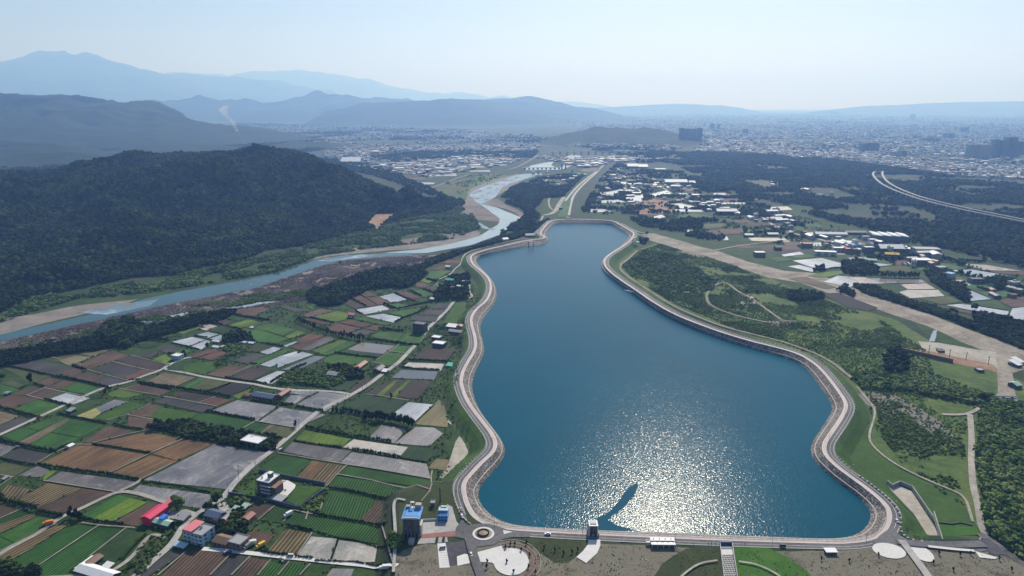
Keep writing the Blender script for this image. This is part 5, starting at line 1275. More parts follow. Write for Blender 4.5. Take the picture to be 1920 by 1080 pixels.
#PART5
# ------------------------------------------------------------------ buildings
GRID = ((418, 935), (690, 723))                         # the lane of the field grid
def yaw_of(a, b, z=0):
    p, q = G(*a, z), G(*b, z); return math.atan2(q[1]-p[1], q[0]-p[0])-math.pi/2    # turns local +y onto a->b
GY_ = yaw_of(*GRID)
YF = yaw_of(E([(1250, 760)])[0], E([(1490, 808)])[0])+math.pi/2
def bld(name, label, cat, p, wp, hp, d, wall='white_wall', roof='white_roof', rt='flat', yaw=GY_, floors=0, nw=0, pitch=.22, z=None, side=True, group=None, extra=None, scale=1):
    """p: photo pixel of the front base centre; wp, hp: width and wall height in photo pixels; d: depth in metres"""
    x, y, zt = GT(*p) if z is None else (*G(*p, z), z)
    t = (zt-CAMH)/ray(*p)[2]; m = t/FPX; dep = math.atan2(-ray(*p)[2], ray(*p)[1]); w = max(wp*m*scale, 2); h = max(hp*m/math.cos(dep), 2)
    e = empty(name, (x-math.sin(yaw)*d/2, y+math.cos(yaw)*d/2, zt), yaw, label=label, cat=cat, group=group)
    MB().box((0, 0, h/2), (w, d, h)).build('wall', wall, e)
    if rt == 'flat':
        mb = MB(); mb.box((0, 0, h+.12), (w+.5, d+.5, .24))
        for sx, sy, a, b in ((0, -1, w+.5, .25), (0, 1, w+.5, .25), (-1, 0, .25, d), (1, 0, .25, d)): mb.box((sx*(w/2+.12), sy*(d/2+.12), h+.5), (a, b, .52))
        mb.build('roof', roof, e)
    elif rt == 'gable': MB().gable(w, d, h-.05, h+d*pitch, .5, .2).build('roof', roof, e)
    elif rt == 'gabley':
        o = MB().gable(d, w, h-.05, h+w*pitch, .5, .2).build('roof', roof, e); o.rotation_euler = (0, 0, math.pi/2)
    elif rt == 'shed':
        mb = MB(); n = 0; a, b = w/2+.4, d/2+.4; mb.v = [(-a, -b, h), (a, -b, h), (a, b, h+d*pitch), (-a, b, h+d*pitch), (-a, -b, h+.2), (a, -b, h+.2), (a, b, h+.2+d*pitch), (-a, b, h+.2+d*pitch)]
        mb.f = [(0, 3, 2, 1), (4, 5, 6, 7), (0, 1, 5, 4), (1, 2, 6, 5), (2, 3, 7, 6), (3, 0, 4, 7)]; mb.m = [0]*6; mb.build('roof', roof, e)
    elif rt == 'saw':
        mb = MB(); k = max(3, int(w/16)); s = w/k
        for i in range(k):
            x0 = -w/2+i*s; n = len(mb.v); mb.v += [(x0, -d/2, h), (x0+s-.3, -d/2, h), (x0+s-.3, d/2, h), (x0, d/2, h), (x0+.4, -d/2, h+s*.16), (x0+.4, d/2, h+s*.16)]
            mb.f += [(n, n+1, n+4), (n+3, n+5, n+2), (n, n+4, n+5, n+3), (n+1, n+2, n+5, n+4)]; mb.m += [0]*4
        mb.build('roof', roof, e)
    if floors and nw:
        fh = h/floors
        for f in range(floors):
            for i in range(nw):
                X_ = -w/2+w*(i+.5)/nw; win = MB().box((X_, -d/2-.03, fh*(f+.55)), (w/nw*.5, .1, fh*.42)).build('window', 'glass', e)
            if side:
                for i in range(2):
                    for sg in (-1, 1): MB().box((sg*(w/2+.03), -d/2+d*(i+.5)/2, fh*(f+.55)), (.1, d*.18, fh*.42)).build('window', 'glass', e)
        MB().box((w*.3, -d/2-.04, fh*.36), (w*.1+.4, .12, fh*.7)).build('door', 'dark_roof', e)
    if extra: extra(e, w, d, h)
    return e
def F1(x, y): return Fz([(x, y)])[0]
def ex_pink(e, w, d, h):
    a, b = w*.25, d/2; mb = MB(); mb.v = []; mb.box((-w*.26, 0, h+1.6), (w*.5, d+.8, .2)); o = mb.build('roof', 'pink_roof', e); o.rotation_euler = (0, 0, 0)
    mb = MB(); mb.box((-w*.26, d*.1, h+.8), (w*.42, d*.7, 1.4)); mb.build('wall', 'green_roof', e)
    MB().cyl((w*.1, d*.1, h+.2), (w*.1, d*.1, h+2.2), .8, .8, 10).build('water_tank', 'car_silver', e)
    for f in range(1, 3): MB().box((w*.2, -d/2-.6, h*f/3), (w*.5, 1.2, .2)).build('balcony', 'concrete_white', e)
bld('house', 'three storey pale house with a pink sheet metal roof over its left half', 'house', F1(590, 772), 46, 19, 12, 'light_blue_wall', 'grey_roof', 'flat', yaw=YF, floors=3, nw=5, extra=ex_pink)
bld('lean_to', 'pale blue lean-to roof at the foot of the pink roofed house', 'shed', F1(455, 815), 26, 4, 4, 'dark_wall', 'light_blue_wall', 'shed', yaw=YF, pitch=.2)
bld('barn', 'barn with a bright magenta metal roof in the hamlet', 'barn', F1(170, 600), 21, 13, 17, 'magenta_roof', 'magenta_roof', 'gabley', floors=0, pitch=.16)
bld('barn', 'faded pink lean-to roof behind the bright magenta barn', 'barn', F1(325, 470), 10, 8, 9, 'rust_roof', 'pink_roof', 'shed')
bld('shed', 'long shed with pale green roof sheets below the magenta barn', 'shed', F1(285, 622), 41, 7, 6, 'dark_wall', 'green_roof', 'gable', yaw=YF)
bld('tarpaulin', 'blue tarpaulin lying over the middle of the pale green roof', 'tarpaulin', F1(305, 600), 9, 12, 4.4, 'blue_tarp', 'blue_tarp', 'shed', yaw=YF, pitch=.12)
bld('shed', 'dark shed between the pale green roof and the pink roofed house', 'shed', F1(470, 580), 17, 6, 8, 'brick_wall', 'grey_roof', 'shed')
bld('farmhouse', 'long low house with dark slate blue roof at the hamlet junction', 'house', F1(750, 565), 32, 8, 9, 'brick_wall', 'slate_blue_roof', 'gable', yaw=YF, floors=1, nw=4)
bld('shed', 'narrow shed with light grey roof right of the slate blue roof', 'shed', F1(865, 575), 10, 6, 10, 'brick_wall', 'grey_roof', 'gabley')
bld('shed', 'small shed with pale mint roof between grey sheds in the hamlet', 'shed', F1(790, 580), 9, 6, 4, 'brick_wall', 'green_roof', 'shed', yaw=YF)
bld('shed', 'mint roofed shed beside the vegetable rows, left one of two', 'shed', F1(945, 500), 14, 4, 6, 'dark_wall', 'green_roof', 'shed', yaw=YF); bld('shed', 'mint roofed shed beside the vegetable rows, right one of two', 'shed', F1(1025, 475), 12, 4, 6, 'dark_wall', 'green_roof', 'shed', yaw=YF)
bld('shed', 'square shed with a rust red roof by the crop rows', 'shed', F1(1055, 585), 16, 8, 8, 'brick_wall', 'rust_roof', 'gabley')
bld('shed', 'low dark red roofed shed below the grey shed in the hamlet', 'shed', F1(895, 625), 15, 5, 6, 'brick_wall', 'rust_roof', 'gable', yaw=YF)
bld('farmhouse', 'low house with dark brown tiled roofs right of the pink roofed house', 'house', F1(825, 800), 32, 8, 9, 'brick_wall', 'wood', 'gable', yaw=YF, floors=1, nw=3)
bld('farmhouse', 'dark block house with a mouldy flat roof beside the concrete lane', 'house', F1(960, 830), 28, 13, 10, 'brick_wall', 'grey_roof', 'flat', yaw=YF, floors=2, nw=3)
def ex_villa(e, w, d, h):
    MB().box((w*.12, d*.1, h+2.2), (3.2, 3.2, 4)).build('stair_tower', 'dark_wall', e); MB().box((w*.12, d*.1, h+4.3), (3.8, 3.8, .3)).build('roof', 'white_roof', e)
    MB().box((w*.68, -d*.05, h*.33), (w*.42, d*.75, h*.66)).build('wall', 'dark_wall', e); MB().box((w*.70, -d*.05, h*.67+.15), (w*.48, d*.82, .3)).build('terrace', 'orange_soil', e)
    for k in range(3): MB().box((w*.2, -d/2-.8, h*(k+1)/4), (w*.8, 1.6, .25)).build('balcony', 'concrete_white', e)
    for sx in (-1, 1): MB().cyl((sx*w*.3, -d*.2, h+.3), (sx*w*.3, -d*.2, h+1.9), .7, .7, 10).build('water_tank', 'car_silver', e)
bld('villa', 'tall dark four storey villa with white roof terrace inside the walled compound', 'house', F1(1225, 330), 28, 24, 13, 'dark_wall', 'white_roof', 'flat', yaw=YF, floors=4, nw=3, extra=ex_villa)
bld('carport', 'flat grey carport roof on the edge of the white forecourt', 'carport', F1(1325, 395), 27, 4, 8, 'dark_wall', 'grey_roof', 'shed', yaw=YF, pitch=.02)
def wall_line(name, pts, h, th, mat, label, cat='wall', z=None):
    P = [GT(*p) if z is None else (*G(*p, z), z) for p in pts]; mb = MB()
    for a, b in zip(P[:-1], P[1:]): mb.box(((a[0]+b[0])/2, (a[1]+b[1])/2, (a[2]+b[2])/2+h/2), (math.hypot(b[0]-a[0], b[1]-a[1])+th, th, h), math.atan2(b[1]-a[1], b[0]-a[0]))
    return mb.build(name, mat, label=label, cat=cat)
wall_line('boundary_wall', Fz([(905, 325), (1150, 365), (1300, 393), (1540, 457), (1640, 385), (1770, 290), (1782, 240), (1560, 198), (1330, 153), (1180, 120)]), 2.8, .35, 'slate_blue_roof', 'dark blue grey wall round the villa compound')
sheet('forecourt', Fz([(1370, 190), (1440, 195), (1510, 235), (1500, 265), (1420, 350), (1310, 330), (1370, 250)]), .95, 'concrete_white'); sheet('garden_lawn', Fz([(960, 320), (1140, 185), (1150, 340)]), .92, 'lawn')
sheet('hamlet_yard', Fz([(300, 530), (340, 480), (520, 455), (640, 490), (560, 560), (500, 520), (380, 550)]), .90, 'concrete'); sheet('hamlet_yard', Fz([(790, 400), (880, 390), (930, 450), (1010, 430), (1060, 400), (1140, 395), (1050, 450), (930, 500), (830, 470)]), .905, 'concrete')
C1 = lambda x, y: Cz([(x, y)])[0]
bld('shed', 'shed with half white and half dark brown roof at the bottom left', 'shed', C1(940, 1015), 18, 5, 13, 'dark_wall', 'wood', 'gabley', pitch=.2); bld('shed', 'white sheet metal shed joined to the brown roofed shed', 'shed', C1(870, 1025), 9, 4, 13, 'dark_wall', 'white_roof', 'shed', pitch=.02)
bld('shed', 'wide white roofed shed cut by the bottom edge of the photo', 'shed', C1(1030, 1110), 86, 5, 9, 'dark_wall', 'white_roof', 'gable', yaw=YF); bld('shed', 'small white roofed shed beside the orchard lane corner', 'shed', C1(1165, 1040), 17, 5, 6, 'dark_wall', 'white_roof', 'shed', yaw=YF)
bld('shed', 'little shed with dark roof at the left edge field', 'shed', A([(70, 725)])[0], 9, 3, 4, 'dark_wall', 'grey_roof', 'gable'); bld('hut', 'tiny grey roofed hut by the path fork at the left edge', 'hut', Bz([(40, 735)])[0], 7, 4, 4, 'dark_wall', 'grey_roof', 'shed')
bld('hut', 'white sheeted hut at the tip of the orange field', 'hut', Bz([(765, 368)])[0], 9, 4, 5, 'white_wall', 'white_roof', 'gabley'); bld('hut', 'grey roofed hut beside the lane under the green field', 'hut', A([(775, 930)])[0], 11, 4, 6, 'dark_wall', 'grey_roof', 'shed')
bld('hut', 'red and white hut at the top left fields', 'hut', A([(235, 335)])[0], 7, 3, 4, 'red_paint', 'white_roof', 'gable'); bld('hut', 'pale roofed hut under the dark grove', 'hut', A([(1155, 160)])[0], 11, 4, 5, 'dark_wall', 'grey_roof', 'gable')
bld('barn', 'barn with a bright white roof beside the main lane', 'barn', E([(1370, 830)])[0], 41, 9, 12, 'dark_wall', 'white_roof', 'flat', yaw=YF)
bld('farmhouse', 'long farmhouse with dark blue roof in the wet grey fields', 'house', E([(1510, 305)])[0], 46, 6, 10, 'brick_wall', 'slate_blue_roof', 'gable', yaw=YF, floors=1, nw=6); bld('barn', 'red roofed wing at the right end of the dark blue roofed farm', 'barn', E([(1700, 285)])[0], 11, 6, 17, 'brick_wall', 'rust_roof', 'gabley'); bld('shed', 'small orange roofed shed at the left end of the dark blue roofed farm', 'shed', E([(1330, 275)])[0], 13, 4, 6, 'brick_wall', 'rust_roof', 'gable', yaw=YF)
bld('house', 'small white two storey house where the lanes meet', 'house', D([(530, 695)])[0], 17, 8, 9, 'light_blue_wall', 'white_roof', 'flat', yaw=YF, floors=2, nw=3)
for p, w_, lab in [((985, 500), 16, 'white shed beside the silver ponds, left one'), ((1380, 520), 12, 'white shed at the right end of the row above the garden'), ((1290, 510), 14, 'low white greenhouse in the middle of the row above the garden'), ((1390, 345), 7, 'tiny white hut between the green fields'), ((980, 565), 14, 'pale shed roof beside the lane bend')]:
    bld('shed', lab, 'shed', D([p])[0], w_, 3, 5, 'grey_wall', 'white_roof', 'gable', yaw=YF)
bld('farmhouse', 'pale roofed farmhouse among orchard trees above the junction', 'house', Gz([(540, 368)])[0], 21, 6, 9, 'grey_wall', 'grey_roof', 'gable', yaw=YF, floors=1, nw=4)
bld('barn', 'long dark red roofed barn behind the orchard trees', 'barn', Gz([(785, 290)])[0], 12, 4, 22, 'brick_wall', 'rust_roof', 'gabley'); bld('shed', 'black roofed shed beside the main lane, among pale clutter', 'shed', Gz([(990, 315)])[0], 14, 5, 14, 'dark_wall', 'dark_roof', 'gabley'); bld('shed', 'small white shed beside the black roofed shed', 'shed', Gz([(1065, 325)])[0], 10, 4, 6, 'dark_wall', 'white_roof', 'shed')
I1 = lambda x, y: I([(x, y)])[0]
bld('house', 'black cube of a three storey house by the upper lane', 'house', I1(1410, 828), 23, 17, 12, 'dark_wall', 'dark_roof', 'flat', yaw=YF, floors=3, nw=4)
bld('shed', 'smaller white roofed shed beside the upper lane', 'shed', I1(1580, 897), 16, 5, 9, 'dark_wall', 'white_roof', 'flat', yaw=YF); bld('shed', 'larger white roofed shed just above the dark brown plot', 'shed', I1(1602, 970), 22, 7, 11, 'dark_wall', 'white_roof', 'flat', yaw=YF)
bld('shed', 'white roofed sheds by the embankment, left one', 'shed', I1(1735, 790), 20, 5, 9, 'dark_wall', 'white_roof', 'shed', yaw=YF); bld('shed', 'wide grey roofed shed in front of the white roofed one by the embankment', 'shed', I1(1775, 845), 26, 6, 9, 'dark_wall', 'grey_roof', 'gable', yaw=YF); bld('house', 'small gabled brown house beside the embankment sheds', 'house', I1(1815, 790), 10, 6, 7, 'brick_wall', 'rust_roof', 'gabley')
bld('house', 'small house with red roof and white walls by the lime field', 'house', I1(735, 672), 14, 6, 8, 'white_wall', 'pink_roof', 'gable', yaw=YF, floors=1, nw=3); bld('shed', 'shed with a teal green roof at the end of the path', 'shed', I1(1715, 328), 16, 6, 10, 'dark_wall', 'teal_roof', 'gable', yaw=YF)
for p, w_, m_, lab in [((1750, 395), 16, 'grey_roof', 'grey roofed house under the trees near the end of the lane'), ((1820, 380), 12, 'white_roof', 'white roofed shed under the trees near the end of the lane'), ((1545, 505), 8, 'white_roof', 'small white shed left of the lane end'), ((1870, 335), 10, 'white_roof', 'pale shed behind the round dark trees'), ((1700, 183), 9, 'white_roof', 'small shed beside the dark plots at the path')]:
    bld('house', lab, 'house', I1(*p), w_, 4, 8, 'grey_wall', m_, 'gable', yaw=YF)
bld('shed', 'low teal green shed beside the pale plot', 'shed', Gz([(1715, 262)])[0], 12, 2.5, 7, 'teal_roof', 'teal_roof', 'shed', yaw=YF)
# -- by the dam
Y6 = Zm(730, 900, 6); Y1 = lambda x, y: Y6([(x, y)])[0]
def ex_office(e, w, d, h):
    mb = MB(); mb.box((0, d*.02, h+.35), (w*1.16, d*1.1, .5)); mb.box((0, d*.05, h+.85), (w*.98, d*.9, .5), taper=.82); mb.build('roof', 'blue_roof', e)
    MB().box((0, -d*.5, h+1.0), (w*.86, .9, 1.3)).build('parapet', 'concrete_white', e)
    mb = MB(); 
    for sx in (-1, 1): mb.box((-w*.08+sx*1.0, d*.42, h+2.6), (.45, .45, 5))
    mb.box((-w*.08, d*.42, h+5.2), (2.9, 1.6, .5)); mb.box((-w*.08, d*.42, h+.9), (2.9, 2.2, .7)); mb.build('roof_frame', 'concrete_white', e)
    MB().box((w*.3, d*.42, h+2.2), (4.2, 3.4, 3.8)).build('stair_tower', 'grey_wall', e); MB().box((-w*.36, d*.42, h+1.5), (3, 2.4, 2.2)).build('water_tank', 'car_silver', e)
    mb = MB(); mb.box((0, -d*.5-.12, 1.9), (w*.9, .2, 3.4)); mb.build('glass_front', 'glass', e)
    for i in range(5): MB().box((-w*.45+i*w*.225, -d*.5-.3, 1.9), (.25, .3, 3.8)).build('pillar', 'concrete', e)
    for f in range(5): MB().box((w*.29, -d*.5-.06, 6.2+f*2.3), (w*.18, .14, 1.5)).build('window', 'tower_blue', e)
    for X_, Z_ in ((-w*.12, h*.72), (-w*.08, h*.42), (-w*.34, h*.5)): MB().box((X_, -d*.5-.06, Z_), (1.3, .14, 1.3)).build('window', 'tower_blue', e)
    for i in range(3):
        for f in range(4): MB().box((w*.5+.04, -d*.3+i*d*.3, 4+f*3.4), (.12, 1.6, 1.7)).build('window', 'glass', e)
    MB().box((w*.56, -d*.1, h*.3), (1.2, d*.5, h*.6)).build('side_wall', 'white_wall', e)
bld('office', 'tall dark office building with a bright blue roof beside the dam', 'building', Y1(250, 655), 30, 33, 14, 'dark_wall', 'blue_roof', 'none', yaw=-.03, z=HC, extra=ex_office)
def ex_sm(e, w, d, h):
    mb = MB(); mb.box((0, d*.2, h+1.2), (w*.9, d*.5, 2.4)); mb.build('wall', 'blue_roof', e); MB().box((0, d*.2, h+2.55), (w*1.02, d*.56, .3)).build('roof', 'light_blue_wall', e)
    MB().box((0, d*.46, h+3), (w*.6, 1.6, .8)).build('parapet', 'concrete_white', e); MB().box((0, -d*.25, h+.25), (w*.8, d*.3, .4)).build('skylight', 'white_roof', e)
bld('pump_house', 'small two tier blue building with white trim on the paved forecourt', 'building', Y1(600, 468), 18, 9, 8.5, 'blue_roof', 'blue_roof', 'flat', yaw=-.03, z=HC, floors=2, nw=3, extra=ex_sm)
bld('hut', 'dark little hut behind the lawn between the two blue roofed buildings', 'hut', Y1(487, 308), 7, 7, 4, 'dark_wall', 'concrete', 'flat', yaw=-.03, z=HC)
bld('shed', 'low white annex at the foot of the blue roofed office', 'shed', Y1(245, 735), 9, 3, 4, 'grey_wall', 'concrete', 'shed', yaw=-.03, z=HC)
mb = MB(); c_ = G(*Y1(573, 245), HC); mb.cyl((c_[0], c_[1], HC), (c_[0], c_[1], HC+12.5), .55, .38, 12); mb.build('chimney_stack', 'dark_wall', label='thin black stack standing behind the small blue building', cat='chimney')
wall_line('garden_wall', [Y1(375, 462), Y1(530, 455)], 1.6, .3, 'concrete_white', 'low white wall along the lawn between the blue buildings', z=HC)
Q1 = lambda x, y: Q([(x, y)])[0]; R1 = lambda x, y: R_([(x, y)])[0]
# intake tower
cx, cy = G(*Q1(1435, 716), HC); e = empty('intake_tower', (cx, cy+3.2, HC-1), 0, label='boxy grey gate tower with a white roof standing on the dam edge', cat='tower')
MB().box((0, 0, 4.6), (5.4, 6, 9.2)).build('wall', 'dark_wall', e); MB().box((0, 0, 9.45), (6.4, 7.2, .5)).build('roof', 'white_roof', e); MB().box((0, .6, 10.0), (4.2, 4.4, .6)).build('roof_hatch', 'concrete_white', e)
for sx in (-1, 1):
    MB().box((sx*2.95, -3.0, 4.6), (.7, .7, 9.2)).build('pier', 'concrete_white', e); MB().box((sx*2.95, 3.0, 4.6), (.7, .7, 9.2)).build('pier', 'concrete_white', e)
    MB().box((sx*1.1, -3.06, 5.4), (.9, .12, 5.2)).build('window', 'glass', e); MB().box((sx*3.6, -1, 2.2), (1.2, 4.6, 2.6)).build('side_deck', 'concrete', e)
MB().box((0, -3.08, 1.5), (1.5, .14, 2.4)).build('door', 'grey_roof', e)
# restroom pavilion with white roofs
cx, cy = G(*R1(412, 826), HC); e = empty('pavilion', (cx, cy+3.2, HC), -.02, label='long white roofed pavilion with oval skylights beside the dam road', cat='building')
MB().box((0, 0, 1.35), (15.2, 5.6, 2.7)).build('wall', 'dark_wall', e)
for k, (yy, zz, dd) in enumerate(((-1.7, 3.0, 3.6), (1.9, 3.7, 3.8))): MB().box((0, yy, zz), (16.6, dd, .35)).build('roof', 'white_roof', e)
for i in range(4): MB().cyl((-5.6+i*3.4+(.6 if i > 1 else 0), -1.7, 3.18), (-5.6+i*3.4+(.6 if i > 1 else 0), -1.7, 3.3), .75, .75, 14).build('skylight', 'glass', e); MB().box((-6+i*4, 1.9, 4.15), (.5, .5, .7)).build('vent', 'grey_roof', e)
for i in range(5): MB().box((-7.6+i*3.8, -3.3, 1.4), (.3, .3, 2.8)).build('pillar', 'concrete_white', e)
bld('booth', 'small white booth left of the white pavilion', 'booth', R1(272, 800), 4.5, 4, 2.4, 'white_wall', 'white_roof', 'flat', yaw=0, z=HC)
bld('shelter', 'small white bus shelter roof at the right end of the dam road', 'shelter', Sz([(178, 962)])[0], 20, 5, 4, 'dark_wall', 'white_roof', 'shed', yaw=0, z=HC, pitch=.05)
bld('shelter', 'white roofed shelter on the far left embankment road', 'shelter', Vz([(580, 322)])[0], 11, 3, 12, 'grey_wall', 'white_roof', 'gable', yaw=.5, z=HC); bld('pump_house', 'low pump house on the spur of the reservoir bank', 'building', Vz([(785, 295)])[0], 17, 4, 16, 'tower_blue', 'slate_blue_roof', 'gable', yaw=.2, z=HC, floors=1, nw=5)
# gate on the spur and at the far bank
for p, lab, zb in ((Vz([(790, 368)])[0], 'dark outlet gate frame standing in the water below the spur', -1), (Vz([(1103, 160)])[0], 'small dark gate in the middle of the far bank', -1)):
    cx, cy = G(*p, HW); e = empty('outlet_gate', (cx, cy, zb), 0, label=lab, cat='gate')
    for sx in (-1, 1): MB().box((sx*5, 0, 6), (1.6, 2.4, 12)).build('pier', 'dark_wall', e)
    MB().box((0, 0, 12.2), (13, 3.4, .8)).build('deck', 'concrete', e); MB().box((0, 8, 12.0), (3.2, 14, .6)).build('footbridge', 'concrete', e)
# white ramp
P = [G(*p, z) for p, z in zip(T([(42, 466), (210, 488), (268, 524), (120, 478)]), (HW+.1, HC, HC, 3))]; zz = (HW+.2, HC+.25, HC+.25, 4.2)
V = [(p[0], p[1], z) for p, z in zip(P, zz)]+[(p[0], p[1], z-4) for p, z in zip(P, zz)]
mesh('boat_ramp', V, [(0, 1, 2), (0, 2, 3), (0, 3, 7, 4), (3, 2, 6, 7), (2, 1, 5, 6), (1, 0, 4, 5), (4, 6, 5), (4, 7, 6)], 'concrete_white', label='white wedge shaped boat ramp on the right bank', cat='ramp')
# white sculpture at the far right bank
cx, cy = G(*J([(190, 990)])[0], HC); me = bpy.data.meshes.new('sculpture'); V = []; F = []
path = [(-9, 0, 0), (-8, 0, 7), (-5, 0, 12), (-1, 0, 13), (2, 0, 10), (2, 0, 6), (-2, 0, 2), (2, 0, .8), (10, 0, .8)]; Pp = smoothline([np.array(p, float) for p in path], 2); n = len(Pp)
for i, p in enumerate(Pp):
    d_ = Pp[min(i+1, n-1)]-Pp[max(i-1, 0)]; d_ /= np.linalg.norm(d_); nn = np.array([-d_[2], 0, d_[0]])
    for a, b in ((1.5, -2.5), (1.5, 2.5), (-1.5, 2.5), (-1.5, -2.5)): q = p+nn*a; V.append((q[0], q[1]+b, q[2]+1))
for i in range(n-1):
    for k in range(4): F.append((i*4+k, i*4+(k+1) % 4, i*4+4+(k+1) % 4, i*4+4+k))
F += [(0, 1, 2, 3), (4*n-1, 4*n-2, 4*n-3, 4*n-4)]
o = mesh('sculpture', V, F, 'white_roof', label='large white curved sculpture at the upper right bank of the reservoir', cat='sculpture'); o.location = (cx, cy, HC-.5); o.scale = (.8, .8, .8)
# spillway chute with baffle blocks
e = empty('spillway_chute', (0, 0, 0), label='concrete spillway chute with rows of dark blocks below the dam', cat='chute')
tl, tr, bl, br = [np.array(G(*R1(*p), HC)) for p in ((930, 797), (1042, 797), (968, 1110), (1090, 1110))]
mesh('floor', [(*p, HC+.62) for p in (tl, tr, br, bl)], [(3, 2, 1, 0)], 'concrete_white', e)
for a, b in ((tl, bl), (tr, br)):
    mb = MB(); mb.box((*((a+b)/2), HC+1.4), (np.linalg.norm(b-a), .55, 2.4), math.atan2(b[1]-a[1], b[0]-a[0])); mb.build('side_wall', 'concrete', e)
mb = MB(); mb.box((*((tl+tr)/2), HC+1.5), (np.linalg.norm(tr-tl)+.6, .8, 2.8)); mb.build('head_wall', 'slate_blue_roof', e)
c0 = tl*.86+bl*.14; c1 = tr*.86+br*.14; mb = MB(); mb.prism([tuple(tl+(tr-tl)*.04), tuple(tr-(tr-tl)*.04), tuple(c1-(tr-tl)*.03), tuple(c0+(tr-tl)*.03)], HC+.65, HC+.9); mb.build('gate_shadow', 'slate_blue_roof', e)  # dark blue slab painted in for the shadow at the chute head
blk = None
for r in range(12):
    f = .34+.64*r/11
    for k in range(8):
        g_x = (k+.5+(.25 if r % 2 else -.25))/8; p = (tl*(1-f)+bl*f)*(1-g_x)+(tr*(1-f)+br*f)*g_x
        if blk is None: blk = MB().box((0, 0, .3), (.62, .5, .6)).build('baffle_block', 'dark_wall', e); o = blk
        else: o = blk.copy(); COL.objects.link(o); o.parent = e
        o.location = (p[0], p[1], HC+.6)
# basin drain at the lower right
DR = Sz([(490, 570), (560, 572), (625, 600), (740, 775), (800, 872), (735, 878), (640, 730), (520, 605)])
sheet('drain_floor', DR, .95, 'sand', rough=.2, step=6)
wall_line('retaining_wall', Sz([(488, 566), (515, 590), (560, 570), (628, 598), (745, 770), (802, 872)]), 4.2, .6, 'concrete', 'long concrete retaining wall along the basin at the lower right')
wall_line('retaining_wall', Sz([(750, 780), (850, 793), (900, 785), (965, 800)]), 1.4, .5, 'dark_wall', 'dark low wall across the grass right of the basin')
wall_line('retaining_wall', U([(620, 790), (800, 830), (955, 865)]), 5, 1.2, 'wood', 'brown sheet pile wall in front of the dirt yard at the right')
for p in U([(622, 775), (797, 800), (935, 830), (1047, 850), (1197, 880)]):
    x, y, z = GT(*p); mb = MB(); mb.cyl((x, y, z), (x, y, z+11), .45, .3, 6); mb.box((x, y, z+10), (4, .3, .3)); mb.build('pole', 'wood', label='rusty pole standing along the dirt yard at the right', cat='pole', group='rusty poles by the dirt yard')
x, y, z = GT(*Pz([(1490, 715)])[0]); mb = MB(); mb.box((x, y, 2.2), (27, 3.2, .8), -.06)
for k in (-9, 0, 9): mb.box((x+k, y-k*.06, .9), (1, 2.6, 2))
mb.build('footbridge', 'tower_blue', label='small dark blue bridge beside the big round tree at the right', cat='bridge')
# roundabout
cx, cy = G(*Q1(424, 696), HC); e = empty('roundabout', (cx, cy, HC+.45), 0, label='round planted traffic island with a white kerb ring at the dam junction', cat='roundabout')
def ring(r0, r1, z0, z1, k=40):
    mb = MB(); n = 0
    for r, z in ((r0, z0), (r0, z1), (r1, z1), (r1, z0)): mb.v += [(r*math.cos(6.28318*i/k), r*math.sin(6.28318*i/k), z) for i in range(k)]
    for q in range(4):
        for i in range(k): mb.f.append((q*k+i, q*k+(i+1) % k, ((q+1) % 4)*k+(i+1) % k, ((q+1) % 4)*k+i)); mb.m.append(0)
    return mb
ring(6.0, 7.7, 0, .3).build('kerb_ring', 'concrete_white', e); mb = MB(); mb.v = [(6.0*math.cos(6.28318*i/36), 6.0*math.sin(6.28318*i/36), .2) for i in range(36)]+[(3*math.cos(6.28318*i/36), 3*math.sin(6.28318*i/36), .8) for i in range(36)]+[(0, 0, 1.1)]
mb.f = [(i, (i+1) % 36, 36+(i+1) % 36, 36+i) for i in range(36)]+[(36+i, 36+(i+1) % 36, 72) for i in range(36)]; mb.m = [0]*len(mb.f); mb.build('planting', 'wood', e)
ring(3.4, 4.3, .6, 1.3, 24).build('hedge_ring', 'leaf_dark', e)
mb = MB(); mb.prism([G(*Q1(*p), HC) for p in ((605, 664), (695, 680), (612, 702))], HC+.3, HC+.62); mb.build('traffic_island', 'kerb_white', label='small triangular traffic island right of the roundabout', cat='traffic island')
# striped kerb and bollards on the outer edge
Pk = smoothline([np.array(G(*p, HC)) for p in Sz([(335, 520), (420, 583), (500, 650), (550, 708), (570, 765), (562, 815), (585, 862), (640, 882), (760, 893), (900, 900), (1000, 898), (1018, 866)])], 2); Pk = densify([np.array([*p, 0]) for p in Pk], 1.9)
mb = MB()
for i, p in enumerate(Pk): mb.box((p[0], p[1], HC+.55), (1.25, .9, .8), 0, i % 2)
mb.build('striped_kerb', ['kerb_white', 'black_paint'], label='black and white striped kerb along the outer edge of the road at lower right', cat='kerb')
def bollards(i0, i1, lab, step=2.6):
    pts = [p for p in off(1.0)]; sel = [p for p in pts if inpoly(np.array([p[0]]), np.array([p[1]]), [G(*q, HC) for q in (i0)])[0]]
    mb = MB(); last = None
    for p in sel:
        if last is None or np.hypot(*(p-last)) > step: mb.box((p[0], p[1], HC+.75), (.75, .75, 1.1)); last = p
    mb.build('guard_kerb', 'kerb_white', label=lab, cat='kerb')
bollards([(840, 1000), (800, 700), (900, 560), (960, 600), (930, 860), (880, 985)], 'white toothed kerb along the outer edge of the left bank road', 3)
bollards([(1150, 500), (1300, 570), (1560, 660), (1640, 760), (1600, 880), (1540, 860), (1500, 680), (1150, 560)], 'white toothed kerb along the outer edge of the right bank road', 3)
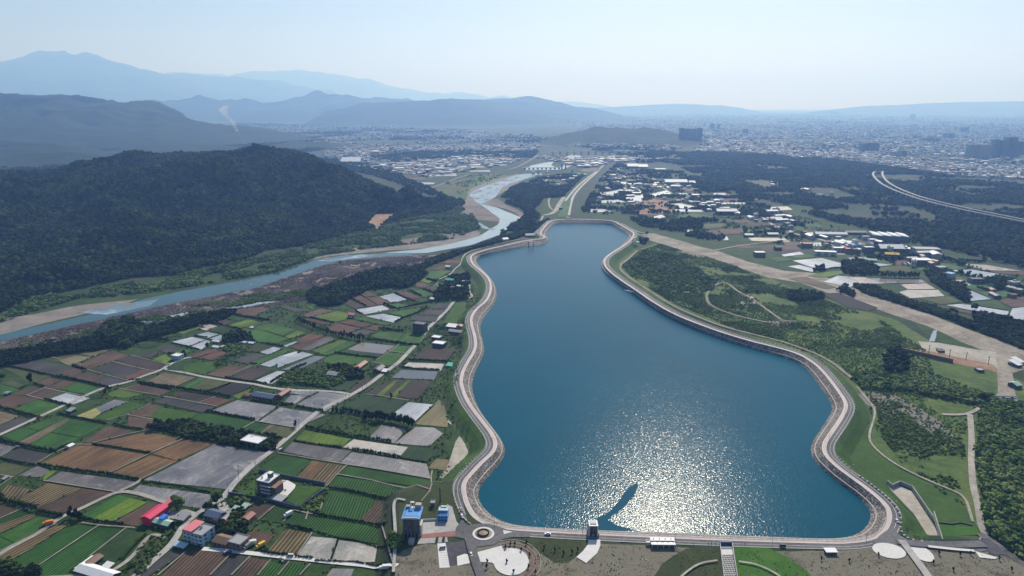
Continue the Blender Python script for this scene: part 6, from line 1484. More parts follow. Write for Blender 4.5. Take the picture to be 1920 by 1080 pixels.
# railing on the dam
pr = [p for p in inner if inpoly(np.array([p[0]]), np.array([p[1]]), [G(*q, HC) for q in ((900, 950), (900, 1020), (1660, 1035), (1690, 950), (1640, 950), (1560, 990))])[0]]; pr = np.array(pr)
e = empty('railing', (float(pr[:, 0].mean()), float(pr[:, 1].mean()), 0), label='white railing along the water side of the dam promenade', cat='railing'); ox, oy = e.location[0], e.location[1]
mb = MB()
o_ = pr[pr[:, 0].argsort()]
for a, b in zip(o_[:-1], o_[1:]):
    if np.hypot(*(b-a)) < 9:
        for zz in (.65, 1.15): mb.box(((a[0]+b[0])/2-ox, (a[1]+b[1])/2-oy, HC+.2+zz), (np.hypot(*(b-a)), .1, .1), math.atan2(b[1]-a[1], b[0]-a[0]))
mb.build('rail', 'kerb_white', e); pst = MB().box((0, 0, .6), (.2, .2, 1.2)).build('post', 'kerb_white', e); pst.location = (o_[0][0]-ox, o_[0][1]-oy, HC+.2)
for p in o_[1:98]:
    c = pst.copy(); COL.objects.link(c); c.parent = e; c.location = (p[0]-ox, p[1]-oy, HC+.2)
# ---- street lamps
def lamp0():
    e = empty('street_lamp', (0, 0, 0)); MB().cyl((0, 0, 0), (0, 0, 8), .13, .08, 8).build('pole', 'pole', e); MB().cyl((0, 0, 7.9), (0, 1.9, 8.5), .07, .05, 6).build('arm', 'pole', e); MB().box((0, 2.2, 8.52), (.34, .9, .16)).build('lamp_head', 'kerb_white', e); return e
LM = lamp0(); first = True
tot = len(cz); k = 0; last = None
for i in range(0, tot, 13):
    p = off(-5.2)[i]
    o = LM if first else copy_tree(LM); first = False
    o.location = (p[0], p[1], HC+.1); o.rotation_euler = (0, 0, math.atan2(CN[i][1], CN[i][0])-math.pi/2); tag(o, 'grey street lamp on the reservoir ring road', 'street lamp', 'street lamps round the reservoir')
# ---- utility poles
def pole0():
    e = empty('utility_pole', (0, 0, 0)); MB().cyl((0, 0, 0), (0, 0, 9.5), .17, .11, 7).build('pole', 'pole', e)
    for z in (9.0, 8.2): MB().box((0, 0, z), (1.9, .14, .14)).build('crossarm', 'pole', e)
    MB().cyl((.35, 0, 6.9), (.35, 0, 7.8), .24, .24, 8).build('transformer', 'grey_roof', e); return e
PL = pole0(); first = True
for p in Gz([(460, 705), (447, 700), (217, 862), (855, 530), (1107, 360), (1352, 110), (1188, 240), (895, 465), (720, 610), (338, 560), (375, 550), (690, 560)])+Fz([(645, 470), (998, 190), (905, 310), (1150, 110)])+[(556, 800), (590, 770), (765, 655), (806, 600), (830, 580), (448, 890), (392, 955)]:
    o = PL if first else copy_tree(PL); first = False; o.location = GT(*p); o.rotation_euler = (0, 0, GY_); tag(o, 'thin utility pole along the field lanes', 'utility pole', 'utility poles along the field lanes')
# ---- vehicles
def car0(paint, van=False, truck=False):
    e = empty('car' if not truck else 'truck', (0, 0, 0)); L_, w = (4.5, 1.8) if not truck else (7.0, 2.3)
    if truck:
        MB().box((-2.5, 0, 1.35), (1.8, 2.1, 1.7), taper=.92).build('cab', paint, e); MB().box((1.0, 0, 1.9), (5.0, 2.3, 2.2)).build('cargo_box', paint, e); MB().box((-3.35, 0, 1.75), (.14, 1.8, .6)).build('windscreen', 'glass', e); MB().box((.3, 0, .65), (6.6, 1.6, .3)).build('chassis', 'black_rubber', e)
    else:
        bm = bmesh.new(); bmesh.ops.create_cube(bm, size=1, matrix=Matrix.Translation((0, 0, .62)) @ Matrix.Diagonal((L_, w, .62, 1))); bmesh.ops.bevel(bm, geom=bm.edges[:], offset=.16, segments=2, affect='EDGES')
        me = bpy.data.meshes.new('body'); bm.to_mesh(me); bm.free(); link('body', me, paint, e)
        MB().box((.25 if not van else .15, 0, 1.2), (2.5 if not van else 3.9, w*.92, .62 if not van else 1.0), taper=.80 if not van else .93).build('cabin', 'glass', e); MB().box((.25 if not van else .15, 0, 1.53 if not van else 1.72), (1.9 if not van else 3.6, w*.72, .06)).build('roof_panel', paint, e)
        for s in (-1, 1): MB().box((-L_/2-.02, s*.6, .7), (.08, .35, .18)).build('headlight', 'kerb_white', e)
    for sx in (-1, 1):
        for sy in (-1, 1): MB().cyl((sx*L_*.31, sy*(w/2-.12), .34), (sx*L_*.31, sy*(w/2+.04), .34), .34, .34, 12).build('wheel', 'black_rubber', e)
    return e
CARS = [(Q1(228, 535), 'car_white', 0, 1.9, HC, 'white car driving up the left bank road near the junction'), (Q1(215, 470), 'car_silver', 0, 1.8, HC, 'pale car ahead of another on the left bank road near the junction'), (Q1(1015, 697), 'car_white', 0, 0, HC, 'white car on the dam road left of the gate tower'), (Q1(312, 886), 'car_white', 0, 1.85, HC, 'white car on the road below the roundabout'),
    (R1(1507, 806), 'car_dark', 1, 0, HC, 'dark van parked on the edge of the dam road at right'), (Q1(48, 822), 'car_white', 1, .2, HC, 'white pickup parked alone on the pale strip of the car park'), (Y1(538, 668), 'car_dark', 0, 1.57, HC, 'left of two cars parked beside the red paved entrance'), (Y1(612, 664), 'car_dark', 0, 1.57, HC, 'right of two cars parked beside the red paved entrance'),
    (Sz([(545, 773)])[0], 'car_white', 0, 1.5, HC, 'white car near the right hand junction of the dam road'), (Hz([(30, 245)])[0], 'car_white', 1, .9, None, 'white car with open field behind it on the main lane'), (F1(905, 858), 'car_blue', 1, .3, None, 'bright blue van parked at the top of the brown ploughed field'), (F1(1465, 885), 'car_white', 1, 0, None, 'white van beside the concrete lane and the tan striped plot'), (F1(1415, 930), 'car_silver', 0, .5, None, 'pale car below the concrete lane by the green rows'),
    (F1(360, 512), 'car_blue', 0, 1, None, 'blue car in the hamlet yard by the magenta barn'), (F1(350, 495), 'car_white', 0, .8, None, 'white car in the hamlet yard behind the blue one'), (A([(1890, 392)])[0], 'car_white', 0, .7, None, 'white car on the left lane at the dark red plot'), (Bz([(190, 362)])[0], 'car_silver', 0, .6, None, 'pale pinkish car by the hedge under the green fields'), (A([(1135, 705)])[0], 'car_red', 1, .7, None, 'red van on the left lane by the pale paddy'), (A([(440, 985)])[0], 'car_red', 0, .7, None, 'small dark red car at the end of the left hedge'), (Gz([(542, 706)])[0], 'car_white', 0, .8, None, 'white car on the main lane beside the tall hedge'), (Cz([(325, 332)])[0], 'car_silver', 0, .4, None, 'pale violet car by the bushes above the striped fields'),
    (F1(1540, 0), 'car_white', 0, .9, None, '') ]
for p, paint, van, yaw, z, lab in CARS:
    if not lab: continue
    o = car0(paint, bool(van)); xyz = GT(*p) if z is None else (*G(*p, z+.4), z+.25); o.location = (xyz[0], xyz[1], xyz[2]+(.75 if z is None else .15)); o.rotation_euler = (0, 0, yaw); tag(o, lab, 'van' if van else 'car')
for p, paint, yaw, lab in [(F1(1195, 800), 'yellow_paint', .9, 'long yellow box truck parked by the concrete lane'), (F1(1110, 775), 'car_white', .2, 'white truck parked among clutter near the yellow truck'), (F1(1075, 810), 'car_silver', 1.2, 'pale truck left of the yellow truck'), (Cz([(545, 508)])[0], 'orange_paint', .4, 'small orange truck at the end of the country lane'), (O([(415, 195)])[0], 'car_white', .9, 'white truck beside the green vegetable rows'), (O([(1655, 880)])[0], 'car_white', .1, 'white truck on the concrete lane below the pale plots')]:
    o = car0(paint, truck=True); x, y, z = GT(*p); o.location = (x, y, z+.7); o.rotation_euler = (0, 0, yaw); tag(o, lab, 'truck')
# ---- people on the dam road and a rider on the lane
def person(p, z, label, shirt='cloth_dark', sit=False, yaw=0):
    me = bpy.data.meshes.new('person'); h = 1.0
    v = [(0, 0, .95), (0, 0, 1.2), (0, 0, 1.42), (0, 0, 1.52), (0, 0, 1.68), (.2, 0, 1.4), (.27, .02, 1.12), (.27, -.08, .86), (-.2, 0, 1.4), (-.27, .02, 1.12), (-.27, -.08, .86), (.1, 0, .9), (.12, -.02 if not sit else -.4, .5 if not sit else .8), (.12, .04 if not sit else -.38, .04 if not sit else .3), (-.1, 0, .9), (-.12, .1 if not sit else -.4, .5 if not sit else .8), (-.12, .16 if not sit else -.38, .04 if not sit else .3)]
    ed = [(0, 1), (1, 2), (2, 3), (3, 4), (2, 5), (5, 6), (6, 7), (2, 8), (8, 9), (9, 10), (0, 11), (11, 12), (12, 13), (0, 14), (14, 15), (15, 16)]
    me.from_pydata(v, ed, []); o = link('person', me, shirt); s = o.modifiers.new('skin', 'SKIN'); rad = [.14, .15, .13, .06, .11, .07, .05, .045, .07, .05, .045, .1, .075, .055, .1, .075, .055]
    for q, r in zip(me.skin_vertices[0].data, rad): q.radius = (r, r)
    me.skin_vertices[0].data[0].use_root = True; o.modifiers.new('sub', 'SUBSURF').levels = 1
    if z is None: o.location = GT(*p); o.location.z += .7
    else: o.location = (*G(*p, z+.1), z+.12)
    o.rotation_euler = (0, 0, yaw); tag(o, label, 'person'); return o
try:
    for p, lab in ((R1(825, 790), 'person in dark clothes on the dam road, leftmost of a group of three'), (R1(853, 788), 'person in dark clothes on the dam road, middle of a group of three'), (R1(890, 790), 'person in dark clothes on the dam road, rightmost of a group of three'), (R1(688, 795), 'person in dark clothes standing right of the white pavilion'), (R1(1162, 795), 'person in dark clothes on the dam road right of the spillway')): person(p, HC, lab)
    rd = person(F1(290, 875), None, 'person riding a dark scooter on the lane at lower left', sit=True, yaw=2.4)
    x, y, z = rd.location; e = empty('scooter', (x, y, z), 2.4, label='dark scooter ridden along the lane at lower left', cat='scooter')
    mb = MB(); mb.box((0, -.1, .5), (.3, 1.3, .35), taper=.8); mb.box((0, -.62, .85), (.25, .18, .6)); mb.build('body', 'car_dark', e); MB().box((0, -.62, 1.15), (.7, .06, .06)).build('handlebar', 'black_rubber', e)
    for s in (-.65, .65): MB().cyl((-.06, s, .27), (.06, s, .27), .27, .27, 12).build('wheel', 'black_rubber', e)
    rd.location.z += .05
except Exception as ex: print('person', ex)
# ---- river weir with its gate tower, and the long bridge behind
e = empty('river_weir', (0, 0, 0), label='long white weir with piers across the far river', cat='weir')
a = np.array(G(980, 319)); b = np.array(G(1052, 318)); an = math.atan2(b[1]-a[1], b[0]-a[0]); ln = np.linalg.norm(b-a); mb = MB(); mb.box((*((a+b)/2), 11), (ln, 9, 2.4), an); mb.build('deck', 'concrete_white', e)
for i in range(9): p = a+(b-a)*(i+.5)/9; MB().box((p[0], p[1], 5), (6, 14, 10), an).build('pier', 'dark_wall', e)
MB().box((*((a+b)/2+np.array([0, -30])), 1.5), (ln*.9, 26, 2.5), an).build('apron', 'concrete', e)
e = empty('gate_tower', (*G(1057, 317), 0), label='dark twin legged gate tower at the right end of the weir', cat='tower')
for s in (-1, 1): MB().box((s*9, 0, 14), (6, 10, 28)).build('leg', 'dark_wall', e)
MB().box((0, 0, 26), (26, 12, 6)).build('hoist_room', 'grey_wall', e)
e = empty('road_bridge', (0, 0, 0), label='long thin road bridge on piers crossing the valley behind the weir', cat='bridge')
a = np.array(G(1030, 291)); b = np.array(G(1215, 290)); an = math.atan2(b[1]-a[1], b[0]-a[0]); ln = np.linalg.norm(b-a); MB().box((*((a+b)/2), 22), (ln, 14, 3), an).build('deck', 'concrete', e)
for i in range(14): p = a+(b-a)*(i+.5)/14; MB().box((p[0], p[1], 10), (9, 12, 21), an).build('pier', 'concrete', e)
# ---- farms and works on the right
K1 = lambda x, y: K([(x, y)])[0]; L1 = lambda x, y: L([(x, y)])[0]; J1 = lambda x, y: J([(x, y)])[0]
YK = yaw_of(K1(1400, 325), K1(1600, 300))+math.pi/2-.75
bld('factory', 'large blue grey factory with stepped white sawtooth roof', 'factory', K1(1380, 318), 62, 10, 46, 'tower_blue', 'white_roof', 'saw', yaw=-.25)
bld('school', 'long three storey pale block at the edge of the wooded slope', 'building', K1(1800, 478), 46, 12, 26, 'grey_wall', 'grey_roof', 'flat', yaw=-.12, floors=3, nw=9)
for p, w_, h_, d_, wl, rf, rt, yw, lab in [(K1(1400, 440), 44, 7, 30, 'dark_wall', 'white_roof', 'gable', -.1, 'long white roofed works left of the three storey block'), (K1(1750, 590), 33, 10, 22, 'dark_wall', 'white_roof', 'flat', -.1, 'dark works building with a white flat roof above the black field'), (K1(840, 360), 30, 7, 16, 'tower_blue', 'white_roof', 'flat', -.45, 'blue grey hall with a white roof beside the avenue'),
    (K1(450, 385), 17, 7, 14, 'brick_wall', 'pink_roof', 'flat', -.1, 'brick house with a red roof in the middle of the right fields'), (K1(650, 478), 38, 7, 16, 'white_wall', 'white_roof', 'flat', -.2, 'wide white house just above the flooded paddies'), (K1(795, 440), 19, 8, 14, 'grey_wall', 'white_roof', 'flat', -.1, 'pale roofed house right of the wide white house'), (K1(905, 455), 10, 9, 12, 'brick_wall', 'pink_roof', 'flat', 0, 'narrow red house in the row beside the avenue'),
    (K1(985, 455), 8, 8, 12, 'brick_wall', 'dark_roof', 'flat', 0, 'narrow dark house right of the red one'), (K1(1140, 450), 17, 11, 12, 'dark_wall', 'white_roof', 'flat', 0, 'tall dark house with a white roof by the avenue end'), (K1(715, 265), 58, 5, 18, 'grey_wall', 'white_roof', 'gable', -.08, 'very long low white roofed hall behind the trees'), (K1(990, 240), 38, 4, 14, 'dark_wall', 'grey_roof', 'gable', -.05, 'long dark hall left of the big factory'),
    (K1(1110, 305), 14, 7, 12, 'light_blue_wall', 'grey_roof', 'flat', 0, 'pale blue house in front of the big factory'), (K1(1185, 345), 13, 8, 12, 'white_wall', 'white_roof', 'flat', 0, 'white house in front of the big factory corner'), (K1(1395, 500), 24, 6, 14, 'dark_wall', 'yellow_paint', 'gable', -.3, 'hall with a yellow roof edge among dark sheds'), (K1(1110, 550), 34, 4, 12, 'grey_wall', 'green_roof', 'gable', -.3, 'long pale green roofed shed above the grove'),
    (K1(120, 420), 12, 6, 12, 'dark_wall', 'dark_roof', 'gable', 0, 'small dark house at the left of the right hand fields'), (K1(100, 80), 20, 4, 14, 'grey_wall', 'white_roof', 'gable', 0, 'white roofed shed above the avenue'), (K1(1575, 590), 12, 3, 10, 'white_wall', 'white_roof', 'gable', .4, 'small white tent beside the works'), (L1(870, 200), 19, 8, 14, 'dark_wall', 'grey_roof', 'flat', .2, 'dark two storey farmhouse above the white paddies'),
    (L1(990, 285), 15, 9, 12, 'light_blue_wall', 'light_blue_wall', 'flat', .5, 'light blue house at the corner of the white paddies'), (L1(1310, 350), 24, 8, 14, 'tower_blue', 'dark_roof', 'flat', 0, 'dark blue house beside the green terrace'), (L1(930, 270), 12, 4, 12, 'grey_wall', 'white_roof', 'shed', .5, 'pale shed left of the light blue house'), (J1(650, 345), 42, 6, 40, 'tower_blue', 'white_roof', 'gable', 0, 'very long hall with a white roof above the bare field'), (J1(830, 340), 12, 4, 30, 'tower_blue', 'white_roof', 'gable', 0, 'short hall right of the very long white hall'),
    (J1(160, 155), 20, 4, 50, 'tower_blue', 'white_roof', 'gable', 0, 'left white hall of two beside the distant canal'), (J1(275, 155), 19, 3, 50, 'tower_blue', 'white_roof', 'gable', 0, 'right white hall of two beside the distant canal'), (J1(480, 195), 21, 5, 50, 'tower_blue', 'green_roof', 'flat', 0, 'flat teal grey hall beyond the trees'), (J1(1220, 680), 38, 7, 26, 'dark_wall', 'white_roof', 'gable', -.05, 'wide hall with a pale roof in the middle of the farms'), (J1(550, 480), 13, 6, 20, 'tower_blue', 'white_roof', 'flat', 0, 'dark hall by the flooded nursery'),
    (J1(1140, 470), 22, 3, 20, 'grey_wall', 'white_roof', 'gable', 0, 'long white roof behind the farm terraces'), (J1(1780, 750), 22, 4, 16, 'dark_wall', 'white_roof', 'gable', 0, 'white roofed hall beside the avenue start'), (J1(1470, 930), 16, 4, 14, 'dark_wall', 'white_roof', 'gable', 0, 'pale roofed farmhouse above the dry river bed'), (J1(1740, 920), 20, 4, 14, 'dark_wall', 'white_roof', 'gable', 0, 'pale roofed farm right of the avenue'), (J1(1120, 600), 10, 9, 16, 'tower_blue', 'grey_roof', 'flat', 0, 'tall grey blue works block among the farms'), (J1(1070, 610), 9, 7, 16, 'grey_wall', 'white_roof', 'flat', 0, 'pale works block left of the tall one'),
    (T([(1195, 188)])[0], 19, 8, 14, 'brick_wall', 'white_roof', 'flat', 0, 'dark red house with a white roof on a pale yard'), (Pz([(1700, 335)])[0], 12, 5, 12, 'dark_wall', 'white_roof', 'shed', .3, 'white roofed shed at the right edge by the blue pond'), (Pz([(1730, 300)])[0], 12, 5, 12, 'grey_wall', 'white_roof', 'shed', .3, 'upper white shed at the right edge by the blue pond'), (Pz([(1690, 600)])[0], 14, 6, 10, 'dark_wall', 'green_roof', 'gable', .3, 'dark open shed at the right edge'), (Pz([(1215, 395)])[0], 11, 4, 8, 'dark_wall', 'grey_roof', 'flat', 0, 'small dark container on the dirt yard'), (Pz([(710, 145)])[0], 11, 3, 8, 'wood', 'dark_roof', 'flat', -.2, 'brown container on the dirt yard'),
    (N([(1030, 800)])[0], 6, 4, 12, 'dark_wall', 'grey_roof', 'flat', 0, 'small dark hut beside the canal lawn'), (M([(650, 820)])[0], 15, 18, 40, 'tower_blue', 'tower_blue', 'flat', 0, 'tall dark building in the woods at the hill foot'), (M([(780, 330)])[0], 6, 11, 40, 'tower_blue', 'grey_roof', 'flat', 0, 'slim dark tower block in the valley'), (M([(860, 205)])[0], 15, 10, 60, 'grey_wall', 'white_roof', 'flat', 0, 'pale apartment slab at the edge of the valley town'), (M([(580, 275)])[0], 37, 3, 90, 'light_blue_wall', 'white_roof', 'gable', 0, 'huge hall with blue and white roof in the valley'),
    (M([(310, 48)])[0], 3, 6, 40, 'pink_roof', 'pink_roof', 'flat', 0, 'tiny red and white tower on the wooded rise'), (M([(720, 812)])[0], 7, 2, 16, 'white_wall', 'white_roof', 'gable', 0, 'small white roof right of the tall building in the woods')]:
    bld('building' if h_ > 8.5 else ('hall' if w_ > 22 else 'house'), lab, 'building' if w_ > 22 or h_ > 8.5 else 'house', p, w_, h_, d_, wl, rf, rt, yaw=yw, floors=(2 if h_ >= 7 and d_ < 20 else 0), nw=3, side=False)
for p, w_, lab in [((287, 487), 14, 'long white roofed shed in the clearing at the hill foot'), ((300, 498), 9, 'small pale house below the long shed at the hill foot'), ((92, 362), 3, ''), ((35, 527), 12, 'pale roofed shed at the left edge beyond the river')]:
    if lab: bld('shed', lab, 'shed', p, w_, 3, 12, 'grey_wall', 'white_roof', 'gable', yaw=.2)
# ---- tower blocks of the city
def facade(name, c, g):
    m, nt, b = newmat(name); co = coords(nt); mp = nd(nt, 'ShaderNodeMapping'); mp.inputs['Rotation'].default_value = (math.pi/2, 0, 0); nt.links.new(co, mp.inputs[0])
    br = nd(nt, 'ShaderNodeTexBrick'); br.offset = 0; br.inputs['Color1'].default_value = (*g, 1); br.inputs['Color2'].default_value = (*[v*1.4 for v in g], 1); br.inputs['Mortar'].default_value = (*c, 1)
    br.inputs['Scale'].default_value = 1; br.inputs['Mortar Size'].default_value = 1.4; br.inputs['Brick Width'].default_value = 7; br.inputs['Row Height'].default_value = 5; nt.links.new(mp.outputs[0], br.inputs[0]); nt.links.new(br.outputs[0], b.inputs['Base Color']); b.inputs['Roughness'].default_value = .5
facade('facade_dark', (.14, .15, .17), (.03, .035, .05)); facade('facade_pale', (.42, .42, .42), (.07, .08, .10))
def tower(px0, px1, pyb, pyt, n, mat, lab, d=45):
    x0, y0 = G(px0, pyb); x1, y1 = G(px1, pyb); m = mpp((px0+px1)/2, pyb); h = (pyb-pyt)*m; w = x1-x0; e = empty('tower_block', ((x0+x1)/2, y0+d/2, 0), 0, label=lab, cat='tower block'); r = random.Random(int(px0))
    for i in range(n):
        hh = h*r.uniform(.86, 1) if n > 1 else h; ww = w/n*.8; cx = -w/2+w*(i+.5)/n; dy = r.uniform(-8, 8)
        MB().box((cx, dy, hh/2), (ww, d, hh)).build('wall', mat, e)
        mb = MB()
        for k in (-.42, 0, .42): mb.box((cx+ww*k, dy-d/2-1.2, hh*.49), (ww*.09, 3, hh*.98))
        mb.build('bay', 'grey_wall' if mat == 'facade_pale' else 'tower_blue', e); MB().box((cx, dy, hh+m*.5), (ww*.5, d*.5, m)).build('roof_house', 'grey_wall', e)
for a in [(1273, 1317, 270, 240, 4, 'facade_dark', 'cluster of dark tower blocks alone on the edge of the terrace'), (1332, 1340, 244, 232, 1, 'facade_dark', 'slim distant block right of the dark cluster'), (1345, 1350, 243, 233, 1, 'facade_dark', 'very slim distant block right of the slim one'), (1393, 1402, 253, 241, 2, 'facade_dark', 'narrow pair of blocks above the white houses'), (1614, 1648, 287, 267, 3, 'facade_dark', 'dark row of blocks above the highway start'),
    (1688, 1700, 300, 283, 1, 'facade_dark', 'single dark block left of the pale slab'), (1665, 1686, 292, 284, 2, 'facade_pale', 'low pale blocks beside the single dark block'), (1817, 1858, 297, 270, 3, 'facade_pale', 'wide pale slab of flats at the right side of the city'), (1862, 1882, 296, 262, 2, 'facade_dark', 'dark towers right of the wide pale slab'), (1884, 1903, 296, 258, 2, 'facade_dark', 'tallest dark towers of the city'), (1905, 1940, 296, 262, 2, 'facade_dark', 'dark towers cut by the right edge'), (1707, 1718, 223, 215, 1, 'facade_dark', 'hazy far block near the horizon'), (1772, 1790, 261, 249, 2, 'facade_dark', 'hazy blocks behind the wide pale slab'), (1728, 1762, 268, 258, 4, 'facade_dark', 'low hazy row of blocks behind the highway'), (1802, 1817, 248, 239, 2, 'facade_dark', 'faint blocks far behind the pale slab'), (1595, 1600, 266, 260, 1, 'facade_dark', 'tiny block left of the dark row')]:
    tower(*a)
# ---- ordinary houses: 260 nearest as things, the rest of the towns as one mass
HP = []
for i, (wl, rf, w, d, h, rt) in enumerate([('white_wall', 'white_roof', 12, 9, 8, 'f'), ('grey_wall', 'grey_roof', 10, 10, 10, 'f'), ('beige_wall', 'white_roof', 18, 10, 6, 'g'), ('dark_wall', 'slate_blue_roof', 16, 9, 5, 'g'), ('white_wall', 'light_blue_wall', 20, 12, 7, 'g'), ('brick_wall', 'rust_roof', 11, 9, 7, 'g'), ('grey_wall', 'white_roof', 26, 13, 8, 'g'), ('white_wall', 'concrete_white', 9, 9, 14, 'f')]):
    mb = MB(); mb.box((0, 0, h/2), (w, d, h), mi=0)
    if rt == 'g': mb.gable(w, d, h, h+d*.16, .5, .2, mi=1)
    else: mb.box((0, 0, h+.2), (w+.5, d+.5, .4), mi=1); mb.box((w*.2, d*.1, h+1.4), (w*.3, d*.3, 2.2), mi=0)
    for k in (-.3, 0, .3): mb.box((k*w, -d/2-.05, h*.55), (w*.12, .12, h*.3), mi=2)
    me = bpy.data.meshes.new('house'); me.from_pydata(mb.v, [], mb.f); [me.materials.append(MATS[q]) for q in (wl, rf, 'glass')]; me.polygons.foreach_set('material_index', mb.m); me.update(); HP.append((me, rf, h))
RFN = {'white_roof': 'white', 'grey_roof': 'grey', 'slate_blue_roof': 'dark blue', 'light_blue_wall': 'pale blue', 'rust_roof': 'rusty red', 'concrete_white': 'flat whitish'}
def houses(pix, n, where, seed, clump=None, thr=.5, cls=120, sc=1.0, kinds=range(8)):
    P = samp(pix, n, clump=clump, thr=thr, clscale=cls, seed=seed); r = random.Random(seed); kinds = list(kinds)
    for p in P:
        k = r.choice(kinds); me, rf, h = HP[k]; o = bpy.data.objects.new('house', me); COL.objects.link(o); o.location = (p[0], p[1], 0); s = sc*r.uniform(.7, 1.3); o.scale = (s*r.uniform(.8, 1.4), s, s*r.uniform(.8, 1.15)); o.rotation_euler = (0, 0, r.choice((0, 1.57))+r.gauss(.1, .25))
        tag(o, '%s roofed house %s' % (RFN[rf], where), 'house', '%s roofed houses %s' % (RFN[rf], where))
houses([(1215, 345), (1260, 345), (1400, 375), (1490, 400), (1490, 440), (1430, 430), (1350, 405), (1230, 370)], 55, 'among the right hand farms', 3, 3, .45)
houses([(1440, 435), (1560, 440), (1650, 452), (1760, 480), (1790, 510), (1700, 505), (1620, 478), (1500, 455)], 45, 'around the works on the right', 5, 5, .4)
houses([(1130, 318), (1250, 325), (1290, 345), (1230, 352), (1130, 345)], 35, 'beside the distant canal', 7, 6, .4)
houses([(1100, 395), (1135, 335), (1165, 310), (1220, 345), (1200, 400)], 26, 'right of the canal', 19, 9, .42)
houses([(640, 300), (700, 318), (800, 330), (900, 310), (960, 303), (900, 296), (700, 300)], 60, 'on the valley floor', 9, 7, .42, cls=200)
houses([(980, 325), (1080, 318), (1100, 330), (1060, 350), (1020, 345)], 22, 'between the river and the canal', 11, 8, .4)
houses([(1640, 290), (1920, 300), (1960, 335), (1800, 330), (1720, 315)], 45, 'at the city edge', 13, None, sc=1.2)
houses([(1500, 350), (1600, 370), (1560, 380), (1400, 335)], 10, 'in the terrace clearings', 15, None)
houses([(1840, 540), (1920, 530), (1920, 560), (1860, 560)], 5, 'at the right edge paddies', 17, None, kinds=(1, 3, 5))
def town(pix, n, label, seed, clump, thr, cls, hmul=1.0, size=(8, 26), keep=None):
    P = samp(pix, n, clump=clump, thr=thr, clscale=cls, seed=seed, keep=keep); n = len(P); r = np.random.default_rng(seed)
    w = r.uniform(*size, n); d = r.uniform(size[0], size[1]*.8, n); h = r.gamma(3, 2.6, n)*hmul+3; big = r.uniform(size=n) > .96; w[big] *= 2.6; d[big] *= 2.0; h[big] = r.uniform(6, 12, big.sum())
    a = r.normal(.1, .3, n); ca, sa = np.cos(a), np.sin(a); V = np.zeros((n, 8, 3)); k = 0
    for sz in (0, 1):
        for sx, sy in ((-1, -1), (1, -1), (1, 1), (-1, 1)):
            x = sx*w/2; y = sy*d/2; V[:, k, 0] = P[:, 0]+x*ca-y*sa; V[:, k, 1] = P[:, 1]+x*sa+y*ca; V[:, k, 2] = sz*h; k += 1
    b = (np.arange(n)*8)[:, None]; F = []; MI = []
    wm = r.integers(0, 4, n); rm = r.choice([4, 4, 5, 6, 7, 8, 5, 4], n)
    for q, top in (((4, 5, 6, 7), 1), ((0, 1, 5, 4), 0), ((1, 2, 6, 5), 0), ((2, 3, 7, 6), 0), ((3, 0, 4, 7), 0)): F.append(b+np.array(q)); MI.append(rm if top else wm)
    fastmesh('houses', V.reshape(-1, 3), np.vstack(F), ['white_wall', 'grey_wall', 'beige_wall', 'dark_wall', 'white_roof', 'grey_roof', 'slate_blue_roof', 'light_blue_wall', 'rust_roof'], mi=np.concatenate(MI), kind='stuff', label=label)
town([(560, 265), (700, 250), (900, 262), (1010, 275), (1000, 285), (900, 290), (740, 290), (620, 300), (600, 285)], 5200, 'dense pale houses of the valley town beyond the woods', 21, 51, .42, 500)
town([(360, 262), (430, 240), (620, 236), (760, 240), (900, 245), (1040, 262), (900, 262), (700, 252), (560, 266), (440, 268)], 5000, 'faint pale houses at the foot of the far hills', 22, 52, .48, 500, size=(10, 34))
town([(1060, 275), (1260, 285), (1300, 262), (1420, 275), (1560, 290), (1700, 300), (1920, 310), (2000, 325), (2000, 235), (1100, 235), (1050, 262)], 15000, 'thousands of white houses of the city plain on the right', 23, 53, .44, 450, size=(9, 28))
town([(640, 232), (2100, 232), (2300, 206), (1000, 206)], 16000, 'hazy houses and factories of the plain before the horizon', 24, 54, .5, 1100, size=(14, 60))
town([(1560, 292), (1660, 296), (1720, 306), (1930, 318), (2000, 345), (1930, 338), (1800, 332), (1700, 318), (1600, 305)], 2400, 'white houses between the wooded terrace and the tower blocks', 28, 59, .36, 160, size=(9, 22))
town([(1300, 285), (1440, 290), (1500, 300), (1640, 296), (1660, 285), (1500, 268), (1330, 262)], 2600, 'white houses above the wooded terrace', 25, 55, .40, 250)
town([(640, 296), (960, 292), (990, 300), (900, 318), (800, 332), (740, 326), (660, 312)], 700, 'small pale roofs and greenhouses on the valley floor', 26, 57, .42, 200, size=(9, 30), hmul=.6)
town([(1000, 296), (1200, 296), (1280, 300), (1240, 312), (1150, 306), (1100, 316)], 260, 'small roofs beyond the weir', 27, 58, .42, 200, size=(10, 34), hmul=.6)
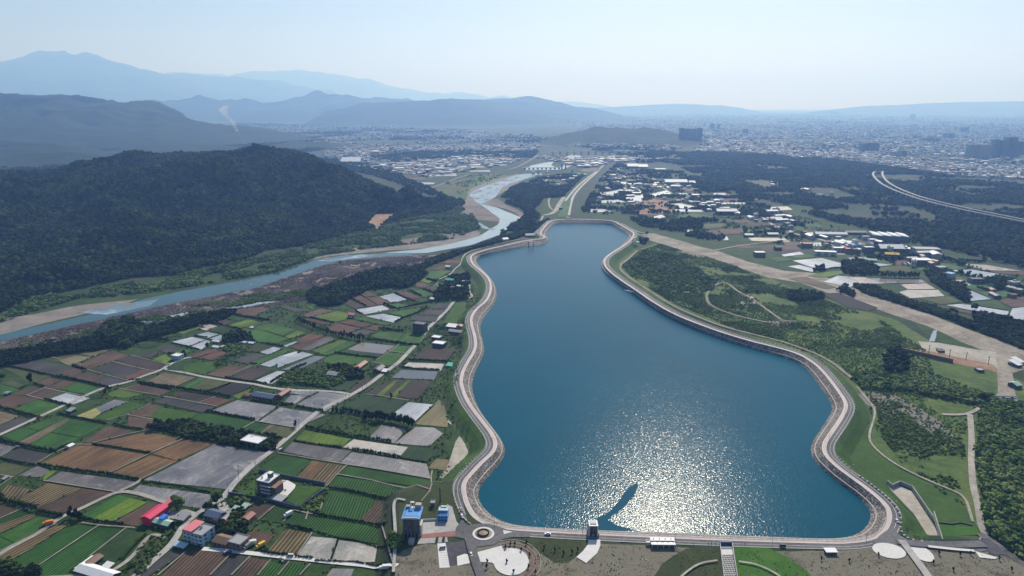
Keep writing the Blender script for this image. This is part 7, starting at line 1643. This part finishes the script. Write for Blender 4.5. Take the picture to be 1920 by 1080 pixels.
# ---- smoke over the side valley
def smoke():
    x, y = G(462, 273); m = mpp(462, 273); pts = [(0, 0, 0), (-5, 0, 12), (-14, 0, 26), (-20, 0, 40), (-30, 0, 54), (-38, 0, 66), (-30, 0, 74)]; rr = [1.2, 2.2, 3.2, 4, 5.5, 8, 6]
    V = []; F = []; k = 12
    for p, q in zip(pts, rr):
        for i in range(k): a = 6.2832*i/k; V.append((p[0]*m+q*m*math.cos(a), q*m*math.sin(a)*1.2, p[2]*m*.97))
    for j in range(len(pts)-1):
        for i in range(k): F.append((j*k+i, j*k+(i+1) % k, (j+1)*k+(i+1) % k, (j+1)*k+i))
    F += [tuple(range(k))[::-1], tuple((len(pts)-1)*k+i for i in range(k))]
    mt = bpy.data.materials.new('smoke'); mt.use_nodes = True; nt = mt.node_tree; nt.nodes.clear(); v = nd(nt, 'ShaderNodeVolumePrincipled'); v.inputs['Color'].default_value = (.9, .9, .9, 1); v.inputs['Absorption Color'].default_value = (1, 1, 1, 1)
    co = coords(nt); n1 = noise(nt, co, .011, 5, .6, 1); rp = ramp(nt, n1, [(.42, (0, 0, 0)), (.72, (1, 1, 1))]); mm = nd(nt, 'ShaderNodeMath', operation='MULTIPLY'); nt.links.new(rp.outputs[0], mm.inputs[0]); mm.inputs[1].default_value = .02; nt.links.new(mm.outputs[0], v.inputs['Density'])
    ou = nd(nt, 'ShaderNodeOutputMaterial'); nt.links.new(v.outputs[0], ou.inputs['Volume']); 
    o = mesh('smoke', V, F, None, kind='stuff', label='thin white smoke plume leaning left over the valley'); o.location = (x, y, 2); o.data.materials.append(mt); 
    try: mt.cycles.volume_step_rate = 4
    except Exception: pass
try: smoke()
except Exception as ex: print('smoke', ex)
# ---- repeats: each gets its own place in its group
ON = 'first second third fourth fifth sixth seventh eighth ninth tenth eleventh twelfth thirteenth fourteenth fifteenth sixteenth seventeenth eighteenth nineteenth'.split(); TN = 'twenty thirty forty fifty sixty seventy eighty'.split()
def ordinal(n): return ON[n-1] if n < 20 else (TN[n//10-2][:-1]+'ieth' if n % 10 == 0 else TN[n//10-2]+'-'+ON[n % 10-1])
def order_labels():
    gr = {}
    for o in S.objects:
        if o.get('group') and o.get('label') and o.parent is None: gr.setdefault(o['label'], []).append(o)
    for lab, L_ in gr.items():
        if len(L_) < 2: continue
        L_.sort(key=lambda o: o.location.x/max(o.location.y, 1) if o.location.length > 1 else 0)
        for i, o in enumerate(L_): o['label'] = lab+', '+ordinal(i+1)+' from the left'
order_labels()
# ------------------------------------------------------------------ haze: one closed box of even air
def haze():
    mb = MB(); mb.box((0, 27000, 1250), (124000, 72000, 2510)); o = mb.build('haze', None, kind='stuff')
    m = bpy.data.materials.new('haze_air'); m.use_nodes = True; nt = m.node_tree; nt.nodes.clear()
    v = nd(nt, 'ShaderNodeVolumePrincipled'); v.inputs['Color'].default_value = (*HAZE_COL, 1); v.inputs['Density'].default_value = HAZE_DENS
    v.inputs['Anisotropy'].default_value = HAZE_G; v.inputs['Absorption Color'].default_value = (.76, .76, 1, 1)
    ou = nd(nt, 'ShaderNodeOutputMaterial'); nt.links.new(v.outputs[0], ou.inputs['Volume']); o.data.materials.append(m)
haze()
